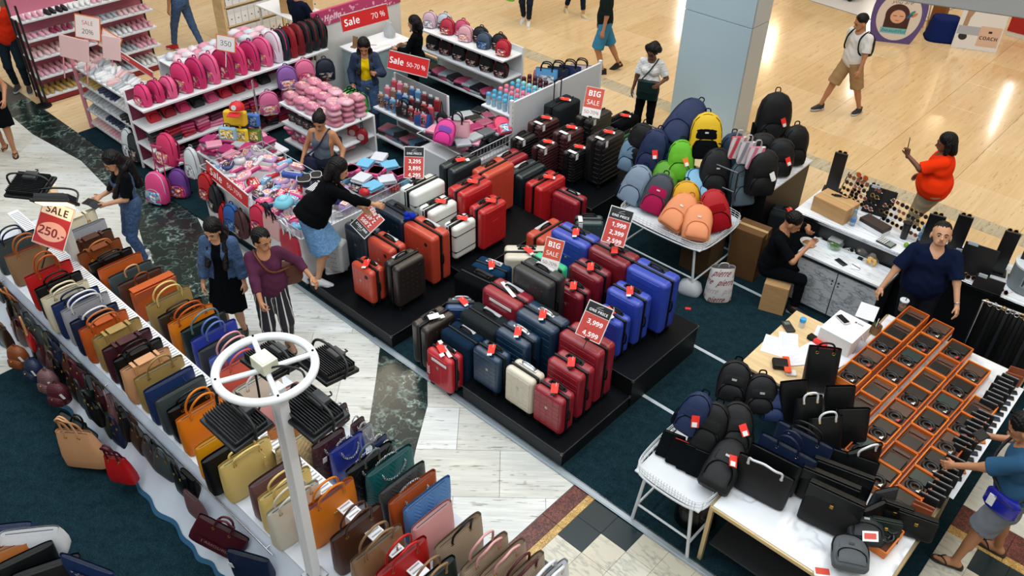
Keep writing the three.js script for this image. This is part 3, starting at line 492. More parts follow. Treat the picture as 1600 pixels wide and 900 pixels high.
function handbag(pos,yaw,col,o,label,group,name='handbag'){
const w=o.w??.5,h=o.h??.28,d=o.d??.165,fl=o.flare??1,t=thing(name,label,o.cat??'handbag',pos,yaw,group),c=BC[col]??col;
const m=o.tex==='mono'?M(0xffffff,.55,{map:TX.mono}):o.tex==='chev'?M(c,.38,{bumpMap:TX.chev,bumpScale:.004}):o.tex==='quilt'?M(c,.4,{bumpMap:TX.quilt,bumpScale:.005}):o.tex==='gloss'?M(c,.18,{clearcoat:.6,clearcoatRoughness:.1}):leather(c);
const hw=w / 2,hd=d / 2,q=o.sag??0;
part('body',loft([[0,hw*.93,hd*.8,5],[.012,hw*.97,hd*.97,5],[h*.3,hw*(1 - .01 + q),hd*(1.02 + q),4],[h*.65,hw*(1 +(fl - 1)*.6),hd*.82,4,0,0],[h*.92,hw*fl,hd*.5,4],[h,hw*fl,hd*.42,4]],28,true,false),m,t);
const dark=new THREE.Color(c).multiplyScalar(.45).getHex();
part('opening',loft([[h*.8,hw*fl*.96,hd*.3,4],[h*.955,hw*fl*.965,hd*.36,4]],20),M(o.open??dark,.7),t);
part('zip',rb(w*fl*.8,.004,.006,.0015,0,h*.957,0,1),o.gilt?gold:iron,t);
if(o.belt){for(const s of[-1,1])part('belt',[rb(.032,h*.5,.008,.003,s*hw*.5,h*.78,hd*.62,1),rb(.032,.008,hd*1.1,.003,s*hw*.5,h + .006,0,1)],m,t);for(const s of[-1,1]){const b=part('buckle',tor(.019,.004,s*hw*.5,h*.74,hd*.72),gold,t);part('buckle_pin',bar([s*hw*.5 - .018,h*.74,hd*.74],[s*hw*.5 + .018,h*.74,hd*.74],.003),gold,b);}part('flap',rb(w*.36,.014,hd*1.3,.006,0,h + .004,.005,1),m,t);}
if(o.flap){part('flap',[rb(w*fl*.96,.014,hd*1.25,.006,0,h + .004,0),T(rb(w*fl*.96,h*.42,.012,.005),0,h*.8,hd*.75,.22)],m,t);part('clasp',rb(.03,.03,.01,.004,0,h*.66,hd*.95,1),gold,t);}
if(o.arch){const[ac,rise0=.14,n=2,span=.5,lean=.3]=o.arch,rise=rise0*1.12,am=leather(BC[ac]??ac,.35);for(let k=0;k<n;k++){const s=k?-1:1,x=hw*span,z=s*hd*.45,zz=z + s*rise*(lean +(k?-.5:0));part('handle',tube([[-x,h*.88,z],[-x*.98,h + rise*.35,z*.7 + zz*.3],[-x*.62,h + rise*.88,zz],[0,h + rise,zz],[x*.62,h + rise*.88,zz],[x*.98,h + rise*.35,z*.7 + zz*.3],[x,h*.88,z]],o.hr??.0105,26,7),am,t);for(const e of[-1,1])part('ring',tor(.014,.0032,e*x,h*.9,z + s*.008,0,0,5,10),o.silver?chrome:gold,t);}}
if(o.chain)for(let k=0;k<2;k++){const gs=[],z=(k?-1:1)*hd*.5;for(let i=0;i<=26;i++){const a=i / 26*PI,x=-Math.cos(a)*hw*.5,y=h*.9 +(k?Math.sin(a)*.06:-Math.sin(a)*.1),zz=z +(k?0:.02 + Math.sin(a)*.02);gs.push(T(new THREE.TorusGeometry(.0085,.0026,4,7),x,y,zz,(i % 2)*1.4,.4,0));}part('chain',gs,chrome,t).userData.kind='stuff';}
if(o.badge)part('badge',rb(.04,.024,.005,.002,o.badge===2?hw*.4:0,h*.62,hd*.92,1),gold,t);
if(o.tagw)part('hang_tag',T(rb(.045,.07,.003,.001,0,0,0,1),-hw*.7,h*.7,hd + .01,.1),TAGW,t);
if(o.tassel)part('tassel',[cy(.006,.016,.09,hw*.5,h*.7,hd + .02,8),tube([[hw*.45,h*.95,hd*.5],[hw*.5,h*.85,hd + .015]],.003,6,4)],m,t);
bagList.push([t,d + .01,w,h]);return t;
}
const rowBag=(px,py,col,o,label)=>{const h=(o.h??.28)+ .14;o.h=h;const p=G(px,py,TABLE + h);return handbag(V(p.x,TABLE,p.z),Y90 +(o.turn??0),col,o,label);};
const A=(c,r=.14,n=2,s=.5,l=.3)=>[c,r,n,s,l];
[[20,372,'slate',{arch:A('navy'),h:.25},'grey handbag with navy handles at the far end of the front row'],
[42,388,'taupe',{arch:A('tan',.17),h:.26,open:0x7a2018},'beige and brown handbag with tan arched handles behind the red tote'],
[74,420,'red',{arch:A('orange',.2,2,.45),h:.3,d:.16},'red tote with long tan leather handles at the far part of the front row'],
[90,438,'black',{arch:A('black',.08),h:.27},'black handbag squeezed between the red tote and the cream one'],
[101,453,'cream',{arch:A('cream',.06),h:.3},'cream handbag beside the royal navy one'],
[117,463,'navy2',{arch:A('navy',.06),h:.29},'blue handbag between the cream and the pale grey handbags'],
[131,471,'grey',{arch:A('white',.1,2,.6),h:.3,silver:1},'pale grey handbag with white handles'],
[146,489,'navy',{arch:A('white',.08,1),belt:1,h:.28},'navy belted handbag behind the burnt orange one'],
[160,500,'orange',{arch:A('tan',.09,2,.55),belt:1,h:.28},'burnt orange belted handbag between navy and khaki ones'],
[181,513,'khaki',{belt:1,h:.28},'khaki belted handbag between burnt orange and burgundy ones'],
[197,530,'burg',{belt:1,h:.28},'dark burgundy belted handbag beside the khaki one'],
[214,546,'black',{arch:A('black',.07),h:.27,belt:1},'black belted handbag between burgundy and blush ones'],
[226,561,'blush',{belt:1,h:.28,sag:.04},'blush pink belted handbag'],
[247,574,'khaki',{arch:A('khaki',.17,1,.5),h:.28},'olive khaki handbag with one tall handle, in front of the blush one'],
[263,592,'navy2',{h:.28,tassel:1},'deep blue open topped handbag without raised handles'],
[281,607,'slate',{h:.28,badge:2},'grey open topped handbag beside the deep blue one'],
[299,622,'black',{h:.26,arch:A('black',.06)},'black handbag under the orange handles, near the lamp ring'],
[314,636,'orange2',{arch:A('orange2',.2,2,.5),h:.3,open:0x9a5210},'bright orange tote with tall handles below the lamp ring'],
[333,684,'yellow',{h:.28,tassel:1,w:.36},'golden yellow handbag with a tassel under the flat black floodlight'],
[357,700,'black',{h:.28},'black handbag between the golden yellow and the cream ones'],
[388,712,'cyel',{h:.3,arch:A('cyel',.05),tassel:1},'pale straw yellow handbag left of the white lamp post'],
[420,727,'mauve',{h:.29},'mauve brown handbag behind the butter yellow one'],
[437,748,'cyel',{h:.3,arch:A('cyel',.1),badge:1,tassel:1},'butter yellow handbag with crown mark, before the lamp post'],
[455,775,'ivory',{h:.3,arch:A('ivory',.11,2,.6)},'greyish ivory handbag crossed by the lamp post'],
[513,772,'amber',{h:.32,d:.16,arch:A('amber',.14,2,.5),badge:1,open:0x6a2414},'amber orange tote beside the white lamp post'],
[556,815,'brown',{h:.3,d:.15,arch:A('brown',.19,2,.5)},'dark brown handbag between the amber tote and the taupe one'],
[588,848,'taupe',{h:.3,d:.15,arch:A('taupe',.19,2,.55),tassel:1},'taupe handbag with tall handles behind the red one'],
[632,872,'red',{h:.29,arch:A('red',.2,2,.5)},'red handbag with thick red handles at the near end of the front row'],
[664,892,'dkgrn',{h:.28,arch:A('taupe',.17,2,.5)},'dark green handbag with grey handles at the very near end'],
].forEach((a)=>rowBag(...a));
[[116,338,'cream',{h:.26,belt:1},'cream box handbag with brown strap beside the woman handling a wallet'],
[131,354,'grey',{h:.25},'grey beige handbag behind the brown satchel'],
[141,370,'brown',{h:.27,belt:1},'dark brown satchel behind the caramel one'],
[154,385,'caramel',{h:.3,d:.16,arch:A('tan',.1,1),belt:1},'caramel satchel with a curved tan handle'],
[172,400,'black',{h:.27,arch:A('black',.04),belt:1},'black satchel between caramel and rust ones'],
[187,409,'orange',{h:.29},'rust orange open topped handbag in the aisle row'],
[202,420,'slate',{h:.26,arch:A('blush',.07,1,.3)},'grey folio bag with a blush handle'],
[218,432,'brown',{h:.26,arch:A('caramel',.07,1,.3)},'brown folio bag beside the grey folio'],
[237,441,'orange',{h:.26,flap:1},'orange flap folio bag beside the brown folio'],
[262,462,'khaki',{h:.28,arch:A('cyel',.15,2,.55)},'beige handbag with round straw coloured handles in the aisle row'],
[281,481,'dbrown',{h:.27,arch:A('dbrown',.04)},'near black brown handbag between beige and orange ones'],
[297,491,'orange2',{h:.28,arch:A('orange',.12,2,.6)},'orange handbag with looped orange handles in the aisle row'],
[317,502,'dkgrn',{h:.28,arch:A(0x5a7a80,.17,1,.6)},'dark green handbag with one wide thin handle'],
[336,518,'royal',{h:.29,arch:A(0x5a74b8,.13,2,.4)},'royal blue handbag in the aisle row'],
[345,532,'dkgrey',{h:.28},'charcoal handbag between royal blue and periwinkle ones'],
[359,541,'peri',{h:.28,arch:A('pink',.16,2,.55)},'periwinkle blue handbag with pale pink handles'],
[374,563,'coral',{h:.28,arch:A('coral',.15,2,.5)},'coral pink handbag seen through the white lamp ring'],
[400,592,'ivory',{h:.26,arch:A('white',.14,1)},'ivory handbag under the hub of the lamp ring'],
[432,618,'pink',{h:.26},'pale pink handbag behind the lamp post'],
[455,652,'tan',{h:.26},'tan handbag behind the finned floodlight'],
[478,690,'straw',{h:.28,tex:'quilt'},'straw beige quilted handbag below the finned floodlight'],
[511,683,'burg',{h:.26,tex:'quilt',chain:1,tagw:1,w:.34},'burgundy quilted handbag with a white price tag'],
[540,690,'royal',{h:.26,tex:'gloss',chain:1,w:.36,d:.12},'shiny royal blue chain handbag beside the burgundy quilted one'],
[570,708,'black',{h:.28,tex:'quilt',chain:1,arch:A(0x5a6468,.13,2,.3)},'black quilted chain handbag behind the teal one'],
[603,715,'teal',{h:.31,d:.16,tex:'chev',chain:1},'teal chevron quilted handbag with silver chains'],
[630,747,'slate',{h:.33,w:.47,flare:1.05,d:.12,tex:'chev',silver:1},'slate grey shopper tote between teal and orange ones'],
[648,763,'orange',{h:.33,w:.48,flare:1.06,d:.13,chain:1},'burnt orange shopper tote with chain straps'],
[681,781,'blue',{h:.33,w:.48,flare:1.06,d:.12,tex:'chev'},'sky blue shopper tote with slanting seams'],
[692,818,'pink',{h:.27,w:.42,silver:1},'pale pink handbag between sky blue and patterned ones'],
[712,826,'taupe',{h:.28,tex:'mono',arch:A('black',.17,1,.4)},'patterned beige handbag with a black arched handle'],
[741,848,'taupe',{h:.28,tex:'mono',arch:A('pink',.18,2,.5)},'patterned beige handbag with shiny pink handles'],
[766,856,'taupe',{h:.28,tex:'mono',arch:A('pink',.17,1,.5)},'patterned beige handbag with one blush handle in front of the pink handled one'],
[795,876,'taupe',{h:.26,tex:'mono',arch:A('wine',.14,2,.5)},'patterned beige handbag with burgundy handles at the near end of the aisle row'],
[838,893,'white',{h:.24,arch:A('white',.12,2,.6),hr:.014},'white handbag with rope handles at the near corner of the table'],
].forEach((a)=>rowBag(...a));
{
for(const[px,py,c,l]of[[528,655,'burg','burgundy chevron flap bag at the aisle edge above the quilted one'],[556,648,'burg','dark red chevron flap bag nearest the aisle stone'],[560,672,'grey','silver grey handled bag in front of the dark red flap bag'],[590,665,'navy2','small navy chevron flap bag beside the dark green marble'],[606,690,'teal','small turquoise bag behind the teal chevron one']])
{const p=GZ(px,py,-3.2);handbag(V(p.x,TABLE,-3.24),Y90 + .1,c,{w:.16,h:.2,d:.1,tex:'chev',chain:1,silver:1},l);}
}
easeApart(bagList,'x',60,.13);
const hung=(px,py,z,col,o,label,rz=0)=>{const h=o.h??.28,p=G(px,py,o.y??.45),zz=clamp(p.z,-1.95,-1.52)+(o.out??.06);const t=handbag(V(p.x,Math.max((o.y??.45)- h / 2,TOP + .002),zz),o.turn??0,col,o,label);t.rotation.z=rz;return t;};
hung(140,695,-1.42,'blush',{y:.3,turn:.55,w:.48,h:.44,d:.16,flare:.8,arch:A('blush',.22,2,.3,.05)},'large blush pink tote hanging at the front, beside the small red tote',.12);
hung(117,665,-1.4,'dkgrn',{y:.3,turn:.4,w:.44,h:.34,d:.14,arch:A('black',.2,2,.3,.05)},'blackish green tote hanging behind the blush tote',-.5);
hung(199,727,-1.42,0xb01418,{y:.32,turn:.45,w:.3,h:.31,d:.12,flare:.8,arch:A('wine',.17,2,.4,.03)},'small bright red tote with wine handles hanging on the white skirt',.1);
hung(265,712,-1.42,'black',{w:.25,h:.24,d:.1,flare:.8,arch:A('black',.1,1,.4,0)},'black pouch bag hanging below the grey handbags',.2);
hung(240,697,-1.46,'olive',{w:.2,h:.2,d:.08},'olive grey pouch hanging beside the black pouch bag',.3);
hung(296,750,-1.42,'black',{w:.22,h:.25,d:.1,arch:A('black',.14,1,.5,0)},'small black backpack bag hanging by the taupe pouch',.1);
hung(316,785,-1.44,'mauve',{w:.26,h:.24,d:.1},'taupe pouch bag hanging between black bag and wine shopper',.2);
hung(424,868,-1.42,'navy',{y:.4,out:.16,turn:.4,w:.42,h:.34,d:.12,tagw:1},'dark navy bag with a white tag hanging at the frame bottom',.1);
hung(352,725,-1.5,'black',{w:.24,h:.26,d:.1},'black flat bag hanging under the golden yellow handbag',.1);
hung(214,655,-1.46,'brown',{w:.24,h:.2,d:.1,arch:A('black',.08,1)},'dark brown pouch hanging above the red tote',.3);
hung(187,590,-1.5,'olive',{w:.24,h:.26,d:.12},'olive round pouch hanging below the belted handbags',.2);
hung(150,575,-1.48,'dkgrn',{w:.3,h:.22,d:.1},'dark green cloth pouch hanging below the navy belted handbag',.4);
hung(160,640,-1.44,'black',{w:.26,h:.24,d:.1,arch:A('black',.14,2,.3,0)},'black soft bag hanging between the dark green tote and the brown pouch',.1);
hung(120,520,-1.48,'navy',{w:.22,h:.24,d:.1},'navy pouch hanging under the blue handbag',.1);
hung(58,528,-1.46,'red',{w:.16,h:.24,d:.08,arch:A('blush',.2,1,.2,0)},'red crossbody pouch with a long pale strap above the small backpacks',0);
hung(92,545,-1.46,'mauve',{w:.22,h:.18,d:.08},'dusky mauve pouch hanging beside the red crossbody pouch',.3);
hung(35,480,-1.46,'brown',{w:.24,h:.26,d:.1,arch:A('tan',.16,2,.3,0)},'brown hobo bag hanging at the far left of the front',.1);
hung(12,450,-1.44,'black',{w:.26,h:.3,d:.1,arch:A('tan',.16,2,.3,0)},'black hobo bag hanging at the frame edge',0);
hung(62,455,-1.48,'navy2',{w:.2,h:.26,d:.1},'navy blue pouch hanging below the red tote',0);
hung(16,520,-1.42,'dbrown',{w:.26,h:.3,d:.1,arch:A('taupe',.2,2,.3,0)},'dark brown bag with pale straps hanging lowest at the frame edge',0);
{const t=thing('hook_rail','thin chrome rail of hooks along the front of the handbag table','rail',V(-7.2,.53,-1.93));part('rail',bar([-2.6,0,0],[2.9,0,0],.008,8),chrome,t);for(const x of[-2.5,0,2.8])part('bracket',bar([x,0,0],[x,.02,-.08],.006,6),chrome,t);}
{
const cs=['black','olive','dkgrn','dbrown','navy','burg','dkgrey','brown','mauve','slate','wine'],ns=['black','olive','deep green','dark brown','navy','burgundy','charcoal','brown','taupe','slate grey','wine red'];
const un=['red tote','cream handbag','blue handbag','pale grey handbag','navy belted handbag','burnt orange handbag','khaki belted handbag','burgundy belted handbag','black belted handbag','blush belted handbag','olive khaki handbag','deep blue handbag','grey open topped handbag','bright orange tote','golden yellow handbag'];
for(let i=0;i<30;i++){const k=(i*7)% 11,x=-9.2 + i*.118;if(i>21&&i % 2)continue;const t=handbag(V(x,.34 -(i % 2)*.17,-1.84 +(i % 2)*.05),rr(-.3,.3),cs[k],{w:.25 +(i % 3)*.03,h:.28,d:.12,flare:.85,arch:A(cs[k],.1,1,.4,0),badge:i % 4===1?1:0},`${ns[k]} pouch bag ${i % 2 ? 'hooked low' : 'on a hook'} beneath the ${un[i >> 1]}`);t.rotation.z=rr(-.2,.2);}
}
{
const t=hung(362,812,-1.4,'wine',{y:.46,out:.2,turn:.5,w:.5,h:.34,d:.13,flare:.95,arch:A('wine',.2,2,.3,.03)},'wine red shopper with raised letters hanging at the front',-.45);
part('lettering',face(.3,.09,0,.11,.069),print(.3,.09,(x,W,H)=>{x.fillStyle='#4a1420';x.fillRect(0,0,W,H);txt(x,'I AMOURL',W / 2,H / 2,H*.62,'#b98a8c','','center',W*.94);},128),t);
}
function miniPack(px,py,z,col,label){
z -=.08;
const p=G(px,py,.38),t=thing('small_backpack',label,'backpack',V(p.x,.25,clamp(p.z,-1.95,-1.5)),.3 + rr(-.2,.2)),m=M(BC[col],.45,{bumpMap:TX.quilt,bumpScale:.002});
part('body',loft([[0,.08,.05,3],[.02,.11,.07,3],[.12,.12,.075,2.6],[.2,.1,.065,2.4],[.245,.06,.04,2],[.255,.02,.01,2]],22),m,t);part('front_pocket',loft([[.015,.08,.03,3,0,.06],[.03,.09,.045,3,0,.062],[.1,.09,.045,2.4,0,.06],[.125,.05,.02,2,0,.06]],18),m,t);
part('clasp',cy(.008,.008,.012,0,.12,.105,10,PI / 2),gold,t);part('carry_loop',tube([[-.02,.25,0],[0,.29,0],[.02,.25,0]],.006,8,5),m,t);part('hang_tag',T(rb(.03,.07,.003,.001,0,0,0,1),.1,.15,.06,0,.3,.4),TAGW,t);part('strap',tube([[-.05,.22,-.05],[-.09,.12,-.085],[-.05,.03,-.05]],.01,10,5),m,t);
}
miniPack(28,555,-1.44,'caramel','chestnut brown small backpack hanging nearest the corner of the dark carpet');miniPack(53,575,-1.43,'navy','navy small backpack hanging between chestnut and mauve ones');miniPack(75,593,-1.42,'mauve','mauve quilted small backpack hanging between navy and maroon ones');miniPack(91,613,-1.41,'wine','maroon small backpack hanging beside the dark green tote');
{
const b=G(489,884,.74),c=G(415,575,2.75);
const t=thing('lamp_post','white lamp post with a white ring and black floodlights over the handbag table','lamp post',V(b.x,.61,b.z));const rx=c.x - b.x,rz=c.z - b.z;
part('post',[rb(.085,2.11,.075,.008,0,1.055,0),rb(.014,2.0,.09,.003,-.046,1.03,0,1)],WHITE,t);part('foot',rb(.16,.02,.16,.006,0,.01,0),steel,t);
part('ring',tor(.325,.03,rx,2.14,rz,PI / 2,0,12,48),M(0xe6eaec,.3),t);
for(let k=0;k<4;k++){const a=.35 + k*PI / 2;part('spoke',bar([rx,2.13,rz],[rx + Math.cos(a)*.32,2.14,rz + Math.sin(a)*.32],.02,10),M(0xe6eaec,.3),t);const cl=part('screw',sp(.009,rx + Math.cos(a)*.325,2.172,rz + Math.sin(a)*.325,8,6),BLACK,t);}
const jb=part('junction_box',rb(.15,.09,.12,.006,rx,2.19,rz),M(0xcfcdb8,.45),t);part('lid_label',rb(.12,.004,.09,.002,rx,2.236,rz,1),M(0xdad8c6,.45),jb);part('cable',tube([[rx + .06,2.18,rz],[rx + .15,2.22,rz - .05],[rx + .25,2.19,rz - .12],[rx + .3,2.08,rz - .1]],.008,18,6),RUBBER,jb);part('cable',tube([[rx - .05,2.16,rz + .05],[rx - .02,1.8,rz + .1],[rx + .02,1.9,rz + .22],[rx,2.11,rz + .3]],.008,18,6),RUBBER,jb);
}
function floodlight(px,py,h,w,d,yaw,tilt,label,lit){
const p=G(px,py,h),t=thing('floodlight',label,'floodlight',p);t.rotation.set(tilt,yaw,0,'YXZ');
part('housing',[rb(w,.035,d,.01,0,0,0),rb(w*.9,.03,d*.8,.008,0,.03,0)],M(0x060a0d,.38),t);
for(let i=0;i<14;i++)part('fin',rb(w*.86,.035,.006,.002,0,.055,-d*.4 + i*d*.0615,1),M(0x15181b,.34),t);
part('driver_box',rb(w*.34,.06,d*.3,.008,0,.075,-d*.24),M(0x3a3d3f,.45),t);
part('bracket',[tube([[-w*.54,0,0],[-w*.54,.1,-.02],[-w*.4,.14,-.03],[w*.4,.14,-.03],[w*.54,.1,-.02],[w*.54,0,0]],.011,24,6)],M(0x1b1e20,.4),t);
part('lens',bx(w*.8,.006,d*.7,0,-.02,0),new THREE.MeshStandardMaterial({color:0xfff0c8,emissive:lit?0xffd890:0x000000,emissiveIntensity:lit??0,roughness:.3}),t);
part('cable',tube([[0,.08,-d*.3],[.05,.1,-d*.45],[.0,.08,-d*.52]],.006,14,5),RUBBER,t);
return t;
}
floodlight(370,660,2.42,.42,.32,0,.12,'black floodlight left of the lamp post, over the golden yellow handbag');
floodlight(489,646,2.42,.42,.32,0,.1,'black floodlight with rows of cooling fins, right of the lamp post');
floodlight(512,572,2.42,.36,.3,0,-.15,'black floodlight nearest the aisle marble, behind the finned one');
floodlight(424,566,2.36,.36,.3,.05,-.1,'black floodlight seen through the white lamp ring');
floodlight(48,292,2.0,.42,.34,.6,.25,'dark floodlight seen from behind at the far end of the handbag table');
const litLamp=floodlight(86,316,1.95,.4,.24,.75,-.75,'lit floodlight glowing yellow above the red sale card',4);
{const l=new THREE.PointLight(0xffc870,.22,5,2);l.position.copy(G(92,325,1.8));l.shadow.radius=3;l.castShadow=true;scene.add(l);}
{const b=G(118,400,.95),t=thing('lamp_post','white lamp post behind the red sale card at the far end of the handbag table','lamp post',V(b.x,.61,b.z));part('post',rb(.1,1.28,.08,.008,0,.64,0),OFFW,t);part('foot',rb(.18,.02,.18,.006,0,.01,0),steel,t);}
{
const p=G(84,352,1.5),t=thing('sale_card','red and white sale card reading sale 250 on the far lamp post','sign',p);t.rotation.set(-.5,.72,-.32,'YXZ');
part('board',rb(.36,.5,.012,.003,0,0,0,1),M(0xe6e2de,.5),t);
part('printed_face',face(.345,.485,0,0,.007),print(.345,.485,(x,W,H)=>{x.fillStyle='#efeae6';x.fillRect(0,0,W,H);x.fillStyle='#b3282e';x.fillRect(4,H*.3,W - 8,H*.68);x.strokeStyle='#b3282e';x.lineWidth=4;x.strokeRect(3,3,W - 6,H - 6);txt(x,'SALE',W / 2,H*.17,W*.32,'#3a1a1c','bold','center',W*.9);x.fillStyle='#efb0a0';x.beginPath();x.ellipse(W / 2,H*.66,W*.46,H*.22,-.15,0,7);x.fill();txt(x,'250.-',W / 2,H*.67,W*.38,'#7a1a20','bold','center',W*.9);}),t);
part('stem',bar([0,-.25,-.005],[0,-.5,-.005],.008),iron,t);
}
{
const t=thing('bag_table','dark bag table corner at the lower frame edge','table',V(-6.3,TOP,.22));part('table_top',rb(2.2,.04,.9,.01,0,.62,0),M(0x1a1c1f,.6),t);for(const x of[-1,1])for(const z of[-.4,.4])part('leg',cy(.02,.02,.6,x,.3,z),steel,t);
const H2=.66;const put=(px,py,col,o,l)=>{const p=G(px,py,H2 +(o.h??.25));return handbag(V(p.x,H2,p.z),.9 +(o.turn??0),col,o,l);};
put(45,830,'white',{h:.26,w:.5,d:.2,flare:.9},'white cloth bag lying at the lower frame corner');
put(12,822,'navy2',{h:.22,w:.36},'navy bag with orange trim at the lower frame corner');put(20,852,'tan',{h:.2,w:.4,turn:.4},'tan leather roll bag at the lower frame corner');put(36,868,'black',{h:.22,w:.44,d:.18,turn:.5},'black leather bag with folded straps at the lower frame corner');
const s=put(135,880,'navy2',{h:.34,w:.5,d:.1,turn:-.5},'navy shopper with worn white print at the lower frame corner');part('print_patch',face(.28,.14,0,.18,.052),print(.28,.14,(x,W,H)=>{x.fillStyle='#1b2f5c';x.fillRect(0,0,W,H);for(let i=0;i<90;i++){x.fillStyle=i % 3?'#d8d2d8':'#c58a8a';x.fillRect(rnd()*W,rnd()*H,3 + rnd()*12,1 + rnd()*3);}},128),s);
put(70,885,'black',{h:.24,w:.5,d:.2,turn:.3},'black holdall beside the navy shopper at the lower frame corner');solo('hanging_rail',bar([-.7,0,0],[.5,0,.3],.012,8),chrome,'chrome rail crossing the bags at the lower frame corner','rail',G(20,875,1.0),.2);
}
function platform(x0,x1,z0,z1,y0,y1,label){
const t=thing('display_platform',label,'platform',V((x0 + x1)/ 2,y0,(z0 + z1)/ 2));const w=x1 - x0,d=z1 - z0,h=y1 - y0;
part('deck',rb(w,.03,d,.006,0,h - .015,0),PLATF,t);part('skirting',bx(w - .02,h - .03,d - .02,0,(h - .03)/ 2,0),M(0x030407,.55),t);
part('edge_trim',[rb(w + .004,.012,.012,.004,0,h - .004,d / 2,1),rb(.012,.012,d + .004,.004,w / 2,h - .004,0,1)],M(0x23282d,.3),t);
for(const s of[-1,1])part('corner_cap',rb(.03,.03,.03,.008,w / 2 - .01,h - .015,s*(d / 2 - .01),1),M(0x8a7a66,.4,{metalness:.5}),t);
return t;
}
platform(-7.6,-6.02,-5.97,-4.69,TOP,.2,'low black display platform carrying the coral and bronze suitcases');
platform(-7.62,-6.08,-7.62,-5.985,TOP,.35,'black display platform carrying the white and cherry red suitcases');
platform(-4.86,-3.44,-5.82,-4.68,TOP,.21,'lower black platform step with burgundy, cream and navy cabin cases');
platform(-5.22,-3.44,-7.1,-5.83,TOP,.42,'upper black platform step carrying the royal blue suitcases');
platform(-5.28,-4.87,-5.82,-5.37,TOP,.21,'small black platform block under the red case with white strips');
platform(-7.68,-5.95,-9.74,-8.28,TOP,.35,'black display platform carrying the black ribbed suitcases');
const caseList=[];
const SIZE={S:[.38,.53,.23],M:[.45,.64,.27],L:[.54,.75,.31]};
const COL={red:0xb3202c,cherry:0xb01d22,burg:0x8d1c2a,burg2:0x7a1a26,coral:0xb8432f,white:0xdfe2dc,cream:0xcfc5b2,navy:0x12304a,navy2:0x0f2438,teal:0x12292f,blue:0x2f45a8,blue2:0x27388f,steel:0x27446e,bronze:0x2a2321,black:0x040609,mint:0x2fc08a,grey:0x23282a,glass:0x3a4a4c,green:0x17803f,plum:0x3a1418};
function suitcase(px,py,base,size,col,yaw,o,label,group){
const[w,h,d]=SIZE[size],H=h;const at=px.isVector3?px:G(px,py,base + H);
const t=thing('suitcase',label,'suitcase',V(at.x,base,at.z),yaw,group);const c=COL[col],m=o.soft?fabric(c):shell(c,o.matte?.5:.3);
const y0=.045,bh=h - y0 - .012,my=y0 + bh / 2,hd=d / 2 - .008,r=o.soft?.045:.05;
const fr=[rb(w,bh,hd,r,0,my,d / 4 + .004,3)],bk=rb(w,bh,hd,r,0,my,-d / 4 - .004,3),fz=d / 2 - .001;
const st=o.style??'groove';
if(st==='groove')for(let i=-2;i<=2;i++)fr.push(rb(.018,bh*.72,.008,.003,i*w*.16,my - .01,fz,1));
if(st==='ribs')for(let i=0;i<9;i++){const y=y0 + .05 + i*(bh - .1)/ 8;fr.push(rb(w - .03,.022,.012,.005,0,y,fz,1));for(const s of[-1,1])fr.push(rb(.01,.022,hd - .05,.004,s*w / 2,y,d / 4,1));}
if(st==='grid')for(let i=0;i<7;i++)for(let j=0;j<4;j++)fr.push(rb(w*.2,bh*.105,.008,.004,(j - 1.5)*w*.212,y0 + bh*.14 + i*bh*.12,fz,1));
if(st==='dots')for(let i=0;i<7;i++)for(let j=0;j<5;j++)fr.push(T(new THREE.ConeGeometry(.012,.012,4),(j - 2)*w*.16,y0 + bh*.12 + i*bh*.11,fz + .003,PI / 2));
if(st==='panel')fr.push(rb(w*.7,bh*.12,.014,.006,0,my + bh*.38,fz - .002,1),rb(w*.26,bh*.5,.014,.006,0,my - bh*.08,fz - .002,1));
part('front_shell',fr,m,t);part('back_shell',bk,o.back?shell(COL[o.back]):m,t);
part('zip_band',rb(w - .004,bh - .004,.028,.045,0,my,0,3),M(0x040609,.5),t);
if(o.trim)for(const s of[.25,.74])part('trim_band',[rb(w + .004,.012,hd*.98,.005,0,y0 + bh*s,d / 4 + .006,1),rb(w*.8,.012,.01,.004,0,y0 + bh*s,fz + .001,1)],BLACK,t);
if(o.trim)for(const s of[-1,1])part('trim_band',[rb(w + .006,.01,.012,.004,0,y0 + bh,s*.035,1),rb(.012,bh - .06,.012,.004,-w / 2,my,s*.035,1),rb(.012,bh - .06,.012,.004,w / 2,my,s*.035,1)],BLACK,t);
part('top_handle',[tube([[-.085,h - .02,-.05],[-.075,h + .016,-.05],[.075,h + .016,-.05],[.085,h - .02,-.05]],.011,14,6),rb(.22,.014,.035,.006,0,h - .012,-.05,1)],o.clearH?M(0xbfc6cc,.2,{metalness:.6}):BLACK,t);
part('trolley_plate',rb(w*.45,.012,.045,.005,0,h - .012,-d / 2 + .05,1),o.paleH?M(0xb9bcc0,.4):iron,t);
if(o.pole)part('trolley_handle',[bar([-.08,h - .02,-d / 2 + .05],[-.08,h + .3,-d / 2 + .05],.009),bar([.08,h - .02,-d / 2 + .05],[.08,h + .3,-d / 2 + .05],.009),rb(.2,.03,.03,.01,0,h + .3,-d / 2 + .05)],BLACK,t);
part('side_handle',tube([[w / 2 - .008,my - .08,0],[w / 2 + .014,my - .06,0],[w / 2 + .014,my + .06,0],[w / 2 - .008,my + .08,0]],.009,10,5),BLACK,t);
for(const a of[-1,1])for(const b of[-1,1]){const wh=part('wheel',[cy(.022,.022,.016,a*(w / 2 - .06)- .012,.022,b*(d / 2 - .045),10,0,0,PI / 2),cy(.022,.022,.016,a*(w / 2 - .06)+ .012,.022,b*(d / 2 - .045),10,0,0,PI / 2)],RUBBER,t);part('wheel_fork',rb(.05,.03,.05,.01,a*(w / 2 - .06),.042,b*(d / 2 - .045),1),BLACK,wh);}
if(o.badge !==0)part('badge',rb(.03,.03,.006,.002,(o.badgeX??0)*w,y0 + bh*.62,fz + .006,1),M(0xb9b2a0,.3,{metalness:.8}),t);
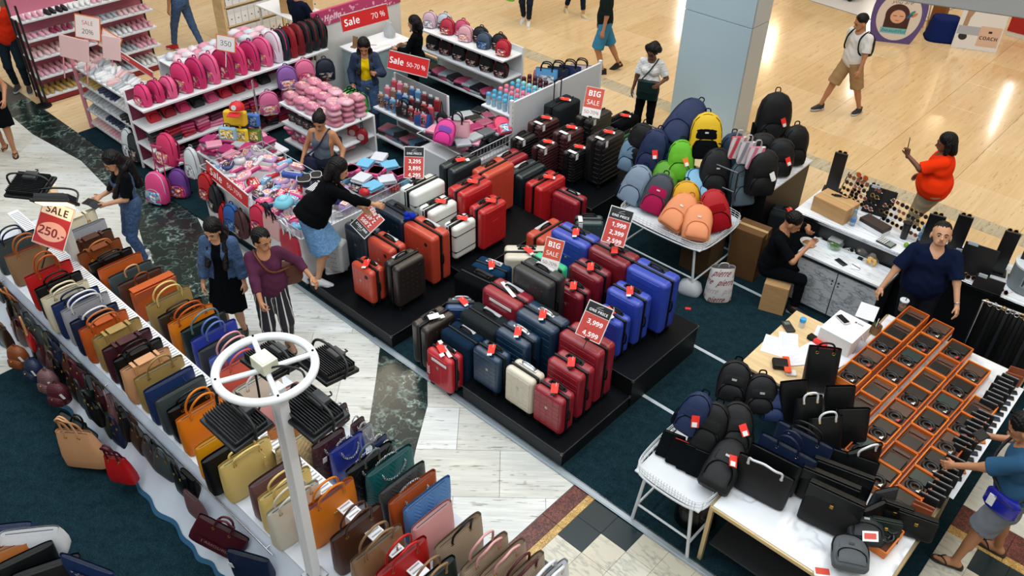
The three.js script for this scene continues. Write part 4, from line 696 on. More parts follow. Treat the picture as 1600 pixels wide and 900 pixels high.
if(o.lock)part('lock',[tor(.022,.004,w*.28,my + bh*.32,fz + .004),cy(.018,.018,.008,w*.28,my + bh*.32,fz + .003,14,PI / 2)],iron,t);
if(o.tag){const q=part('luggage_tag',[T(rb(.075,.006,.13,.002,0,0,0,1),.02*(o.tag>1?-1:1),h + .028,.03,.1,.6*o.tag,.08)],o.tagC??TAGR,t);part('tag_card',T(rb(.05,.007,.05,.002,0,0,0,1),.05,h + .02,.09,.1,.6*o.tag,.08),o.tagB?BLACK:TAGW,q);part('tag_cord',tube([[-.03,h + .018,-.05],[0,h + .05,-.02],[.02,h + .034,.01]],.003,8,4),TAGW,q);}
if(o.slip)part('paper_slip',[T(rb(.055,.004,.14,.001,0,0,0,1),-w*.32,h - .004,.03,0,0,0),rb(.055,.09,.004,.001,-w*.32,h - .055,fz + .005,1)],TAGW,t);
if(o.strips){part('paper_slip',T(rb(.3,.004,.045,.001,0,0,0,1),-.02,h - .005,-.02,0,-.35),TAGW,t);part('paper_slip',rb(w*.6,.035,.004,.001,.03,h - .09,fz + .008,1),TAGW,t);}
if(o.letters){const q=print(.07,.2,(x,W,HH)=>{x.fillStyle='#b3202c';x.fillRect(0,0,W,HH);x.save();x.translate(W / 2,HH / 2);x.rotate(-PI / 2);txt(x,'DISC',0,0,W*.9,'#f2f0ee','bold','center',HH*.95);x.restore();},96);part('lettering',face(.06,.18,-w*.38,y0 + bh*.42,fz + .005),q,t);}
caseList.push([t,yaw===Y90?d:w,yaw===Y90?w:d,h]);
return t;
}
suitcase(574,411,.2,'S','coral',0,{lock:1,tag:1,paleH:1},'small coral red cabin case with a lock ring at the platform corner');
suitcase(631,401,.2,'M','bronze',Y90,{style:'dots',lock:1,badge:0,back:'black',paleH:1},'dark bronze suitcase with studded face, in front of the coral cases');
suitcase(664,351,.2,'L','coral',0,{lock:1,paleH:1},'largest coral suitcase with a black centre band, beside the white cabin case');
suitcase(602,373,.2,'M','coral',0,{lock:1,paleH:1},'medium coral suitcase between the bronze case and the navy cases');
suitcase(568,352,.2,'M','navy2',0,{lock:1},'dark navy suitcase with a price card on top, below the woman in black');
suitcase(622,327,.2,'L','navy2',0,{lock:1},'large dark navy suitcase being wiped with a blue cloth');
suitcase(720,342,.35,'S','white',Y90,{trim:1,style:'none',tag:1,badge:0},'smallest white suitcase with black trim lines and orange tag, at the platform edge');
suitcase(687,315,.35,'M','white',Y90,{trim:1,style:'none',tag:1,tagB:1,badge:0},'middle sized white suitcase with black trim lines, between two other white cases');
suitcase(660,285,.35,'L','white',Y90,{trim:1,style:'none',badge:0},'largest white suitcase with black trim lines, below the one price card');
suitcase(761,316,.35,'M','cherry',Y90,{style:'panel',tag:1,tagB:1,trimR:1,badge:0},'cherry red suitcase with a panelled face, beside the smallest white case');
suitcase(741,282,.35,'L','cherry',Y90,{style:'panel',tag:1,tagB:1,badge:0},'taller cherry red suitcase with red tag, behind the lower cherry one');
suitcase(719,250,.35,'L','teal',Y90,{lock:1,tag:2,badge:0},'dark teal suitcase behind the taller cherry red one');
suitcase(762,262,.35,'L','coral',Y90,{badge:0},'coral suitcase standing behind the dark teal case by the bin of kids pouches');
suitcase(795,243,TOP,'L','burg',Y90,{badge:0,paleH:1},'rose red suitcase squeezed against the tall dark green case');
suitcase(822,260,TOP,'L','teal',Y90,{style:'panel',badge:0,paleH:1},'tall dark green suitcase with a steel badge, before the black ribbed cases');
suitcase(857,280,TOP,'L','cherry',Y90,{style:'panel',tag:1,badge:0},'glossy red suitcase beside the tall dark green one');
suitcase(886,300,TOP,'M','burg',0,{slip:0,badge:0,paleH:1},'burgundy suitcase with a white strip down its side, on the carpet');
[[831,204,'S','to the left end, in the front row',0],[862,218,'S','in the middle of the front row',1],[905,233,'S','at the front corner nearest the wire basket of backpacks',2],[942,206,'L','largest, beside the green case',2],
[846,187,'M','behind the left end of the front row',1],[889,200,'M','ringed by the other black ribbed cases',1],[918,180,'L','under the upper big sale card',0]].forEach(([x,y,s,w,k])=>suitcase(x,y,.35,s,k===1?'plum':'black',Y90,{style:'ribs',slip:1,tag:k?1:0,badge:0,matte:1},'black ribbed suitcase with white slip, '+ w));
suitcase(870,161,.35,'L','grey',Y90,{style:'groove',soft:1,pole:1,tag:1,badge:0},'dark green-black suitcase with its trolley handle pulled out, by the white partition');
suitcase(977,184,TOP,'L','black',Y90,{soft:1,tag:1,badge:0},'black soft suitcase with a red tag, behind the green case');
suitcase(982,205,TOP,'M','green',Y90,{style:'groove',badge:0},'bright green suitcase between the black cases and the hanging backpacks');
suitcase(677,494,TOP,'M','bronze',Y90,{paleH:0,tag:2,tagC:TAGW,lock:1,badge:0},'dark bronze suitcase standing alone at the aisle beside the blue steel case');
suitcase(722,470,TOP,'S','steel',.75,{style:'panel',tag:1,clearH:1,badge:0,back:'black'},'steel blue topped suitcase behind the lone bronze one');
suitcase(718,532,TOP,'S','red',0,{style:'panel',tag:2,paleH:1,letters:1,strips:1},'bright red cabin case with white letters on its edge');
suitcase(769,545,.21,'S','navy',0,{style:'grid',tag:1,badgeX:.1},'navy cabin case between the bright red and the cream cabin cases');
suitcase(821,576,.21,'S','cream',0,{style:'grid',tag:0,clearH:1},'cream cabin case with a tiled face on the lower step');
suitcase(867,606,.21,'S','burg',0,{style:'grid',tag:1,tagB:1},'burgundy cabin case with a tiled face at the front corner of the lower step');
suitcase(893,565,.21,'M','burg',0,{style:'grid',tag:1,tagB:1,badge:0},'medium burgundy case behind the burgundy cabin case');
suitcase(918,525,.21,'L','burg',0,{style:'grid',badge:0},'large burgundy case with the 3,999 price card on top');
suitcase(812,516,.21,'M','navy',0,{style:'grid',tag:1,clearH:1},'medium navy case with orange tag behind the cream cabin case');
suitcase(850,487,.21,'L','navy',0,{style:'grid',tag:1,clearH:1},'large navy case with orange tag, in front of the red case with white strips');
suitcase(733,513,TOP,'M','navy2',0,{paleH:1,badge:0,soft:1},'dark navy soft case behind the bright red cabin case');
suitcase(758,494,TOP,'L','grey',0,{paleH:1,badge:0,soft:1},'charcoal soft case behind the dark navy soft case');
suitcase(795,456,.21,'L','burg',0,{style:'panel',strips:1,paleH:1},'red case with white paper strips across its top');
suitcase(829,430,.42,'L','grey',0,{matte:1,strips:0,paleH:1,badge:0},'dark grey case between the mint one and the red one with strips');
suitcase(853,413,.42,'M','mint',0,{badge:0},'mint green case under the lower big sale card');
suitcase(888,448,.42,'S','burg2',0,{style:'panel',tag:1,tagB:1},'smaller dark burgundy case in front of the upper step, beside the blue cases');
suitcase(918,420,.42,'M','burg2',0,{style:'panel',tag:1,tagB:1},'medium dark burgundy case between the smaller one and the largest one');
suitcase(955,388,.42,'L','burg2',0,{style:'panel',tag:1,tagB:1},'largest dark burgundy case with the 1,999 price card standing on it');
suitcase(899,370,.42,'L','blue',0,{style:'panel',tag:1},'blue case beside the coral case at the back of the upper step');
suitcase(857,356,TOP,'L','coral',Y90,{paleH:1,badge:0},'coral case turned sideways behind the mint green one');
suitcase(825,392,TOP,'L','cream',.75,{tag:1,badge:0,back:'cream',style:'none'},'cream case with black straps behind the mint green one');
suitcase(768,413,TOP,'M','navy',.2,{soft:1,clearH:1,tag:1,badge:0,paleH:1},'navy soft case with a square orange tag, near the white cabin case');
suitcase(748,432,TOP,'L','black',.1,{soft:1,badge:0},'black soft case in the shade behind the steel blue one');
suitcase(921,340,TOP,'S','glass',.75,{style:'groove',slip:1,badge:0},'smoky grey cabin case alone on the carpet by the wire basket');
suitcase(1019,420,.42,'L','blue',0,{style:'panel',badge:0,clearH:0},'largest royal blue case at the corner of the upper step');
suitcase(984,454,.42,'M','blue',0,{style:'panel',tag:1},'middle royal blue case between the largest and the smallest');
suitcase(957,488,.42,'S','blue',0,{style:'panel',tag:2,badge:0},'smallest royal blue case in front of the two other blue ones');
suitcase(1233,330,TOP,'M','grey',.2,{soft:1,tag:1,badge:0},'olive grey soft case beside the eyewear counter');
easeApart(caseList,'xz',80,.22);
function priceCard(px,py,h,w,hh,rot,draw,label,back=M(0xd8d8d6,.5),name='price_card'){
const p=G(px,py,h);const t=thing(name,label,'sign',p);t.rotation.set(rot[0],rot[1],rot[2],'YXZ');
part('board',rb(w,hh,.01,.002,0,0,0,1),back,t);part('printed_face',face(w - .012,hh - .012,0,0,.0056),print(w,hh,draw),t);
part('stem',bar([0,-hh / 2,-.004],[0,-hh / 2 - .1,-.004],.005),iron,t);part('clip',rb(.05,.03,.02,.004,0,-hh / 2,0,1),BLACK,t);
return t;
}
const onePrice=(nums)=>(x,W,H)=>{
x.fillStyle='#e9e6e2';x.fillRect(0,0,W,H);x.fillStyle='#16191d';x.fillRect(3,3,W - 6,H*.3);x.fillStyle='#c5463f';x.fillRect(3,H*.32,W - 6,H*.67);
x.strokeStyle='#eee';x.lineWidth=3;x.beginPath();x.moveTo(W*.4,H*.1);x.lineTo(W*.62,H*.05);x.moveTo(W*.36,H*.13);x.lineTo(W*.66,H*.13);x.stroke();txt(x,'ONE PRICE',W / 2,H*.21,W*.15,'#f4f4f4');
nums.forEach((n,i)=>{const y=H*(.32 + .67*(i + .62)/ nums.length);if(nums.length<3||i>-1)txt(x,'24"',W*.3,y - H*.1,W*.1,'#7a1c1c');txt(x,n,W*.54,y,W*.26,'#ffffff','bold','center',W*.72);});
};
const bigSale=(x,W,H)=>{x.fillStyle='#d2553f';x.fillRect(0,0,W,H);txt(x,'BIG',W / 2,H*.2,W*.42,'#fff');txt(x,'SALE',W / 2,H*.51,W*.34,'#fff','','center',W*.8);x.fillStyle='#f1ece8';x.fillRect(0,H*.7,W,H*.3);txt(x,'50-70%',W / 2,H*.85,W*.26,'#8a2f2a','','center',W*.9);};
priceCard(929,503,1.24,.27,.38,[-.55,.45,-.22],onePrice(['3,999','4,599']),'one price card reading 3,999 and 4,599 on the large burgundy case');
priceCard(965,354,1.45,.27,.42,[-.5,.5,-.14],onePrice(['1,999','2,399','2,599']),'one price card reading 1,999 over two more prices, on the largest dark burgundy case');
priceCard(647,254,1.32,.27,.4,[-.5,.5,.1],onePrice(['3,295','3,895','4,295']),'one price card with three prices behind the largest white suitcase');
priceCard(574,347,1.0,.27,.34,[-.85,.55,2.5],onePrice(['2,095','2,495','2,895']),'one price card lying upside down on the dark navy suitcase');
priceCard(863,396,1.24,.21,.34,[-.4,.5,-.12],bigSale,'lower big sale card standing over the mint green suitcase');
priceCard(927,160,1.35,.27,.42,[-.4,.5,-.06],bigSale,'upper big sale card standing among the black ribbed suitcases');
solo('cleaning_cloth',[T(rb(.14,.04,.1,.018,0,0,0,3),0,0,0,.2,.4),sp(.04,.05,.025,.01),sp(.035,-.03,.03,.02)],fabric(0x1a2fa8),'blue cleaning cloth under the hand of the woman in black','cloth',G(640,338,.99),.3);
const packList=[];
function backpack(pos,rot,o,label,group){
const k=o.k??1.2,w=(o.w??.3)*k,h=(o.h??.44)*k,d=(o.d??.18)*k,c=o.col,m=M(c,.6,{specularIntensity:.75,bumpMap:TX.leather,bumpScale:.0012}),m2=o.col2 !==undefined?fabric(o.col2):m,dk=fabric(o.dark??new THREE.Color(c).multiplyScalar(.35).getHex());
const t=thing(o.name??'backpack',label,'backpack',pos,0,group);t.rotation.set(rot[0]??0,rot[1]??0,rot[2]??0,'YXZ');
const hw=w / 2,hd=d / 2;
part('body',loft([[0,hw*.82,hd*.6,3.5],[.02,hw*.95,hd*.9,3.5],[h*.3,hw,hd,3],[h*.62,hw*.98,hd*.95,2.8,0,-.005],[h*.82,hw*.86,hd*.8,2.5,0,-.012],[h*.94,hw*.6,hd*.55,2.2,0,-.02],[h,hw*.22,hd*.2,2,0,-.028]],22),m,t);
part('front_pocket',loft([[.02,hw*.74,hd*.35,3.2,0,hd*.72],[.05,hw*.82,hd*.52,3,0,hd*.76],[h*.3,hw*.82,hd*.52,2.8,0,hd*.72],[h*.44,hw*.66,hd*.36,2.4,0,hd*.68],[h*.5,hw*.3,hd*.12,2,0,hd*.62]],20),m2,t);
if(o.mid !==0)part('upper_pocket',loft([[h*.46,hw*.6,hd*.2,3,0,hd*.72],[h*.5,hw*.68,hd*.3,3,0,hd*.7],[h*.66,hw*.66,hd*.3,2.6,0,hd*.6],[h*.76,hw*.42,hd*.16,2,0,hd*.5]],18),o.col3 !==undefined?fabric(o.col3):m2,t);
const zc=o.zip !==undefined?fabric(o.zip):dk;
part('zip',tube([[-hw*.93,h*.25,hd*.35],[-hw*.92,h*.62,hd*.35],[-hw*.66,h*.87,hd*.25],[0,h*.975,hd*.06],[hw*.66,h*.87,hd*.25],[hw*.92,h*.62,hd*.35],[hw*.93,h*.25,hd*.35]],.007,26,5),zc,t);
part('pocket_zip',tube([[-hw*.74,h*.16,hd*1.1],[-hw*.7,h*.34,hd*1.1],[-hw*.36,h*.47,hd*.98],[hw*.36,h*.47,hd*.98],[hw*.7,h*.34,hd*1.1],[hw*.74,h*.16,hd*1.1]],.005,20,5),zc,t);
part('carry_loop',tube([[-.035,h*.97,-hd*.5],[-.025,h*1.06,-hd*.55],[.025,h*1.06,-hd*.55],[.035,h*.97,-hd*.5]],.008,10,5),dk,t);
for(const s of[-1,1])part('shoulder_strap',tube([[s*hw*.3,h*.9,-hd*.7],[s*hw*.62,h*.66,-hd*1.28],[s*hw*.7,h*.38,-hd*1.2],[s*hw*.7,h*.08,-hd*.8]],.016,12,6),dk,t);
if(o.side)for(const s of[-1,1])part('side_pocket',loft([[.02,.02,hd*.6,3,s*hw*.96],[.05,.03,hd*.7,3,s*hw*.97],[h*.34,.026,hd*.68,3,s*hw*.99]],12),dk,t);
if(o.logo)part('logo',rb(.045,.02,.004,.001,.0,h*.62,hd*.98,1),M(o.logo,.5),t);
if(o.patch){part('picture_panel',loftPanel(hw*.7,h*.4,h*.24,hd*1.3),picture(o.patch),t);}
if(o.tag){const q=part('hang_tag',T(rb(.07,.11,.004,.001,0,0,0,1),hw*.4,h*.55,hd + .05,-.35,.3,.4),o.tagC??TAGR,t);part('tag_card',T(rb(.045,.045,.005,.001,0,0,0,1),hw*.46,h*.5,hd + .068,-.35,.3,.4),TAGW,q);}
if(o.wheels){part('trolley_frame',[bar([-.08,.02,-hd - .02],[-.08,h +(o.pull??.1),-hd - .02],.008),bar([.08,.02,-hd - .02],[.08,h +(o.pull??.1),-hd - .02],.008),rb(.2,.03,.03,.01,0,h +(o.pull??.1),-hd - .02)],M(o.frame??0xb03060,.4),t);for(const s of[-1,1])part('wheel',cy(.03,.03,.02,s*hw*.8,.03,-hd,12,0,0,PI / 2),RUBBER,t);}
packList.push([t,w,d]);return t;
}
const PIC={};
function picture(k){
if(PIC[k])return PIC[k];const pal={pink:['#d9376e','#f3b8c8','#8a4a3a','#f0d9b0','#ffffff'],blue:['#5fb4dc','#d9b27a','#ffffff','#b8486a','#2f6ca8'],princess:['#f4e6dc','#e08a3a','#f2c84e','#d95a8a','#a8d0e8'],red:['#b81c24','#f0c090','#ffffff','#2a4a9c','#e8a030'],dark:['#141418','#8a2a2a','#d8cfc4','#3a3a44','#b09a80'],yellow:['#e8b820','#2a5a9c','#f2e2b0','#8a6a2a','#ffffff'],white:['#dfe2e4','#8a98a8','#c84a6a','#5a6a7a','#ffffff'],denim:['#27406e','#6a8ab8','#101c30','#8aa8d0','#3a5a90']}[k];
const s0=seed;seed=k.length*977 + k.charCodeAt(0);
PIC[k]=print(1,1,(x,W,H)=>{x.fillStyle=pal[0];x.fillRect(0,0,W,H);for(let i=0;i<46;i++){x.fillStyle=pal[1 + Math.floor(rnd()*4)];x.globalAlpha=.75;x.beginPath();x.ellipse(rnd()*W,rnd()*H,4 + rnd()*18,4 + rnd()*12,rnd()*3,0,7);x.fill();}x.globalAlpha=1;},128);
seed=s0;return PIC[k];
}
function loftPanel(hw,hh,y,z){const g=new THREE.PlaneGeometry(hw*2,hh,6,6),p=g.attributes.position;for(let i=0;i<p.count;i++){const u=p.getX(i)/ hw,v=p.getY(i)/ hh*2;p.setZ(i,.022*(1 - u*u)*(1 - .5*v*v)- .006);}g.computeVertexNormals();g.translate(0,y,z - .012);return g;}
const pp=(px,py,h)=>G(px,py,h);
function wireBasket(x0,x1,z0,z1,y,label){
const t=thing('wire_basket',label,'basket',V((x0 + x1)/ 2,TOP,(z0 + z1)/ 2));const w=x1 - x0,d=z1 - z0;const W2=M(0xd3d7da,.4);
part('tray',rb(w,.02,d,.008,0,y - .1,0),W2,t);
for(const yy of[y - .1,y - .065,y - .03,y])part('rim_wire',tube([[-w / 2 + .06,yy,-d / 2],[w / 2 - .06,yy,-d / 2],[w / 2,yy,-d / 2 + .06],[w / 2,yy,d / 2 - .06],[w / 2 - .06,yy,d / 2],[-w / 2 + .06,yy,d / 2],[-w / 2,yy,d / 2 - .06],[-w / 2,yy,-d / 2 + .06]].map((p)=>V(...p)),yy===y - .1?.012:.004,64,5,true),W2,t);
const ws=[];for(let i=0;i<=20;i++)for(const s of[-1,1])ws.push(bar([-w / 2 + .05 + i*(w - .1)/ 20,y - .1,s*d / 2],[-w / 2 + .05 + i*(w - .1)/ 20,y,s*d / 2],.003,4));for(let i=0;i<=10;i++)for(const s of[-1,1])ws.push(bar([s*w / 2,y - .1,-d / 2 + .05 + i*(d - .1)/ 10],[s*w / 2,y,-d / 2 + .05 + i*(d - .1)/ 10],.003,4));
part('upright_wires',ws,W2,t);
for(const s of[-1,1]){for(const q of[-1,1])part('leg',bar([s*(w / 2 - .03),0,q*(d / 2 - .05)],[s*(w / 2 - .1),y - .11,q*(d / 2 - .05)],.017,8),W2,t);part('cross_bar',bar([s*(w / 2 - .045),.2,-d / 2 + .05],[s*(w / 2 - .045),.2,d / 2 - .05],.013,8),W2,t);}
for(const q of[-1,1])part('long_bar',bar([-w / 2 + .05,.24,q*(d / 2 - .05)],[w / 2 - .05,.24,q*(d / 2 - .05)],.012,8),W2,t);
return t;
}
wireBasket(-5.3,-4.05,-8.95,-7.97,.8,'white wire basket on folding legs holding the colourful backpacks');
wireBasket(-2.58,-1.9,-5.5,-4.62,.8,'white wire basket on folding legs holding black backpacks at the aisle');
const Q=.72,RB=(px,py,h,rot,o,l)=>{const p=G(px,py,Q +(o.h??.44)*.5*(o.k??1.2)+(h??0));const e=new THREE.Euler(rot[0]??0,rot[1]??0,rot[2]??0,'YXZ');const c=V(0,(o.h??.44)*.5*(o.k??1.2),0).applyEuler(e);return backpack(p.sub(c),rot,o,l);};
RB(994,288,0,[-.25,.3,-.25],{col:0x7a8a9c,col2:0x7a8a9c,dark:0x141a26,zip:0x141a26,side:1},'grey blue backpack with dark zips at the left end of the wire basket');
RB(1028,302,0,[-.3,.4,-.2],{col:0x3a4048,col2:0xa01c4a,col3:0xa01c4a,logo:0xe0c0c8},'crimson and grey backpack next to the grey blue one in the wire basket');
RB(1040,275,.1,[-.4,.5,-.1],{col:0x5a9a28,dark:0x20261a,h:.34},'green backpack wedged behind the crimson one');
RB(1064,250,.25,[-.2,.5,.05],{col:0x5fae1e,dark:0x1c2a12,zip:0x16200e,tag:1,tagC:M(0xe07818,.5),side:1},'bright lime green backpack with an orange tag');
RB(1072,312,.02,[-.4,.55,.1],{col:0xd09a1c,dark:0x30260c,h:.4},'mustard yellow backpack behind the peach ones');
RB(1062,330,0,[-.7,.35,-.35],{col:0xd9895c,dark:0xa05a38,zip:0xc07048,logo:0xd8d4d0,h:.42,mid:0},'peach backpack leaning left at the basket front');
RB(1090,347,0,[-.7,.65,-.1],{col:0xdd8c60,dark:0xa05a38,zip:0xc07048,logo:0xd8d4d0,h:.38,mid:0},'peach backpack in front of the red one at the basket corner');
RB(1117,328,0,[-.3,.8,.25],{col:0xa8141c,col2:0x8c1018,dark:0x2a0a0c,zip:0x0a0404,d:.2},'red backpack at the right corner of the wire basket');
RB(1095,290,.05,[-.8,1.3,.2],{col:0x7fb0d0,dark:0x3a5a70,h:.42,d:.1},'pale blue cloth bag lying across the basket');
RB(1117,268,.15,[-.2,.8,-.1],{col:0x04070d,dark:0x020406,logo:0xc8ccd0,h:.52,w:.34},'large black backpack in the middle of the wire basket stall');
RB(1160,285,.05,[-.15,.9,.05],{col:0x44535c,col2:0x56656e,dark:0x161c20,tag:1,h:.5,side:1},'slate grey backpack with red tags at the right end');
RB(1178,262,.1,[-.1,1.0,.1],{col:0x4a2432,dark:0x090609,h:.46},'plum backpack behind the slate grey one');
{
const t=thing('hanging_rail','chrome rail frame behind the wire basket stall, hung with backpacks','rail',V(-5.05,TOP,-9.15));const b=(a,c)=>part('rail_bar',bar(a,c,.012,8),M(0x6a6c6e,.3,{metalness:.9}),t);
for(const z of[-.14,.15]){b([-.88,1.3,z],[.8,1.3,z]);for(const x of[-.88,.8])b([x,0,z],[x,1.3,z]);}for(const x of[-.88,.8])b([x,1.3,-.14],[x,1.3,.15]);b([-.88,1.02,.15],[.8,1.02,.15]);
}
RB(1103,212,.55,[-.15,.6,.05],{col:0xd9b21c,col2:0x07090d,col3:0x07090d,dark:0x06080c,zip:0x06080c,h:.5,w:.34,logo:0xd0d0d0},'yellow and black backpack below the pale pillar');
RB(1070,190,.55,[-.5,.5,-.5],{col:0x14244a,dark:0x0a1020,h:.56,w:.36,d:.2},'large navy blue backpack leaning against the pillar foot');
RB(1020,235,.25,[-.1,.3,-.15],{col:0x16264a,dark:0x0a1020,tag:1,h:.5},'navy backpack with a red and white tag at the rail end');
RB(1043,232,.25,[-.1,.4,0],{col:0x26508c,dark:0x0e1a30,h:.44},'mid blue backpack beside the lime green one');
RB(1000,225,.2,[0,.3,-.1],{col:0x05080d,dark:0x030407,h:.5},'black backpack hanging beside the bright green suitcase');
RB(985,240,.1,[0,.2,-.1],{col:0x6a88a0,dark:0x1a2430,h:.4,w:.24},'pale blue grey bag hanging under the black backpack');
RB(1144,237,.25,[0,.8,0],{col:0x20384e,dark:0x101a24,h:.44},'dark blue backpack between the yellow one and the striped shopping bags');
[[1152,228,'red and white striped shopping bag hanging on the chrome rail','#c84050'],[1166,236,'grey striped shopping bag hanging on the chrome rail','#8a8a94'],[1180,244,'pink striped shopping bag hanging at the end of the chrome rail','#c87088']].forEach(([x,y,l,c])=>{const p=GZ(x,y,-9.2);const t=thing('striped_bag',l,'bag',V(p.x,p.y - .18,-9.22),.8);part('body',loft([[0,.1,.03,4],[.02,.11,.04,4],[.3,.1,.02,4]],18),print(.2,.3,(q,W,H)=>{q.fillStyle='#d8d4d4';q.fillRect(0,0,W,H);for(let i=0;i<10;i++){q.fillStyle=c;q.fillRect(i*W / 10,0,W / 22,H);}},128),t);for(const s of[-1,1])part('handle',tube([[-.04,.3,s*.02],[-.03,.39,s*.01],[.03,.39,s*.01],[.04,.3,s*.02]],.004,10,5),M(0xc0b8b8,.5),t);});
{
const t=thing('stone_counter','black counter with a white stone top beside the pillar','counter',V(-4.4,TOP,-9.98));part('cabinet',rb(.84,.94,1.2,.006,0,.47,0),M(0x040609,.5),t);part('stone_top',rb(.88,.03,1.26,.006,0,.955,0),M(0xffffff,.3,{map:TX.marbleW}),t);part('kick_plate',rb(.82,.08,.02,.004,0,.06,.605),iron,t);
const c=.99;const at=(px,py,h,rot,o,l)=>{const p=G(px,py,h);return backpack(V(p.x,c,p.z),rot,o,l);};
at(1213,165,1.55,[0,.7,0],{col:0x04060a,dark:0x020406,h:.62,w:.4,d:.24,tag:1,side:1},'tall black backpack standing highest on the stone topped counter');
at(1245,212,1.4,[0,.9,0],{col:0x040508,dark:0x020305,h:.46,w:.3,d:.2,mid:0},'black case bag beside the tall black backpack');
at(1192,222,1.4,[0,.7,0],{col:0x05070b,dark:0x020406,h:.44,w:.34,d:.2,logo:0xc8c8c8},'black laptop bag with buckles in the middle of the stone counter');
at(1222,228,1.4,[0,.7,0],{col:0x06090e,dark:0x020406,h:.42,w:.32,d:.2,tag:1},'black laptop bag with a red tag in front of the tall backpack');
at(1193,256,1.4,[0,.8,0],{col:0x040609,dark:0x020305,h:.5,w:.34,d:.22,tag:1,tagC:TAGW},'black bag with a long white tag at the front of the stone counter');
}
[[1085,645,.2,[-.2,.2,-.2],{col:0x14264a,dark:0x0a1020,h:.42,w:.26,tag:1,side:1},'navy blue backpack with red and white tag at the back of the black backpack basket'],
[1110,665,.1,[-.3,.3,-.1],{col:0x040609,dark:0x020305,h:.46},'black backpack just in front of the navy blue one'],[1147,595,.15,[-.3,.4,0],{col:0x040609,dark:0x020305,h:.4,logo:0xb0b0b0},'black backpack by the wooden table corner'],[1188,615,.1,[-.3,.6,0],{col:0x04060a,dark:0x020305,h:.38,logo:0xb0b0b0},'black shoulder pack beside the wooden table corner'],
[1150,668,.1,[-.5,.5,.1],{col:0x040508,dark:0x020305,h:.46,tag:1},'black backpack with a flat red tag, amid the basket'],[1207,632,.05,[-.4,.6,.1],{col:0x182c54,dark:0x0a1020,h:.3,w:.24},'small blue backpack at the edge of the marble table'],
[1132,725,-.05,[-1.05,.35,-.2],{col:0x040609,dark:0x020305,h:.5,tag:1,logo:0xc0c0c0},'black backpack lying on its back with a red tag at the basket front'],[1150,695,.0,[-.7,.4,0],{col:0x040609,dark:0x020305,h:.42},'black backpack leaning behind the lying one']].forEach(([x,y,h,r,o,l])=>RB(x,y,h,r,{k:1.02,...o},l));
[[1040,716,0],[1056,728,1],[1073,738,2],[1088,746,3]].forEach(([x,y,k])=>{const t=thing('document_pouch',['widest black document pouch lying at the basket rim','black document pouch with an orange mark','black document pouch between two slimmer pouches','black document pouch touching the lying backpack'][k],'pouch',G(x,y,.74),.2);t.rotation.set(-1.0,.25,0,'YXZ');part('body',loft([[0,.1,.012,5],[.01,.11,.024,4],[.22,.11,.022,4],[.25,.1,.008,4]],16),fabric(0x05080b),t);part('zip',rb(.18,.006,.01,.002,0,.235,.016,1),k===1?TAGR:iron,t);});
{const t=thing('shopping_bag','white shopping bag printed with red words below the colourful backpack basket','bag',G(1120,466,TOP).setY(TOP),.75);part('body',loft([[0,.15,.1,3],[.03,.17,.12,3],[.25,.16,.11,2.6],[.42,.15,.08,2.6],[.5,.15,.05,3]],24,true,false),print(.9,.6,(x,W,H)=>{x.fillStyle='#dcd8d6';x.fillRect(0,0,W,H);for(let r=0;r<8;r++)for(let k=0;k<4;k++){const px=(k +(r % 2)*.5)*W / 3.6,py=(r + .5)*H / 8;txt(x,'pierre',px,py,H*.11,r % 3?'#7a2028':'#b8b0b0','bold');}},512),t);part('opening',loft([[.4,.14,.06,3],[.49,.145,.042,3]],20),M(0x3a3638,.8),t);part('handle',tube([[-.06,.49,0],[-.04,.56,.02],[.05,.55,.01],[.07,.49,0]],.006,12,5),OFFW,t);}
{const t=thing('shopping_bag','crumpled white bag lying under the folding legs of the backpack basket','bag',G(1077,456,TOP).setY(TOP),.3);part('body',loft([[0,.14,.1,3],[.05,.16,.12,2.6],[.14,.13,.1,2.4],[.19,.06,.04,2]],20),M(0xb8bcbe,.5),t);part('handle',tube([[-.04,.18,0],[0,.24,.02],[.05,.18,0]],.006,10,5),OFFW,t);}
{const t=thing('plastic_sack','black plastic sack under the basket of black backpacks','sack',V(-2.1,TOP,-5.05),.4);part('body',loft([[0,.16,.13,2.6],[.06,.2,.17,2.3],[.22,.18,.15,2.2],[.34,.1,.08,2],[.38,.03,.03,2]],22),M(0x040507,.25),t);part('knot',loft([[.37,.03,.03,2],[.4,.02,.02,2],[.46,.06,.04,2]],12),M(0x040507,.3),t);}
function carton(pos,w,h,d,yaw,label,tape=1,col=0xffffff){
const t=thing('cardboard_box',label,'box',pos,yaw);const m=M(col,.8,{map:TX.card});part('carton',rb(w,h,d,.004,0,h / 2,0),m,t);
for(const s of[-1,1])part('flap',rb(w - .004,.005,d / 2 - .003,.001,0,h + .002,s*d / 4,1),m,t);if(tape)part('packing_tape',[rb(w + .002,.003,.05,.001,0,h + .006,0,1),rb(.003,.1,.05,.001,w / 2 + .001,h - .05,0,1)],M(0xb89a6a,.3),t);return t;
}
carton(V(-4.35,TOP,-8.62),.42,.62,.36,0,'tall brown cardboard box under the backpack basket corner',1,0x6a6650);carton(V(-3.86,TOP,-8.92),.4,.7,.3,.1,'brown cardboard box beside the black counter',1,0x8a7a5c);carton(G(1207,478,TOP).setY(TOP),.3,.4,.3,.3,'brown cardboard box used as a stool by the seated man');
{const t=thing('dropped_tag','small orange price tag dropped on the dark carpet','tag',G(1075,482,TOP + .004),.6);part('card',rb(.07,.004,.04,.001,0,0,0,1),TAGR,t);part('loop',tube([[-.035,.002,0],[-.06,.004,.01],[-.075,.002,0]],.002,6,4),BLACK,t);}
const PINKS=[0xd93a72,0xc22a62,0xe05a8a,0xb82458],PANEL=M(0xe2e4e6,.5);
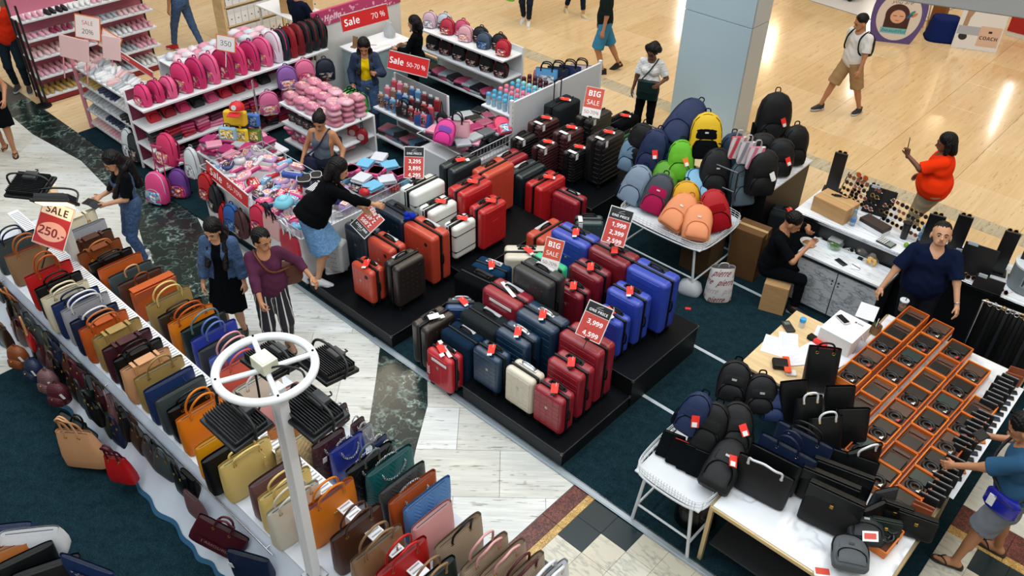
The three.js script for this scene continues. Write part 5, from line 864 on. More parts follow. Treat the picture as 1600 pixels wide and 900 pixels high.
function shelving(name,label,cat,pos,yaw,len,depth,levels,o={}){
const t=thing(name,label,cat,pos,yaw);const m=o.mat??PANEL,H=o.h??levels[levels.length - 1]+ .05;
if(o.back !==0)part('back_panel',rb(len,H,.02,.003,0,H / 2,-depth + .01,1),o.backMat??m,t);
for(const y of levels){const s=part('shelf',rb(len,.025,depth - .02,.004,0,y - .0125,-depth / 2 + .01,1),m,t);part('price_rail',rb(len,.03,.006,.002,0,y - .014,.004,1),M(0xd0d3d6,.4),s);}
const n=o.posts??2;for(let i=0;i<n;i++)part('post',rb(.03,H,.03,.003,-len / 2 + i*len /(n - 1),H / 2,-depth + .02,1),o.postMat??m,t);
if(o.base)part('base',rb(len,.09,depth,.006,0,.045,-depth / 2,1),o.base,t);
if(o.front)part('front_post',[rb(.03,H,.03,.003,-len / 2,H / 2,0,1)],o.postMat??m,t);
return t;
}
function redSign(a,b,hgt,text,label,tiltX=0,size=.6){
const d=b.clone().sub(a),L=Math.hypot(d.x,d.z),t=thing('sale_sign',label,'sign',a.clone().add(b).multiplyScalar(.5));t.rotation.set(tiltX,-Math.atan2(d.z,d.x),Math.atan2(d.y,L),'YXZ');
part('board',rb(L,hgt,.012,.003,0,0,0,1),M(0xb8b8b6,.5),t);part('printed_face',face(L - .008,hgt - .008,0,0,.0066),print(L,hgt,(x,W,H)=>{x.fillStyle='#d01f22';x.fillRect(0,0,W,H);text.forEach(([s,px,py,sz,w])=>txt(x,s,W*px,H*py,H*sz,'#ffffff',w??'bold'));},512),t);part('frame',[rb(L,.012,.02,.003,0,hgt / 2,0,1),rb(L,.012,.02,.003,0,-hgt / 2,0,1)],M(0xc8c8c8,.4),t);
return t;
}
const shoeGeo=(()=>{const up=loft([[0,.036,.1,2.5,0,.0],[.014,.038,.102,2.4],[.03,.036,.094,2.2,0,-.002],[.048,.03,.06,2,0,-.03],[.058,.026,.04,2,0,-.045]],12,false,true);const sole=loft([[-.012,.037,.102,2.6],[0,.038,.104,2.6]],12,true,true);return{up,sole};})();
const shoeProto={};
const pairName={pink:'pink',white:'white',black:'black',silver:'silver grey',red:'crimson',navy:'navy',gold:'golden',blush:'blush'};
const shoeCol={pink:0xd49aaa,white:0xdadada,black:0x16171a,silver:0xa0a6ac,red:0x8a2c48,navy:0x1c2a4a,gold:0xa88a4a,blush:0xd8b0b0};
function shoes(k,pos,turn,where){
const label='pair of '+ pairName[k]+ ' kids shoes '+ where,group=pairName[k]+ ' kids shoes '+ where;
if(!shoeProto[k]){const t=thing('shoe_pair',label,'shoes',pos,turn,group);for(const s of[-1,1]){const q=part('shoe',T(shoeGeo.up.clone(),s*.045,.014,0),M(shoeCol[k],k==='silver'||k==='gold'?.3:.5),t);part('sole',T(shoeGeo.sole.clone(),s*.045,.014,0),M(k==='black'?0x0c0c0c:0xcfcfcf,.6),q);}shoeProto[k]=t;return t;}
return copyOf(shoeProto[k],pos,turn,label,group);
}
{
const X=-15.1,z0=-7.0,z1=-4.75,len=z1 - z0;const lv=[.12,.45,.78,1.1,1.42];
shelving('shoe_rack','tall white shelved shoe rack with dark posts and a red base at the left','shoe rack',V(X,TOP,(z0 + z1)/ 2),Y90,len,.42,lv,{postMat:M(0x16181b,.5),base:M(0x7a1420,.5),front:1,backMat:M(0xb8687c,.7),posts:3,h:1.7});
const plan=[['gold','silver','silver','white'],['pink','blush','silver','pink'],['blush','pink','white','pink'],['pink','red','white','silver','blush','pink'],['pink','black','white','pink','navy','navy']];
const wl=['on the base of the tall shoe rack','on the second shelf of the tall shoe rack','on the third shelf of the tall shoe rack','on the fourth shelf of the tall shoe rack','on the top shelf of the tall shoe rack'];
lv.forEach((y,l)=>{for(let i=0;i<11;i++)for(let r=0;r<(l<3?2:1);r++){const k=plan[l][Math.floor(i / 11*plan[l].length)];shoes(k,V(X - .11 - r*.2,TOP + y + .002,z1 - .13 - i*.2),Y90 + rr(-.2,.2),wl[l]);}});
}
{
const z=-4.88,x0=-13.72,x1=-11.95,len=x1 - x0;const lv=[.1,.34,.58,.82,1.06];const pk=M(0xd08a94,.5);
shelving('shoe_stand','pale pink shoe stand with white shelves facing the dark marble band','shoe rack',V((x0 + x1)/ 2,TOP,z),0,len,.5,lv,{postMat:pk,front:1,h:1.1,back:0,posts:3});
part('side_panel',[rb(.03,1.5,.06,.004,0,.75,0,1),rb(.03,.04,.5,.004,0,.9,-.25,1),rb(.03,.04,.5,.004,0,.5,-.25,1)],pk,scene.children[scene.children.length - 1]).position.set(x0 -(x0 + x1)/ 2 - .02,0,0);
const cols=[['blush','pink','silver'],['silver','navy','black'],['silver','silver','black'],['gold','navy','white']],wl=['on the lowest shelf of the pink stand','on the second shelf of the pink stand','on the third shelf of the pink stand','on the fourth shelf of the pink stand','heaped on top of the pink stand'];
lv.forEach((y,l)=>{if(l<4)for(let i=0;i<9;i++)shoes(cols[l][Math.floor(i / 9*3)],V(x0 + .12 + i*.19,TOP + y + .002,z - .1),rr(-.3,.3),wl[l]);else for(let i=0;i<9;i++)for(let r=0;r<2;r++)shoes(['white','blush','silver','white'][(i + r)% 4],V(x0 + .12 + i*.19,TOP + y + .002,z - .11 - r*.24),rr(-1,1),wl[l]);});
const card=(px,py,h,w,hh,draw,label,rot)=>{const t=thing('price_sign',label,'sign',G(px,py,h));t.rotation.set(...rot,'YXZ');part('board',rb(w,hh,.012,.003,0,0,0,1),M(0xd8733c,.5),t);part('printed_face',face(w - .03,hh - .03,0,0,.0066),print(w,hh,draw),t);part('stem',bar([0,-hh / 2,0],[0,-hh / 2 - .18,0],.006),OFFW,t);};
const wh=(x,W,H)=>{x.fillStyle='#e9dcd8';x.fillRect(0,0,W,H);};
card(137,43,1.7,.42,.36,(x,W,H)=>{wh(x,W,H);txt(x,'SALE',W / 2,H*.3,H*.26,'#a84040','');txt(x,'20%',W*.5,H*.7,H*.3,'#303038','');},'orange edged sale card reading 20 percent above the pink shoe stand',[-.25,.6,-.1]);
card(172,66,1.5,.36,.3,(x,W,H)=>{wh(x,W,H);txt(x,'399',W / 2,H*.5,H*.5,'#303038','');},'orange edged price card reading 399 above the pink shoe stand',[-.25,.5,-.4]);
{const t=thing('pink_panel','plain pale pink display panel at the end of the shoe stand','panel',G(116,76,1.5));t.rotation.set(-.2,.5,-.1,'YXZ');part('board',rb(.5,.34,.02,.01,0,0,0),M(0xdcb6b4,.5),t);part('stem',bar([-.2,-.17,0],[-.2,-.5,0],.01),pk,t);part('stem',bar([.2,-.17,0],[.2,-.5,0],.01),pk,t);}
{const t=thing('pink_panel','plain pale pink chair back shaped panel behind the price cards','panel',V(-13.15,1.42,-5.3));t.rotation.set(-.2,.6,-.1,'YXZ');part('board',rb(.3,.36,.02,.02,0,0,0),M(0xdcbcba,.5),t);part('stem',bar([0,-.18,0],[0,-.45,0],.01),pk,t);}
redSign(G(150,60,1.35),G(240,118,1.3),.1,[['Fashion Shoes',.5,.52,.6,'']],'long crimson header strip along the pink shoe stand',-.1);
}
{
const X=-11.43;shelving('display_shelf','long white shelf unit topped with a row of pink school backpacks','shelf',V(X,TOP,-6.45),Y90,3.3,.5,[.12,.45,.78,1.1],{posts:4,h:1.25,backMat:M(0x7a2a44,.6)});
const top=TOP + 1.102;const names=['first','second','third'];
for(let i=0;i<3;i++)backpack(V(X - .2,top,-4.94 - i*.2),[0,.1,0],{col:PINKS[i % 3],h:.25,w:.26,d:.13,patch:'pink',dark:0x6a1a3a,mid:0},`${names[i]} of the three small pink backpacks at the aisle end of the shelf`);
for(let i=0;i<7;i++)backpack(V(X - .22,top,-5.58 - i*.235),[0,.28 + rr(-.1,.1),0],{col:PINKS[i % 4],h:.4,w:.34,d:.13,k:1.1,patch:i % 2?'pink':'princess',dark:i % 2?0x5a2050:0x8a1a44,mid:0},`${ORD[i]} large pink school backpack along the shelf top, counted from the aisle`);
const dc=[0xd8d2dc,0x1a2030,0x8a1420,0x6a1018,0x14161c,0x14161c,0x16181e],dn=['white and pink school backpack after the large pink ones','navy school backpack beside the white and pink one','red and black school backpack on the shelf top','dark red school backpack between red and black ones','black school backpack with a red seam on the shelf top','plain black school backpack nearest the denim jacket woman','last black school backpack at the far end of the shelf top'];
for(let i=0;i<7;i++)backpack(V(X - .22,top,-7.2 - i*(i?.145:0)),[0,.1,0],{col:dc[i],h:.4,w:.3,d:.12,dark:0x0c0c10,zip:i>1?0x8a2028:0xc04070,mid:0},dn[i]);
const fw=[['deep pink',0xb03060],['rose',0xd4789a],['plum',0x5a2038],['charcoal',0x202228],['red',0xa01c2c]];
for(let i=0;i<13;i++)for(let r=0;r<4;r++)for(let l=0;l<2;l++){const[n,c]=fw[(i + l*2 +(r>>1))% 5],w=l?'second lowest':'lowest';solo('folded_bag',rb(.2,.045,.22,.018,0,0,0),M(c,.32),`${n} wrapped bag folded on the ${w} board under the pink backpacks`,'bag',V(X - .16,TOP +[.14,.47][l]+ .01 + r*.05,-4.98 - i*.24),rr(-.25,.25),`${n} wrapped bags on the ${w} board under the pink backpacks`);}
for(let l=0;l<1;l++)for(let i=0;i<9;i++){const t=backpack(V(X - .2,TOP +[.78,.45][l]+ .002,-5.05 - i*.24 - l*.05),[-.9,Y90,0],{col:[0xb81c30,0x8a1420,0xc23060,0x1a1c22,0xd04a7a][(i + l)% 5],h:.24,w:.2,d:.09,k:1,mid:0},`${ORD[i]} folded bag from the aisle on the ${l ? 'lower' : 'middle'} shelf under the pink backpacks`);}
{const t=thing('price_sign','small white price card reading 350 over the pink backpacks','sign',G(353,68,1.75));t.rotation.set(-.2,.6,-.1,'YXZ');part('board',rb(.3,.24,.012,.003,0,0,0,1),M(0xd8733c,.5),t);part('printed_face',face(.27,.21,0,0,.0066),print(.3,.24,(x,W,H)=>{x.fillStyle='#e6e2e0';x.fillRect(0,0,W,H);txt(x,'350',W / 2,H / 2,H*.5,'#303038','');}),t);part('stem',bar([0,-.12,0],[0,-.35,0],.006),OFFW,t);}
}
{
shelving('display_shelf','white shelf unit with heaped pale pouches behind the row of pink backpacks','shelf',V(-12.6,TOP,-7.0),Y90,2.0,.6,[.3,.65,1.0],{posts:3,h:1.05});
for(let i=0;i<26;i++){const t=solo('soft_pouch',loft([[0,.09,.06,2.6],[.03,.12,.08,2.4],[.07,.1,.07,2.2],[.1,.03,.02,2]],12),M([0xd8d2d6,0xe0b8c4,0xc8ccd4,0xd08aa0][i % 4],.45),[`pale grey`,'blush pink','silvery','rose'][i % 4]+ ' pouch in the heap behind the row of pink backpacks','pouch',V(-12.75 -(i % 3)*.17,TOP + 1.005 +(i>17?.07:0),-6.15 - Math.floor(i / 3)*.2 - rr(0,.06)),rr(0,3),['grey','blush','silvery','rose'][i % 4]+ ' pouches heaped behind the backpacks');}
}
{
const x0=-10.75,x1=-9.4;shelving('display_counter','white stepped counter piled with plastic wrapped pink bags in front of the denim jacket woman','counter',V((x0 + x1)/ 2,TOP,-6.6),0,x1 - x0,.75,[.25,.56,.88],{h:.88,posts:2});
const geo=loft([[0,.11,.08,3],[.02,.13,.1,3],[.05,.12,.09,2.6],[.075,.07,.05,2.2]],14);const ms=[['rose pink',0xd04a7a],['deep pink',0xb02a5a],['pale pink',0xe098b0],['magenta',0xc02a70]];
const wrap=(i,p,turn)=>{const[n,c]=ms[i % 4];const t=thing('wrapped_bag',`${n} plastic wrapped bag stacked on the white stepped counter`,'bag',p,turn,`${n} wrapped bags on the white stepped counter`);part('bag',geo,M(c,.35),t);part('wrap_film',T(loft([[-.001,.115,.085,3],[.02,.137,.106,3],[.052,.126,.096,2.6],[.082,.07,.05,2.2]],14),0,0,0),clear,t);part('picture_panel',face(.11,.08,0,.079,0,-PI / 2),picture('pink'),t);};
for(let i=0;i<5;i++)for(let j=0;j<3;j++)for(let k=0;k<(i===4?4:j===0?2:3);k++)wrap(i*7 + j*3 + k,V(x0 + .15 + i*.26,TOP + .885 + k*.085,-6.74 - j*.22),rr(-.3,.3));
for(let i=0;i<4;i++)backpack(V(x1 - .1 - i*.07 - .1,TOP + .885,-7.25 + i*.0),[-.15,1.0,0],{col:0x2a8a2a,col2:0x2a8a2a,dark:0x0a140a,zip:0x0c100c,h:.3,w:.26,d:.06,mid:0,k:1},['foremost','second','third','rearmost'][i]+ ' of the four green and black bags at the counter corner');
for(let l=0;l<2;l++)for(let i=0;i<7;i++){const t=thing('zip_case',`${ORD[i]} black zip case from the left on the ${l ? 'bottom' : 'middle'} shelf of the stepped counter`,'case',V(x0 + .14 + i*.18,TOP +[.562,.252][l],-6.72),.2);part('case',rb(.16,.15,.07,.02,0,.075,0),M(l?0xb03a66:0x15171c,.5),t);part('picture_panel',face(.1,.08,0,.08,.036),picture(l?'pink':'dark'),t);}
}
{
const x0=-9.9,x1=-7.66,z0=-6.6,z1=-4.72,w=x1 - x0,d=z1 - z0;
const bin=(ax,bx0,az,bz,label)=>{const cx=(ax + bx0)/ 2,cz=(az + bz)/ 2,w=bx0 - ax,d=bz - az,t=thing('bargain_bin',label,'bin',V(cx,TOP,cz));
for(const s of[-1,1]){part('long_panel',rb(w,.68,.02,.004,0,.4,s*d / 2,1),PANEL,t);part('end_panel',rb(.02,.68,d,.004,s*w / 2,.4,0,1),PANEL,t);}part('plinth',rb(w,.07,d,.004,0,.035,0,1),M(0x2a3036,.5),t);part('floor_board',rb(w - .02,.02,d - .02,.004,0,.66,0,1),PANEL,t);
part('rim_wire',[...rim(w,d,.86,.006),...[...Array(24)].map((_,i)=>bar([-w / 2 + i*w / 23,.74,d / 2],[-w / 2 + i*w / 23,.86,d / 2],.003,4)),...[...Array(18)].map((_,i)=>bar([w / 2,.74,-d / 2 + i*d / 17],[w / 2,.86,-d / 2 + i*d / 17],.003,4))],M(0xb8bcc0,.4),t);};
bin(x0,x1,-5.72,z1,'long white bargain bin heaped with pink and blue pouches beside the aisle');bin(-8.4,x1,z0,-5.74,'white bargain bin behind the white suitcases, heaped with flat wrapped bags');
const kinds=[['rose pink zip pouch',0xd64a80,'pink'],['sky blue zip pouch',0x6ab4d8,'blue'],['pale pink zip pouch',0xe6a0b8,'princess'],['bright red zip pouch',0xc0242c,'red'],['white zip pouch',0xd8d8dc,'white'],['navy zip pouch',0x22346a,'dark'],['magenta zip pouch',0xb82a6c,'pink'],['lilac zip pouch',0xb090c0,'princess']];
const g1=loft([[-.028,.09,.06,3],[-.012,.115,.08,3],[.012,.115,.08,3],[.028,.09,.06,3]],14),g2=loft([[-.03,.06,.035,2.6],[0,.11,.045,3],[.03,.06,.035,2.6]],12),g3=cy(.035,.035,.2,0,0,0,12,0,0,PI / 2),g4=loft([[-.05,.05,.05,2.4],[-.02,.085,.08,2.4],[.03,.075,.07,2.4],[.06,.02,.02,2]],14);
let n=0;const protos={};
for(let i=0;i<13;i++)for(let j=0;j<11;j++){
const x=x0 + .13 + i*(w - .26)/ 12 + rr(-.03,.03),z=z0 + .13 + j*(d - .26)/ 10 + rr(-.03,.03),bump=.07*Math.sin(i*.9)*Math.cos(j*.8)+ .05;const k=Math.floor(rnd()*8),s=Math.floor(rnd()*4);
if(z<-5.66&&x<-8.34)continue;
const[nm,c,pic]=kinds[k],key=k + '_'+ s,sh=['flat','slim','tube','plump'][s];const label=`${sh} ${nm} heaped in the white bargain bin`,group=`${sh} ${nm}es in the bargain bin`.replace('pouches','pouches');
let t;const pos=V(x,TOP + .74 + bump + rr(0,.05),z);
if(!protos[key]){t=protos[key]=thing('zip_pouch',label,'pouch',pos,0,group);part('pouch',[g1,g2,g3,g4][s],M(c,.4),t);part('picture_panel',s===2?face(.14,.03,0,.0362,0,-PI / 2):face(.13,.09,0,[.029,.031,0,.062][s],0,-PI / 2),picture(pic),t);part('zip',rb(.15,.005,.008,.002,0,[.026,.028,.034,.045][s],[.06,.035,.012,.05][s],1),M(0xd8d0d4,.4),t);}
else t=copyOf(protos[key],pos,0,label,group);
t.rotation.set(rr(-.4,.4),rr(0,6),rr(-.4,.4));n++;
}
const q=(px,py,h,name,label,cat,f,turn=0)=>{const t=thing(name,label,cat,G(px,py,h),turn);f(t);return t;};
q(458,274,1.0,'pencil_case','blue roll pencil case lying on the heap beside the grey tank top woman','pencil case',(t)=>{part('case',cy(.05,.05,.28,0,0,0,16,0,0,PI / 2),M(0x2a4a9c,.4),t);part('zip',rb(.22,.006,.012,.002,0,.05,0,1),OFFW,t);},.5);
q(475,280,1.0,'zip_case','black zip case with white outline lying highest on the heap','case',(t)=>{part('case',rb(.17,.05,.22,.02,0,0,0),M(0x101216,.5),t);part('edge_piping',tube([[-.07,.026,-.09],[.07,.026,-.09],[.07,.026,.09],[-.07,.026,.09]].map((p)=>V(...p)),.004,24,5,true),OFFW,t);},.9);
q(494,275,1.0,'zip_case','smaller black zip case with white outline beside the highest one','case',(t)=>{part('case',rb(.14,.05,.18,.02,0,0,0),M(0x101216,.5),t);part('edge_piping',tube([[-.055,.026,-.07],[.055,.026,-.07],[.055,.026,.07],[-.055,.026,.07]].map((p)=>V(...p)),.004,24,5,true),OFFW,t);},.9);
q(495,296,.98,'striped_pouch','black and white striped pouch on the heap by the woman in black','pouch',(t)=>{part('pouch',loft([[-.03,.1,.12,4],[0,.12,.14,4],[.03,.1,.12,4]],18),M(0x111318,.5),t);for(let i=0;i<7;i++)part('stripe',rb(.012,.01,.2,.002,-.078 + i*.026,.03,0,1),WHITE,t);},.3);
q(443,316,.98,'backpack','sky blue toy backpack lying on the heap at the aisle edge','backpack',(t)=>{part('body',loft([[-.04,.09,.11,2.6],[0,.12,.14,2.6],[.05,.09,.1,2.4],[.07,.03,.04,2]],18),fabric(0x7ac0d4),t);part('carry_loop',tube([[-.03,.02,-.13],[0,.03,-.19],[.03,.02,-.13]],.008,8,5),fabric(0x4a90b0),t);part('front_pocket',loft([[.03,.06,.07,2.6],[.07,.06,.07,2.6],[.085,.03,.04,2]],14),fabric(0x8acadc),t);},.6);
for(let i=0;i<12;i++){const x=x1 - .12 -(i % 3)*.22,z=z0 + .16 + Math.floor(i / 4)*.24;solo('folded_bag',[rb(.2,.03,.24,.012,0,0,0),rb(.19,.03,.22,.012,.01,.032,.005)],M([0xd04a80,0x6ab0d4,0xc8ccd4,0x8a2a5a][i % 4],.35),['rose','sky blue','silver white','plum'][i % 4]+ ' flat wrapped bag near the one price card','bag',V(x,TOP + .9 +(i % 3)*.03,z),rr(-.6,.6),['rose','sky blue','silver white','plum'][i % 4]+ ' flat wrapped bags by the price card');}
}
redSign(G(319,262,.98).setZ(-4.68),G(387,317,.86).setZ(-4.68),.2,[['Sale',.24,.5,.74],['50-70%',.68,.5,.52,'']],'red Sale sign on the front of the bargain bin',-.1);
const floorPack=(px,py,z,o,rot,l)=>{const p=GZ(px,py,z);return backpack(V(p.x,Math.max(TOP,p.y),z),rot,o,l);};
backpack(G(249,315,TOP).setY(TOP),[-.1,.35,0],{col:0xd0407a,patch:'blue',h:.44,w:.34,d:.18,mid:0,wheels:1,pull:.35,zip:0xb8b8c8,k:1.05},'pink trolley backpack with a light blue picture standing on the dark marble');
backpack(G(283,306,TOP).setY(TOP),[-.1,.55,0],{col:0x6a3a86,col2:0xd04a80,patch:'red',h:.42,w:.3,d:.16,mid:0,wheels:1,pull:.1,k:1},'purple and pink trolley backpack next to the pink one');
backpack(V(-11.05,.42,-4.82),[-.1,.15,0],{col:0xc8325f,patch:'princess',h:.42,w:.34,d:.16,mid:0,k:1.1},'pink backpack with a pale round picture hanging at the shelf end');
[[206,240,0xcdd2d6,'white','white patterned tall bag at the shelf end, lowest of three'],[218,255,0x2a2e34,'dark','black patterned tall bag squeezed between two white ones'],[300,255,0xd0d4d8,'white','white patterned backpack hanging behind the pink trolley backpack'],[318,248,0xcc5078,'princess','pink backpack with orange picture left of the yellow satchel'],[337,232,0xd05a86,'princess','rose pink backpack behind the yellow satchel']].forEach(([x,y,c,k,l],i)=>{const p=i>2?G(x,y,.25):GZ(x,y,-4.8 -(i>1?.12:0));backpack(V(p.x,i>2?TOP:Math.max(.1,p.y - .22),p.z),[0,.2,0],{col:c,patch:k,h:.46,w:.24,d:.14,mid:0,k:1},l);});
[[335,308,0x15171c,'dark','black patterned backpack hanging at the left end of the bin front'],[322,290,0xb01820,'red','red school backpack with a round picture hanging on the bin front'],[349,337,0xa8141c,'red','narrow red bag hanging under the red Sale sign'],[362,338,0x2a5a9c,'denim','blue camouflage backpack hanging under the red Sale sign'],[376,348,0x4a2a2a,'dark','brown patterned bag hanging beside the blue camouflage one'],[404,340,0xc42a4a,'red','red and pink bag hanging at the corner of the bin front']].forEach(([x,y,c,k,l],i)=>{const p=GZ(x,y,-4.6);backpack(V(p.x,Math.max(.12,p.y - .2),-4.6),[0,rr(-.2,.3),0],{col:c,patch:k,h:.38,w:i===2?.12:.26,d:.13,mid:0,k:1},l);});
[[426,352,0xd8a8a8,'pale pink shopper bag with dark handles hanging on the bin end','black'],[453,378,0xb02a3c,'crimson shopper bag with white trim hanging by the denim skirt','white']].forEach(([x,y,c,l,a])=>{const p=GZ(x,y,-4.56);handbag(V(p.x,Math.max(.05,p.y - .16),-4.56),0,c,{w:.34,h:.28,d:.1,arch:[a,.2,2,.4,.05]},l);});
{
const base=V(-9.95,TOP,-5.75);const t=thing('display_stand','wire display stand hung with bright novelty bags behind the bargain bin','stand',base);part('pole',bar([0,0,0],[0,1.75,0],.014,8),chrome,t);part('foot',cy(.16,.18,.02,0,.01,0,20),iron,t);for(let k=0;k<6;k++)part('hook',bar([0,1.0 + k*.13,0],[Math.cos(k*2)*.2,1.02 + k*.13,Math.sin(k*2)*.2],.004,5),chrome,t);
const at=(px,py)=>GX(px,py,-9.8);const hang=(px,py,name,label,cat,f)=>{const q=thing(name,label,cat,at(px,py));q.rotation.set(-.15,.6,0,'YXZ');f(q);};
hang(368,190,'satchel','yellow and black satchel hanging high on the novelty stand','satchel',(q)=>{part('body',rb(.3,.34,.1,.03,0,-.1,-.03),M(0x14161a,.6),q);part('flap',rb(.31,.2,.12,.03,0,.05,-.01),M(0xe2b21c,.5),q);part('strap',tube([[-.05,.15,0],[-.04,.22,-.02],[.04,.22,-.02],[.05,.15,0]],.012,10,6),M(0xe2b21c,.5),q);for(const s of[-1,1])part('clasp',rb(.03,.05,.012,.004,s*.08,-.04,.055,1),M(0xb89018,.4),q);});
hang(373,165,'cap','bright red peaked cap hanging beside the yellow satchel','cap',(q)=>{q.position.add(V(.12,.02,.1));part('crown',loft([[0,.1,.1,2],[.05,.098,.098,2],[.09,.07,.07,2],[.11,.02,.02,2]],18),M(0xc01a22,.6),q);part('peak',T(rb(.16,.012,.11,.005,0,.005,.12),0,-.01,0,.3),M(0xc01a22,.6),q);part('button',sp(.01,0,.112,0),M(0xc01a22,.6),q);part('front_badge',T(cy(.035,.035,.006,0,0,0,14,PI / 2),0,.05,.1),OFFW,q);});
for(const[x,y,c,k,l]of[[398,183,0x3a6ab4,'denim','blue patterned lunch bag hanging right of the red cap'],[362,204,0x8ab0c8,'yellow','blue and yellow lunch box hanging lower on the novelty stand'],[380,206,0xe0c030,'yellow','yellow rimmed lunch box hanging beside the blue and yellow one'],[400,206,0x5a7a30,'yellow','green rimmed lunch box hanging lowest on the novelty stand']])hang(x,y,'lunch_bag',l,'lunch bag',(q)=>{part('case',rb(.24,.18,.08,.03,0,0,.12),M(c,.45),q);part('picture_panel',face(.18,.12,0,0,.1615),picture(k),q);part('handle',tube([[-.05,.09,.12],[-.04,.13,.12],[.04,.13,.12],[.05,.09,.12]],.007,10,5),M(0x16181c,.5),q);});
for(const[x,y,c,k,l]of[[455,150,0xb85a8a,'princess','large pink backpack with a group picture beside the stepped counter'],[420,160,0xd06a94,'princess','pink backpack hanging above the novelty lunch boxes'],[448,120,0x8a5aa0,'princess','violet backpack on the shelf front behind the wrapped pink bags'],[476,110,0xd86a90,'pink','rose backpack on the shelf front beside the violet one'],[508,108,0x1c2230,'dark','black and blue backpack on the shelf front by the denim jacket woman']]){const p=GX(x,y,-11.33);backpack(V(p.x,p.y - .2,p.z),[0,1.1,0],{col:c,patch:k,h:.38,w:.32,d:.14,mid:0,k:1},l);}
}
{
shelving('display_shelf','white wire backed shelf unit below the Sale 50 to 70 percent board','shelf',V(-9.36,TOP,-7.78),0,1.2,.5,[.2,.68],{h:1.1,posts:2,backMat:M(0x9a9ea2,.5)});
redSign(G(607,92,1.38),G(671,107,1.38).add(V(0,0,.02)),.27,[['Sale',.21,.5,.5],['50-70 %',.7,.53,.36,'']],'red Sale 50-70 % board standing over the hanging pencil cases',-.35);
for(let r=0;r<3;r++)for(let i=0;i<8;i++){const c=[0x8a6a54,0x6a2a34,0xb84a54,0x3a5a8a,0x2a2c34,0xc86a80,0x5a8ab0,0x8a2024][(i*3 + r*5)% 8],n=['tan','maroon','coral','blue','black','rose','sky blue','red'][(i*3 + r*5)% 8];const t=thing('pencil_case',`${n} pencil case hanging in the ${['front', 'middle', 'back'][r]} row under the Sale board`,'pencil case',V(-9.85 + i*.14,TOP + .7,-7.86 - r*.14),.3,`${n} pencil cases in the ${['front', 'middle', 'back'][r]} row under the Sale board`);part('case',rb(.1,.2 + r*.07,.06,.02,0,.1 + r*.035,0),M(c,.5),t);part('picture_panel',face(.07,.11,0,.1,.0305),picture(['dark','red','blue'][r]),t);part('hang_card',rb(.06,.04,.003,.001,0,.22 + r*.07,0,1),TAGW,t);}
for(const[x,y,c,k,l]of[[664,180,0x2a4a86,'denim','blue printed holdall on the shelf under the Sale board'],[640,165,0x16181e,'dark','black holdall beside the blue printed one']]){const p=G(x,y,.85);handbag(V(p.x,TOP + .69,-7.9),.2,c,{w:.3,h:.2,d:.16,arch:A('black',.08)},l);}
for(let i=0;i<14;i++){const n=['black','dusky pink','smoke blue'][i % 3];solo('folded_bag',rb(.22,.05,.26,.02,0,0,0),M([0x1c1e24,0x9a5a6a,0x4a6a80][i % 3],.35),`${n} folded bag on the lowest shelf under the Sale board`,'bag',V(-9.85 +(i % 7)*.17,TOP + .23 + Math.floor(i / 7)*.055,-7.95),rr(-.4,.4),`${n} folded bags on the lowest shelf under the Sale board`);}
}
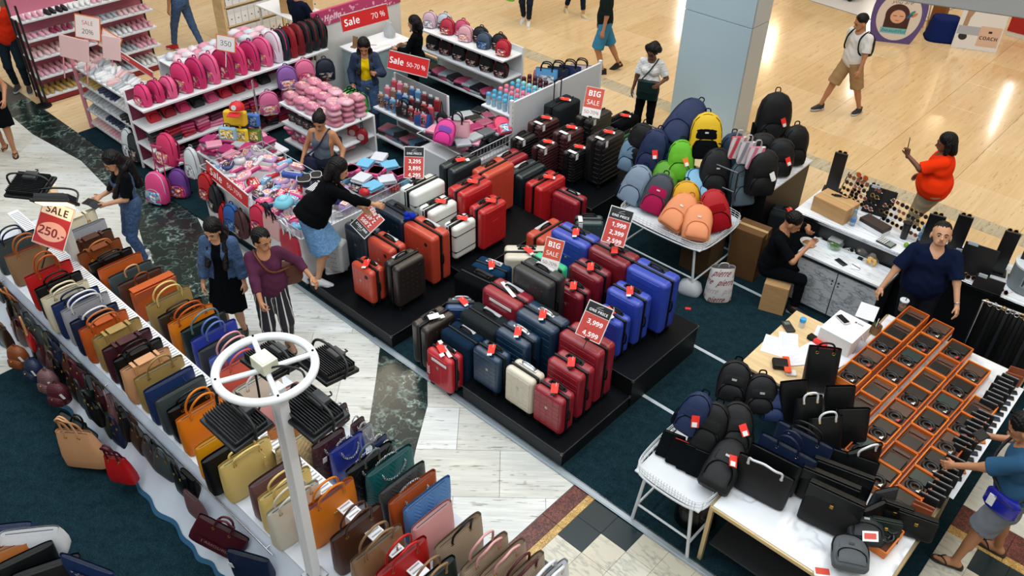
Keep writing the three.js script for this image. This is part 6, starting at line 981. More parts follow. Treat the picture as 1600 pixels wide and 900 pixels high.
{
shelving('display_shelf','rear white shelf unit with black bags below and pink bags on top','shelf',V(-10.1,TOP,-9.8),0,2.06,.5,[.3,.74,1.1],{h:1.2,posts:3});
const tops=[[660,35,0xc8a8b4,'white'],[690,50,0xb8bcc8,'dark'],[715,28,0xb02a40,'red'],[700,42,0xc04a6a,'pink'],[728,52,0xd8a0a8,'princess'],[745,35,0x15171c,'dark'],[770,55,0x3a4a5a,'denim'],[795,70,0x16181e,'dark'],[755,62,0xb02030,'red']],tn=['white patterned','grey framed','crimson','rose','pink and white','black','slate','black and white','red'];
tops.forEach(([x,y,c,k],i)=>{const p=GZ(x,y + 12,-9.95 -(i % 2)*.12);const t=backpack(V(-11.0 + i*.22,TOP + 1.102,-9.98 -(i % 2)*.14),[-.1,.3,0],{col:c,patch:k,h:.26,w:.26,d:.15,mid:0,k:1},`${tn[i]} small bag on top of the rear white shelf unit`);});
for(let i=0;i<6;i++)backpack(V(-10.9 + i*.33,TOP + .742,-9.95),[0,.25,0],{col:0x101216,col2:0x101216,patch:'dark',h:.26,w:.26,d:.14,mid:0,k:1,zip:i % 2?0x8a1a20:0x303030},`${ORD[i]} black bag from the left in the rear unit's middle shelf`);
for(let i=0;i<20;i++){const n=['silvery','black','rose'][i % 3];solo('folded_bag',rb(.24,.05,.28,.02,0,0,0),M([0x9aa0a8,0x1c1e24,0xb04a6a][i % 3],.3),`${n} folded bag low in front of the rear shelf unit`,'bag',V(-10.95 +(i % 10)*.2,TOP + .33 + Math.floor(i / 10)*.055,-9.95),rr(-.4,.4),`${n} folded bags low on the rear shelf unit`);}
const pt=thing('partition','white slotted partition beside the black ribbed suitcases','partition',V(-7.78,TOP,-9.66));part('panel',rb(.035,1.2,2.1,.004,0,.6,0,1),M(0xd0d4da,.5),pt);part('end_post',rb(.05,1.24,.05,.004,0,.62,1.05,1),PANEL,pt);part('middle_post',rb(.045,1.22,.04,.004,.005,.61,.0,1),PANEL,pt);part('end_post',rb(.05,1.24,.05,.004,0,.62,-1.05,1),PANEL,pt);for(let i=0;i<12;i++)part('slot',rb(.052,.03,.008,.001,0,.2 + i*.085,1.05,1),M(0x6a6e72,.6),pt);
const sh=thing('bottle_shelf','white bracket shelf full of drinking bottles behind the partition','shelf',V(-8.18,TOP,-9.35));part('shelf',rb(.72,.025,1.2,.004,0,.86,0,1),PANEL,sh);for(const s of[-1,1])part('bracket',ext([[-.34,.85],[.34,.85],[.34,.55]],.015,.003).translate(0,0,s*.55),PANEL,sh);
const bp={};for(let i=0;i<6;i++)for(let j=0;j<8;j++){const k=j<2?['sky blue',0x4aa8d0]:j<4?['pink',0xe07a94]:j<5?['sky blue',0x4aa8d0]:j<6?['pale aqua',0x8ad0d8]:['dark red',0x4a1820];const lab=`${k[0]} capped drinking bottle on the white bracket shelf`,gp=`${k[0]} capped bottles on the bracket shelf`,pos=V(-8.47 + i*.115,TOP + .874,-8.84 - j*.135);if(!bp[k[0]]){const t=bp[k[0]]=thing('drinking_bottle',lab,'bottle',pos,0,gp);part('body',loft([[0,.034,.034],[.012,.038,.038],[.13,.038,.038],[.15,.03,.03]],14),k[0]==='dark red'?M(k[1],.4):M(0xc8dce4,.15,{transmission:.5,thickness:0}),t);part('label_band',cy(.0385,.0385,.05,0,.065,0,14),M(k[0]==='pink'?0xc8506a:k[0]==='dark red'?0x181a20:0x88b8d0,.5),t);const c=part('cap',loft([[.148,.036,.036],[.16,.037,.037],[.185,.034,.034],[.195,.02,.02]],14),M(k[1],.35),t);}else copyOf(bp[k[0]],pos,0,lab,gp);}
const totes=[[850,112,0x5a98c8,'white','pale blue patterned tote standing at the end of the bottle shelf'],[875,105,0x16203a,0,'navy tote in the row behind the bottles'],[890,108,0x1c2c54,0,'dark blue tote beside the navy one'],[905,95,0xd8c4c8,'princess','clear and pink tote nearest the walkway']];totes.forEach(([x,y,c,k,l],i)=>{const t=handbag(V(-8.3 + i*.1,TOP + .874,-10.0 - i*.17),.5,c,{w:.36,h:.28,d:.13,arch:A('black',.1)},l);if(k)part('picture_panel',face(.26,.14,0,.12,.068),picture(k),t);});
{const t=thing('gift_pouch','pink glitter pouch with a red card beside the bottles','pouch',V(-8.45,TOP + .88,-10.0),.5);part('pouch',loft([[0,.1,.04,3],[.1,.11,.05,2.6],[.2,.09,.02,3]],16),M(0xd06a80,.4),t);part('card',rb(.12,.09,.004,.001,0,.2,.03,1),TAGR,t);}
const bin=thing('wire_bin','low wire bin of folded pink and grey bags behind the dark teal suitcase','bin',V(-8.25,TOP,-8.1));part('base_panel',rb(.95,.5,.95,.01,0,.25,0,1),PANEL,bin);part('rim_wire',[...rim(1,1,.72,.008),...[...Array(16)].map((_,i)=>bar([.5,.5,-.5 + i / 15],[.5,.72,-.5 + i / 15],.004,4)),bar([.5,.61,-.5],[.5,.61,.5],.004,4)],M(0xb8bcc0,.4),bin);
for(let i=0;i<24;i++){const n=['magenta','grey','rose','black'][i % 4];solo('folded_bag',[rb(.24,.04,.3,.016,0,0,0),rb(.22,.03,.26,.012,0,.03,.01)],M([0xb8306a,0x8a8e98,0xd86a90,0x1c1e26][i % 4],.3),`${n} folded bag in the low wire bin`,'bag',V(-8.55 +(i % 4)*.2,TOP + .56 + Math.floor(i / 8)*.07,-8.42 + Math.floor((i % 8)/ 4)*.34 +(i>15?.1:0)),rr(-.3,.3),`${n} folded bags in the low wire bin`);}
backpack(G(690,215,.95).sub(V(0,.1,0)),[-.5,.6,-.2],{col:0xd03a8a,col2:0xd03a8a,col3:0x7a4aa0,h:.36,w:.3,d:.14,k:1},'bright pink and purple backpack on the low wire bin');handbag(G(715,205,.9).sub(V(0,.1,0)),.6,0xe0a8b4,{w:.36,h:.26,d:.14,arch:A('black',.14,2,.4)},'pale pink tote with black handles on the low wire bin');backpack(G(790,200,.85).sub(V(0,.1,0)),[-.9,1.2,0],{col:0xd8486a,patch:'blue',h:.3,w:.26,d:.12,k:1,mid:0},'coral pink backpack at the corner of the partition');
for(const[x,y,c,l]of[[552,205,0xb01820,'red and black hanging case at the corner of the stepped counter'],[566,212,0x8a141c,'round red case hanging at the stepped counter corner'],[705,150,0x101216,'black pennant case with red badge hanging on the wire grid']]){const p=x>700?V(-8.73,.8,-8.1):GZ(x,y,-7.1);const t=thing('hanging_case',l,'case',p,.5);part('case',loft([[-.14,.03,.03,2],[-.08,.09,.05,2.4],[.06,.09,.05,2.4],[.12,.04,.03,2]],16),M(c,.5),t);part('badge',T(cy(.05,.05,.01,0,0,0,16,PI / 2),0,0,.052),M(0xc8a0a0,.5),t);part('strap',tube([[-.02,.11,0],[0,.3,0],[.02,.11,0]],.006,10,5),BLACK,t);}
}
{
const d=thing('cash_desk','white cash desk with papers behind the denim jacket woman','desk',V(-11.3,TOP,-9.0));part('worktop',rb(.62,.03,1.1,.006,0,.985,0),WHITE,d);part('front_panel',rb(.58,.96,1.04,.006,0,.48,0,1),M(0x9ab0b4,.3),d);
const w=thing('back_board','white back board with a pink floral header behind the cash desk','board',V(-11.75,TOP,-9.0));part('panel',rb(.04,1.45,1.9,.006,0,.725,0,1),OFFW,w);part('header',rb(.06,.26,1.9,.006,.01,1.5,0,1),M(0xb83a68,.5),w);part('header_print',face(1.86,.24,.042,1.5,0,0,Y90),print(1.86,.24,(x,W,H)=>{x.fillStyle='#b83a68';x.fillRect(0,0,W,H);for(let i=0;i<60;i++){x.fillStyle='#e6a8c0';x.beginPath();x.arc(rnd()*W,rnd()*H,2 + rnd()*5,0,7);x.fill();}txt(x,'Hello',W*.2,H*.55,H*.6,'#f4dce6','italic bold');},512),w);
redSign(G(533,38,1.6),G(606,18,1.6),.26,[['Sale',.22,.5,.6],['70 %',.78,.52,.5,'']],'red Sale 70 % board on the white back board',-.2);
const p=thing('open_notebook','open notebook lying on the white cash desk','notebook',V(-11.25,TOP + 1.0,-8.85),.4);part('pages',[T(rb(.15,.012,.2,.004,-.075,.006,0),0,0,0,0,0,.03),T(rb(.15,.012,.2,.004,.075,.006,0),0,0,0,0,0,-.03)],WHITE,p);part('pen',bar([-.05,.02,.02],[.09,.02,-.03],.004),BLACK,p);
const q=thing('plastic_bag','translucent white plastic bag on the cash desk','bag',V(-11.35,TOP + 1.0,-9.35));part('body',loft([[0,.1,.08,2.4],[.1,.12,.09,2.2],[.2,.06,.04,2],[.26,.07,.02,2]],18),M(0xd8dcde,.4,{transmission:.4,thickness:0}),q);part('handle',tube([[-.03,.25,0],[0,.32,0],[.03,.25,0]],.006,8,5),OFFW,q);
const e=thing('receipt_holder','brown receipt holder on the cash desk','holder',V(-11.4,TOP + 1.0,-8.6),.3);part('base',rb(.1,.02,.08,.004,0,.01,0),M(0x7a5a3a,.6),e);part('back',T(rb(.1,.18,.015,.004,0,.09,-.03),0,0,0,-.2),M(0x8a6a44,.6),e);
carton(V(-13.7,TOP + .9,-9.1),.5,.32,.36,.5,'brown carton beside the assistant in navy at the top');const tb=thing('packing_table','white packing table at the top behind the shelves','table',V(-13.8,TOP,-9.1));part('worktop',rb(1.5,.03,.7,.005,0,.885,0),WHITE,tb);for(const x of[-.7,.7])for(const z of[-.3,.3])part('leg',rb(.04,.87,.04,.004,x,.435,z,1),OFFW,tb);
const bt=thing('water_bottle','clear water bottle on the packing table','bottle',G(500,10,1.0).setY(TOP + .9));bt.position.set(-13.25,TOP + .9,-9.2);part('bottle',loft([[0,.03,.03],[.15,.032,.032],[.19,.014,.014],[.22,.013,.013]],12),clear,bt);part('cap',cy(.015,.015,.02,0,.228,0,10),M(0x3a8ac8,.4),bt);
const fr=thing('box_rack','wooden rack filled with white gift boxes at the top left','rack',V(-15.2,TOP,-9.0),Y90);for(const x of[-.65,.65])part('side_post',rb(.06,1.6,.36,.006,x,.8,0),M(0xffffff,.6,{map:TX.wood}),fr);for(const y of[.05,.42,.8,1.18,1.56])part('shelf_board',rb(1.3,.03,.36,.005,0,y,0),M(0xffffff,.6,{map:TX.wood}),fr);
for(let l=0;l<4;l++)for(let i=0;i<8;i++){const t=thing('gift_box',`white gift box in the wooden rack, ${['lowest', 'second', 'third', 'top'][l]} board`,'box',V(-15.12,TOP +[.067,.437,.817,1.197][l],-9.52 + i*.15),0,`white gift boxes on the ${['lowest', 'second', 'third', 'top'][l]} board`);part('carton',rb(.2,.3,.14,.004,0,.15,0,1),WHITE,t);part('lid',rb(.205,.08,.145,.004,0,.262,0,1),M(0xdadada,.4),t);part('dot',cy(.012,.012,.004,.103,.12,0,8,0,0,Y90),BLACK,t);}
}
{
const heap=(x0,z0,nx,nz,layers,y,cols,where,dx=.2,dz=.24)=>{for(let k=0;k<layers;k++)for(let i=0;i<nx;i++)for(let j=0;j<nz;j++){const[n,c]=cols[(i*2 + j*3 + k)% cols.length];solo('wrapped_bag',rb(.19,.05,.23,.02,0,0,0),M(c,.28,{clearcoat:.6,clearcoatRoughness:.2}),`${n} plastic wrapped bag ${where}`,'bag',V(x0 + i*dx + rr(-.03,.03),y + .03 + k*.055,z0 - j*dz + rr(-.03,.03)),rr(-.6,.6),`${n} wrapped bags ${where}`);}};
const dk=[['charcoal',0x1a1c22],['smoke grey',0x5a6068],['dusky rose',0x9a5068],['silver',0x9aa2aa]],pk=[['deep pink',0xb83268],['pale pink',0xd890a8],['silver',0xa8aeb4],['magenta',0xa02864]];
const t=thing('floor_pallet','low white pallet of wrapped goods between the sale shelf and the bottle shelf','pallet',V(-8.9,TOP,-9.0));part('deck',rb(.8,.04,1.2,.004,0,.14,0,1),PANEL,t);for(const s of[-1,0,1])part('runner',rb(.06,.12,1.2,.004,s*.34,.06,0,1),PANEL,t);
heap(-9.15,-8.55,3,4,4,TOP + .16,dk,'on the low pallet behind the wire bin',.24,.26);
heap(-10.62,-6.72,6,2,2,TOP + .252 + .15,pk,'on the bottom board of the stepped counter');
heap(-8.55,-7.78,4,4,2,TOP + .72,pk.concat(dk),'heaped high in the low wire bin',.2,.22);
const u=thing('display_table','white side table heaped with wrapped pink bags beside the novelty stand','table',V(-10.55,TOP,-5.75));part('worktop',rb(.9,.03,1.0,.004,0,.44,0,1),PANEL,u);for(const x of[-.4,.4])for(const z of[-.45,.45])part('leg',rb(.03,.43,.03,.003,x,.215,z,1),PANEL,u);
heap(-10.86,-5.4,4,3,4,TOP + .455,pk,'stacked on the side table beside the novelty stand',.21,.28);
}
const stoneW=M(0xffffff,.22,{map:TX.marbleW}),stoneG=M(0xffffff,.35,{map:TX.marbleG});
{
const t=thing('low_counter','low eyewear counter with grey veined fronts and food on its white stone top','counter',V(-2.63,TOP,-9.0));part('stone_top',rb(1.08,.03,.44,.004,0,.735,0),stoneW,t);part('dark_edge',rb(1.1,.03,.46,.004,0,.708,0),M(0x14181c,.4),t);part('carcass',rb(1.04,.69,.4,.004,0,.345,-.01),M(0x23282c,.5),t);
for(const s of[-1,1]){const d=part('door',rb(.5,.62,.02,.003,s*.256,.36,.2,1),stoneG,t);part('knob',sp(.012,s*.04,.55,.215,8,6),iron,d);part('knob',sp(.01,s*.04,.5,.213,8,6),iron,d);}
const u=thing('display_counter','long raised counter with a white stone top lined with sunglasses stands','counter',V(-1.55,TOP,-9.56));part('stone_top',rb(3.9,.035,.72,.004,0,.985,0),stoneW,u);part('metal_edge',rb(3.92,.04,.02,.004,0,.975,.365,1),chrome,u);part('carcass',rb(3.8,.96,.62,.004,0,.48,-.03),M(0x0e1114,.5),u);part('drawer_front',rb(1.0,.2,.02,.004,-1.1,.84,.3,1),M(0x1d2226,.4),u);
}
const CT=TOP + 1.005,LT=TOP + .752;
{
const c=carton(G(1304,325,1.1).setY(CT),.46,.2,.3,-.12,'brown cardboard box on the raised counter beside a water bottle');part('label_card',rb(.06,.006,.03,.001,-.08,.21,-.05,1),BLACK,c);
const cr=G(1308,310,1.2);const h=thing('headset_clip','small black clip lying on the cardboard box','clip',V(cr.x,CT + .213,cr.z),.4);part('body',rb(.09,.02,.03,.008,0,.01,0),BLACK,h);part('lead',tube([[.04,.01,0],[.09,.006,.02],[.14,.004,0]],.004,10,5),BLACK,h);
const bot=(p,l)=>{const t=thing('water_bottle',l,'bottle',p);part('bottle',loft([[0,.03,.03],[.01,.034,.034],[.13,.034,.034],[.17,.015,.015],[.2,.014,.014]],14),M(0xdbe8f0,.1,{transmission:.8,thickness:0}),t);part('label_band',cy(.0345,.0345,.05,0,.08,0,14),M(0x3a78b8,.5),t);part('cap',cy(.016,.016,.02,0,.208,0,10),M(0x4aa0d8,.4),t);};
bot(G(1331,352,CT).setY(CT),'clear water bottle with blue label at the end of the cardboard box');bot(G(1436,377,CT).setY(CT),'clear water bottle with blue cap beside the navy polo man');
const b=thing('gift_box','dark brown oblong gift box on the raised counter','box',G(1367,352,CT + .06).setY(CT),-.25);part('base',rb(.34,.07,.16,.004,0,.035,0),WHITE,b);part('lid',rb(.345,.05,.165,.004,0,.085,0),M(0x2a1c18,.5),b);
const k=thing('calculator','grey pocket calculator on the raised counter','calculator',G(1385,378,CT + .02).setY(CT),-.15);part('case',rb(.2,.018,.13,.006,0,.009,0),M(0x2a2d30,.4),k);part('display',rb(.07,.004,.1,.001,.055,.019,0,1),M(0x7a8a84,.3),k);for(let i=0;i<4;i++)for(let j=0;j<4;j++)part('button',rb(.018,.006,.02,.002,-.08 + i*.026,.02,-.042 + j*.028,1),OFFW,k);
const tb=thing('tumbler','black tumbler on the raised counter','tumbler',G(1411,372,CT).setY(CT));part('cup',loft([[0,.038,.038],[.2,.048,.048]],18),M(0x0c0d0f,.3),tb);part('lid',cy(.05,.05,.02,0,.21,0,18),BLACK,tb);part('straw',bar([.02,.2,0],[.05,.3,.0],.005),BLACK,tb);
const lm=thing('lime','green lime on the raised counter','fruit',G(1415,386,CT).setY(CT));part('fruit',sp(.03,0,.03,0,14,10),M(0x6a9c1c,.4),lm);part('stem',cy(.004,.004,.008,0,.062,0,6),M(0x4a6a1c,.6),lm);
}
{
const lensM=M(0x120e0c,.08,{metalness:.2}),frames=[M(0x17181a,.3),gold,M(0x5a3418,.3),chrome];
const glasses=(par,x,y,z,k,ry=0)=>{const g=part('sunglasses',[T(tor(.024,.0035,0,0,0,0,0,5,12),x - .03,y,z,-.3,ry),T(tor(.024,.0035,0,0,0,0,0,5,12),x + .03,y,z,-.3,ry),bar([x - .008,y + .006,z],[x + .008,y + .006,z],.003,5)],frames[k % 4],par);part('lens',[T(cy(.022,.022,.004,0,0,0,12,PI / 2),x - .03,y,z,-.3),T(cy(.022,.022,.004,0,0,0,12,PI / 2),x + .03,y,z,-.3)],k % 5===3?M(0x7a3a1c,.1):lensM,g);for(const s of[-1,1])part('temple',bar([x + s*.054,y + .008,z],[x + s*.05,y - .004,z - .08],.003,4),frames[k % 4],g);};
const tower=(px,py,h,w,label)=>{const p=G(px,py,CT);const t=thing('eyewear_tower',label,'display stand',V(p.x,CT,p.z),.25);part('back_panel',rb(w,h,.03,.004,0,h / 2,.03),M(0x0b0c0e,.35),t);part('base',rb(w + .06,.02,.16,.004,0,.01,0),BLACK,t);for(let i=0;i<6;i++){part('peg',bar([0,.08 + i*(h - .12)/ 5,.01],[0,.08 + i*(h - .12)/ 5,-.05],.004,5),chrome,t);glasses(t,0,.09 + i*(h - .12)/ 5,-.05,i);}};
tower(1299,298,.56,.16,'tall black eyewear tower at the left end of the raised counter');tower(1447,386,.46,.18,'black eyewear tower just left of the navy polo man');tower(1555,425,.56,.16,'tall black eyewear tower right of the navy polo man');tower(1592,440,.46,.18,'black eyewear tower at the right frame edge');tower(1488,392,.5,.16,'black eyewear tower behind the navy polo man');
const grid=(px,py,n,label,amber)=>{const p=G(px,py,CT);const t=thing('eyewear_rack',label,'display stand',V(p.x,CT,p.z),-.2);for(let j=0;j<4;j++){part('rail',bar([-.26,.06 + j*.075,-j*.03],[.26,.06 + j*.075,-j*.03],.005,6),WHITE,t);for(let i=0;i<n;i++)glasses(t,-.19 + i*.38 /(n - 1),.075 + j*.075,.01 - j*.03,amber&&j===3?8:i + j);}for(const s of[-1,1])part('rack_leg',bar([s*.26,0,.02],[s*.26,.33,-.11],.006,6),BLACK,t);if(amber)for(const s of[0,1])part('amber_lens',T(cy(.035,.035,.006,0,0,0,16,PI / 2),-.12 + s*.1,.36,-.1),M(0xb8501c,.2),t);};
grid(1335,322,4,'white railed rack of sunglasses behind the cardboard box',1);grid(1403,362,4,'white railed rack of sunglasses behind the black tumbler',0);grid(1352,325,3,'second white railed rack, beside the black display board',0);
const board=(px,py,w,h,label,extra)=>{const p=G(px,py,CT);const t=thing('display_board',label,'display board',V(p.x,CT,p.z),.15);part('panel',T(rb(w,h,.02,.004,0,h / 2,0),0,0,0,-.25),M(0x0c0d10,.35),t);part('foot',rb(w,.015,.12,.004,0,.008,-.04),BLACK,t);part('top_clip',T(rb(w*.3,.04,.03,.006,-w*.28,h*.98,-.0),0,0,0,-.25),M(0x9aa0a4,.4),t);if(extra)part('logo_plate',T(rb(.08,.03,.006,.002,0,h*.5,.014),0,0,0,-.25),M(0xc8ccd0,.4),t);};
board(1367,335,.34,.34,'black display board beside the dark brown gift box');board(1517,430,.36,.36,'large black display board right of the navy polo man');board(1502,420,.3,.2,'dark blue display case with a silver plate right of the navy polo man',1);board(1540,455,.3,.16,'low black box in front of the far right eyewear tower');
for(let i=0;i<14;i++){const p=G(1484 +(i % 7)*14,432 +(i % 7)*4 +(i>6?-46:0),CT + .02);const t=thing('sunglasses',`sunglasses laid out among the black boards on the raised counter`,'sunglasses',V(p.x,CT + .03,Math.min(-9.25,p.z)),rr(-.6,.6),'sunglasses laid among the black boards');glasses(t,0,0,0,i);}
{const w=thing('white_board','small white card leaning on the black display board','card',G(1391,345,CT).setY(CT),.3);part('card',T(rb(.1,.18,.006,.002,0,.09,0),0,0,0,-.3),WHITE,w);part('foot',rb(.08,.008,.06,.002,0,.004,-.03,1),OFFW,w);}
{const p=G(1597,445,1.0);const t=thing('round_stand','round white display drum lettered pie at the right frame edge','display stand',V(-.86,CT,-9.55));part('drum',cy(.2,.2,.28,0,.15,0,40),M(0x6c7478,.4),t);part('top_disc',cy(.205,.205,.02,0,.3,0,40),M(0xc9cfd2,.35),t);part('slot',rb(.1,.01,.04,.004,.03,.312,.0,1),BLACK,t);part('lettering',T(new THREE.CylinderGeometry(.2025,.2025,.16,24,1,true,-.2,1.4),0,.17,0),print(.28,.16,(x,W,H)=>{x.fillStyle='#8a9296';x.fillRect(0,0,W,H);txt(x,'pierre',W / 2,H / 2,H*.7,'#14171a','bold','center',W*.95);}),t);part('foot',cy(.19,.19,.012,0,.006,0,24),iron,t);}
}
{
const at=(px,py,h=LT)=>G(px,py,h).setY(LT);
const b=thing('bowl','white bowl of noodles in front of the seated man','bowl',at(1260,382));part('bowl',new THREE.LatheGeometry([[.0,.0],[.05,0],[.085,.045],[.09,.055],[.083,.055],[.05,.012],[0,.01]].map((p)=>new THREE.Vector2(...p)),24),WHITE,b);part('noodles',loft([[.02,.06,.06],[.04,.05,.05,2,.01],[.05,.02,.02]],14),M(0x9a6a34,.7),b);part('chopsticks',[bar([-.02,.06,0],[.12,.08,-.14],.003),bar([-.03,.06,0],[.1,.08,-.15],.003)],OFFW,b);
const p=thing('salad_tub','clear plastic tub of salad on the low counter','tub',at(1303,387));part('tub',loft([[0,.08,.08],[.07,.1,.1]],20,true,false),M(0xe8f0ec,.1,{transmission:.8,thickness:0,side:THREE.DoubleSide}),p);for(let i=0;i<9;i++)part('leaf',T(loft([[0,.03,.02],[.006,.035,.025],[.01,.01,.01]],8),rr(-.05,.05),.01 + i*.006,rr(-.05,.05),rr(-.4,.4),rr(0,3)),M([0x5a8a3a,0x88a868,0x3a6a2c][i % 3],.6),p);part('lid',rb(.16,.008,.12,.004,-.02,.085,-.05),clear,p);
const ph=(px,py,l,c=0x0c0d10,w=.075,d=.15,turn=1.2)=>{const q=thing('phone',l,'phone',at(px,py),turn);part('case',rb(w,.009,d,.004,0,.0045,0),M(c,.3),q);part('screen',rb(w - .008,.002,d - .02,.001,0,.0095,0,1),M(0x16181c,.08),q);return q;};
ph(1314,410,'black phone lying on the low counter');const ps=ph(1362,486,'white phone lying on the white box',0xd8d8d8,.08,.16,1.1);ps.position.copy(G(1318,496,TOP + 1.0)).setY(TOP + .972);
const n=thing('note_pad','white notepad with pen on the low counter','notepad',at(1336,417),.4);part('pad',rb(.1,.01,.12,.002,0,.005,0,1),WHITE,n);part('pen',bar([-.04,.014,-.03],[.06,.014,.04],.004),BLACK,n);
const m=thing('charger','small black charger on the low counter','charger',at(1344,405));part('body',rb(.06,.025,.04,.006,0,.0125,0),BLACK,m);part('cable',tube([[.03,.01,0],[.1,.01,-.03],[.14,.008,.03]],.003,10,4),OFFW,m);
const fr=(px,py,c,l,nn,cat)=>{const q=thing('snack_bag',l,cat,at(px,py));for(let i=0;i<nn;i++)part('piece',sp(.02,rr(-.06,.06),.02 + rr(0,.03),rr(-.05,.05),7,5),M(c,.5),q);part('film',loft([[0,.08,.07,2.4],[.04,.095,.08,2.3],[.08,.06,.05,2],[.13,.03,.02,2]],16),M(0xffffff,.1,{transmission:.92,thickness:0}),q);};
fr(1360,411,0xe0a818,'clear bag of yellow fruit pieces on the low counter',14,'fruit bag');fr(1391,407,0x9a6038,'clear bag of brown snacks at the end of the low counter',14,'snack bag');fr(1349,395,0xc88a5a,'small clear bag of snacks behind the fruit',6,'snack bag');
const cb=thing('cable_coil','coil of white cable on the low counter','cable',at(1328,392));part('coil',[T(new THREE.TorusGeometry(.05,.004,5,20),0,.008,0,PI / 2),T(new THREE.TorusGeometry(.042,.004,5,20),.01,.016,.006,PI / 2 + .1),T(new THREE.TorusGeometry(.036,.004,5,20),-.03,.012,.03,PI / 2)],OFFW,cb);part('plug',rb(.03,.02,.02,.004,.06,.01,.02),OFFW,cb);
const pu=thing('paper_cup','white paper box at the rear of the low counter','box',at(1379,395),.2);part('box',rb(.12,.09,.09,.004,0,.045,0),WHITE,pu);part('lid',rb(.12,.008,.09,.003,0,.094,0),M(0x3a2c24,.6),pu);
}
{
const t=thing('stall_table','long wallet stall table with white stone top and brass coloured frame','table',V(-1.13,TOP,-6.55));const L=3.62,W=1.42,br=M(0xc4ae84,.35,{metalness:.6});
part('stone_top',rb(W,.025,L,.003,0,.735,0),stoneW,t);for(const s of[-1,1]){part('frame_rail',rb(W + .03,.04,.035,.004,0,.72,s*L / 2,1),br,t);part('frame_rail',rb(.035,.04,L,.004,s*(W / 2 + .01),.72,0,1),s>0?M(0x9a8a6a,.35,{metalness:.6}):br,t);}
for(const x of[-W / 2,W / 2])for(const z of[-L / 2,0,L / 2])part('leg',rb(.04,.72,.04,.004,x,.36,z,1),br,t);part('lower_shelf',rb(W - .06,.02,L - .1,.003,0,.2,0),M(0x15181b,.6),t);
const w=thing('wood_table','pale wooden side table strewn with papers beside the stall table','table',V(-2.24,TOP,-7.1));part('worktop',rb(.76,.03,1.2,.004,0,.735,0),M(0xffffff,.45,{map:TX.wood}),w);part('dark_edge',rb(.77,.03,1.21,.004,0,.708,0),M(0x1a1c1e,.4),w);for(const x of[-.34,.34])for(const z of[-.55,.55])part('leg',rb(.04,.69,.04,.004,x,.345,z,1),iron,w);
}
const WT=TOP + .752;
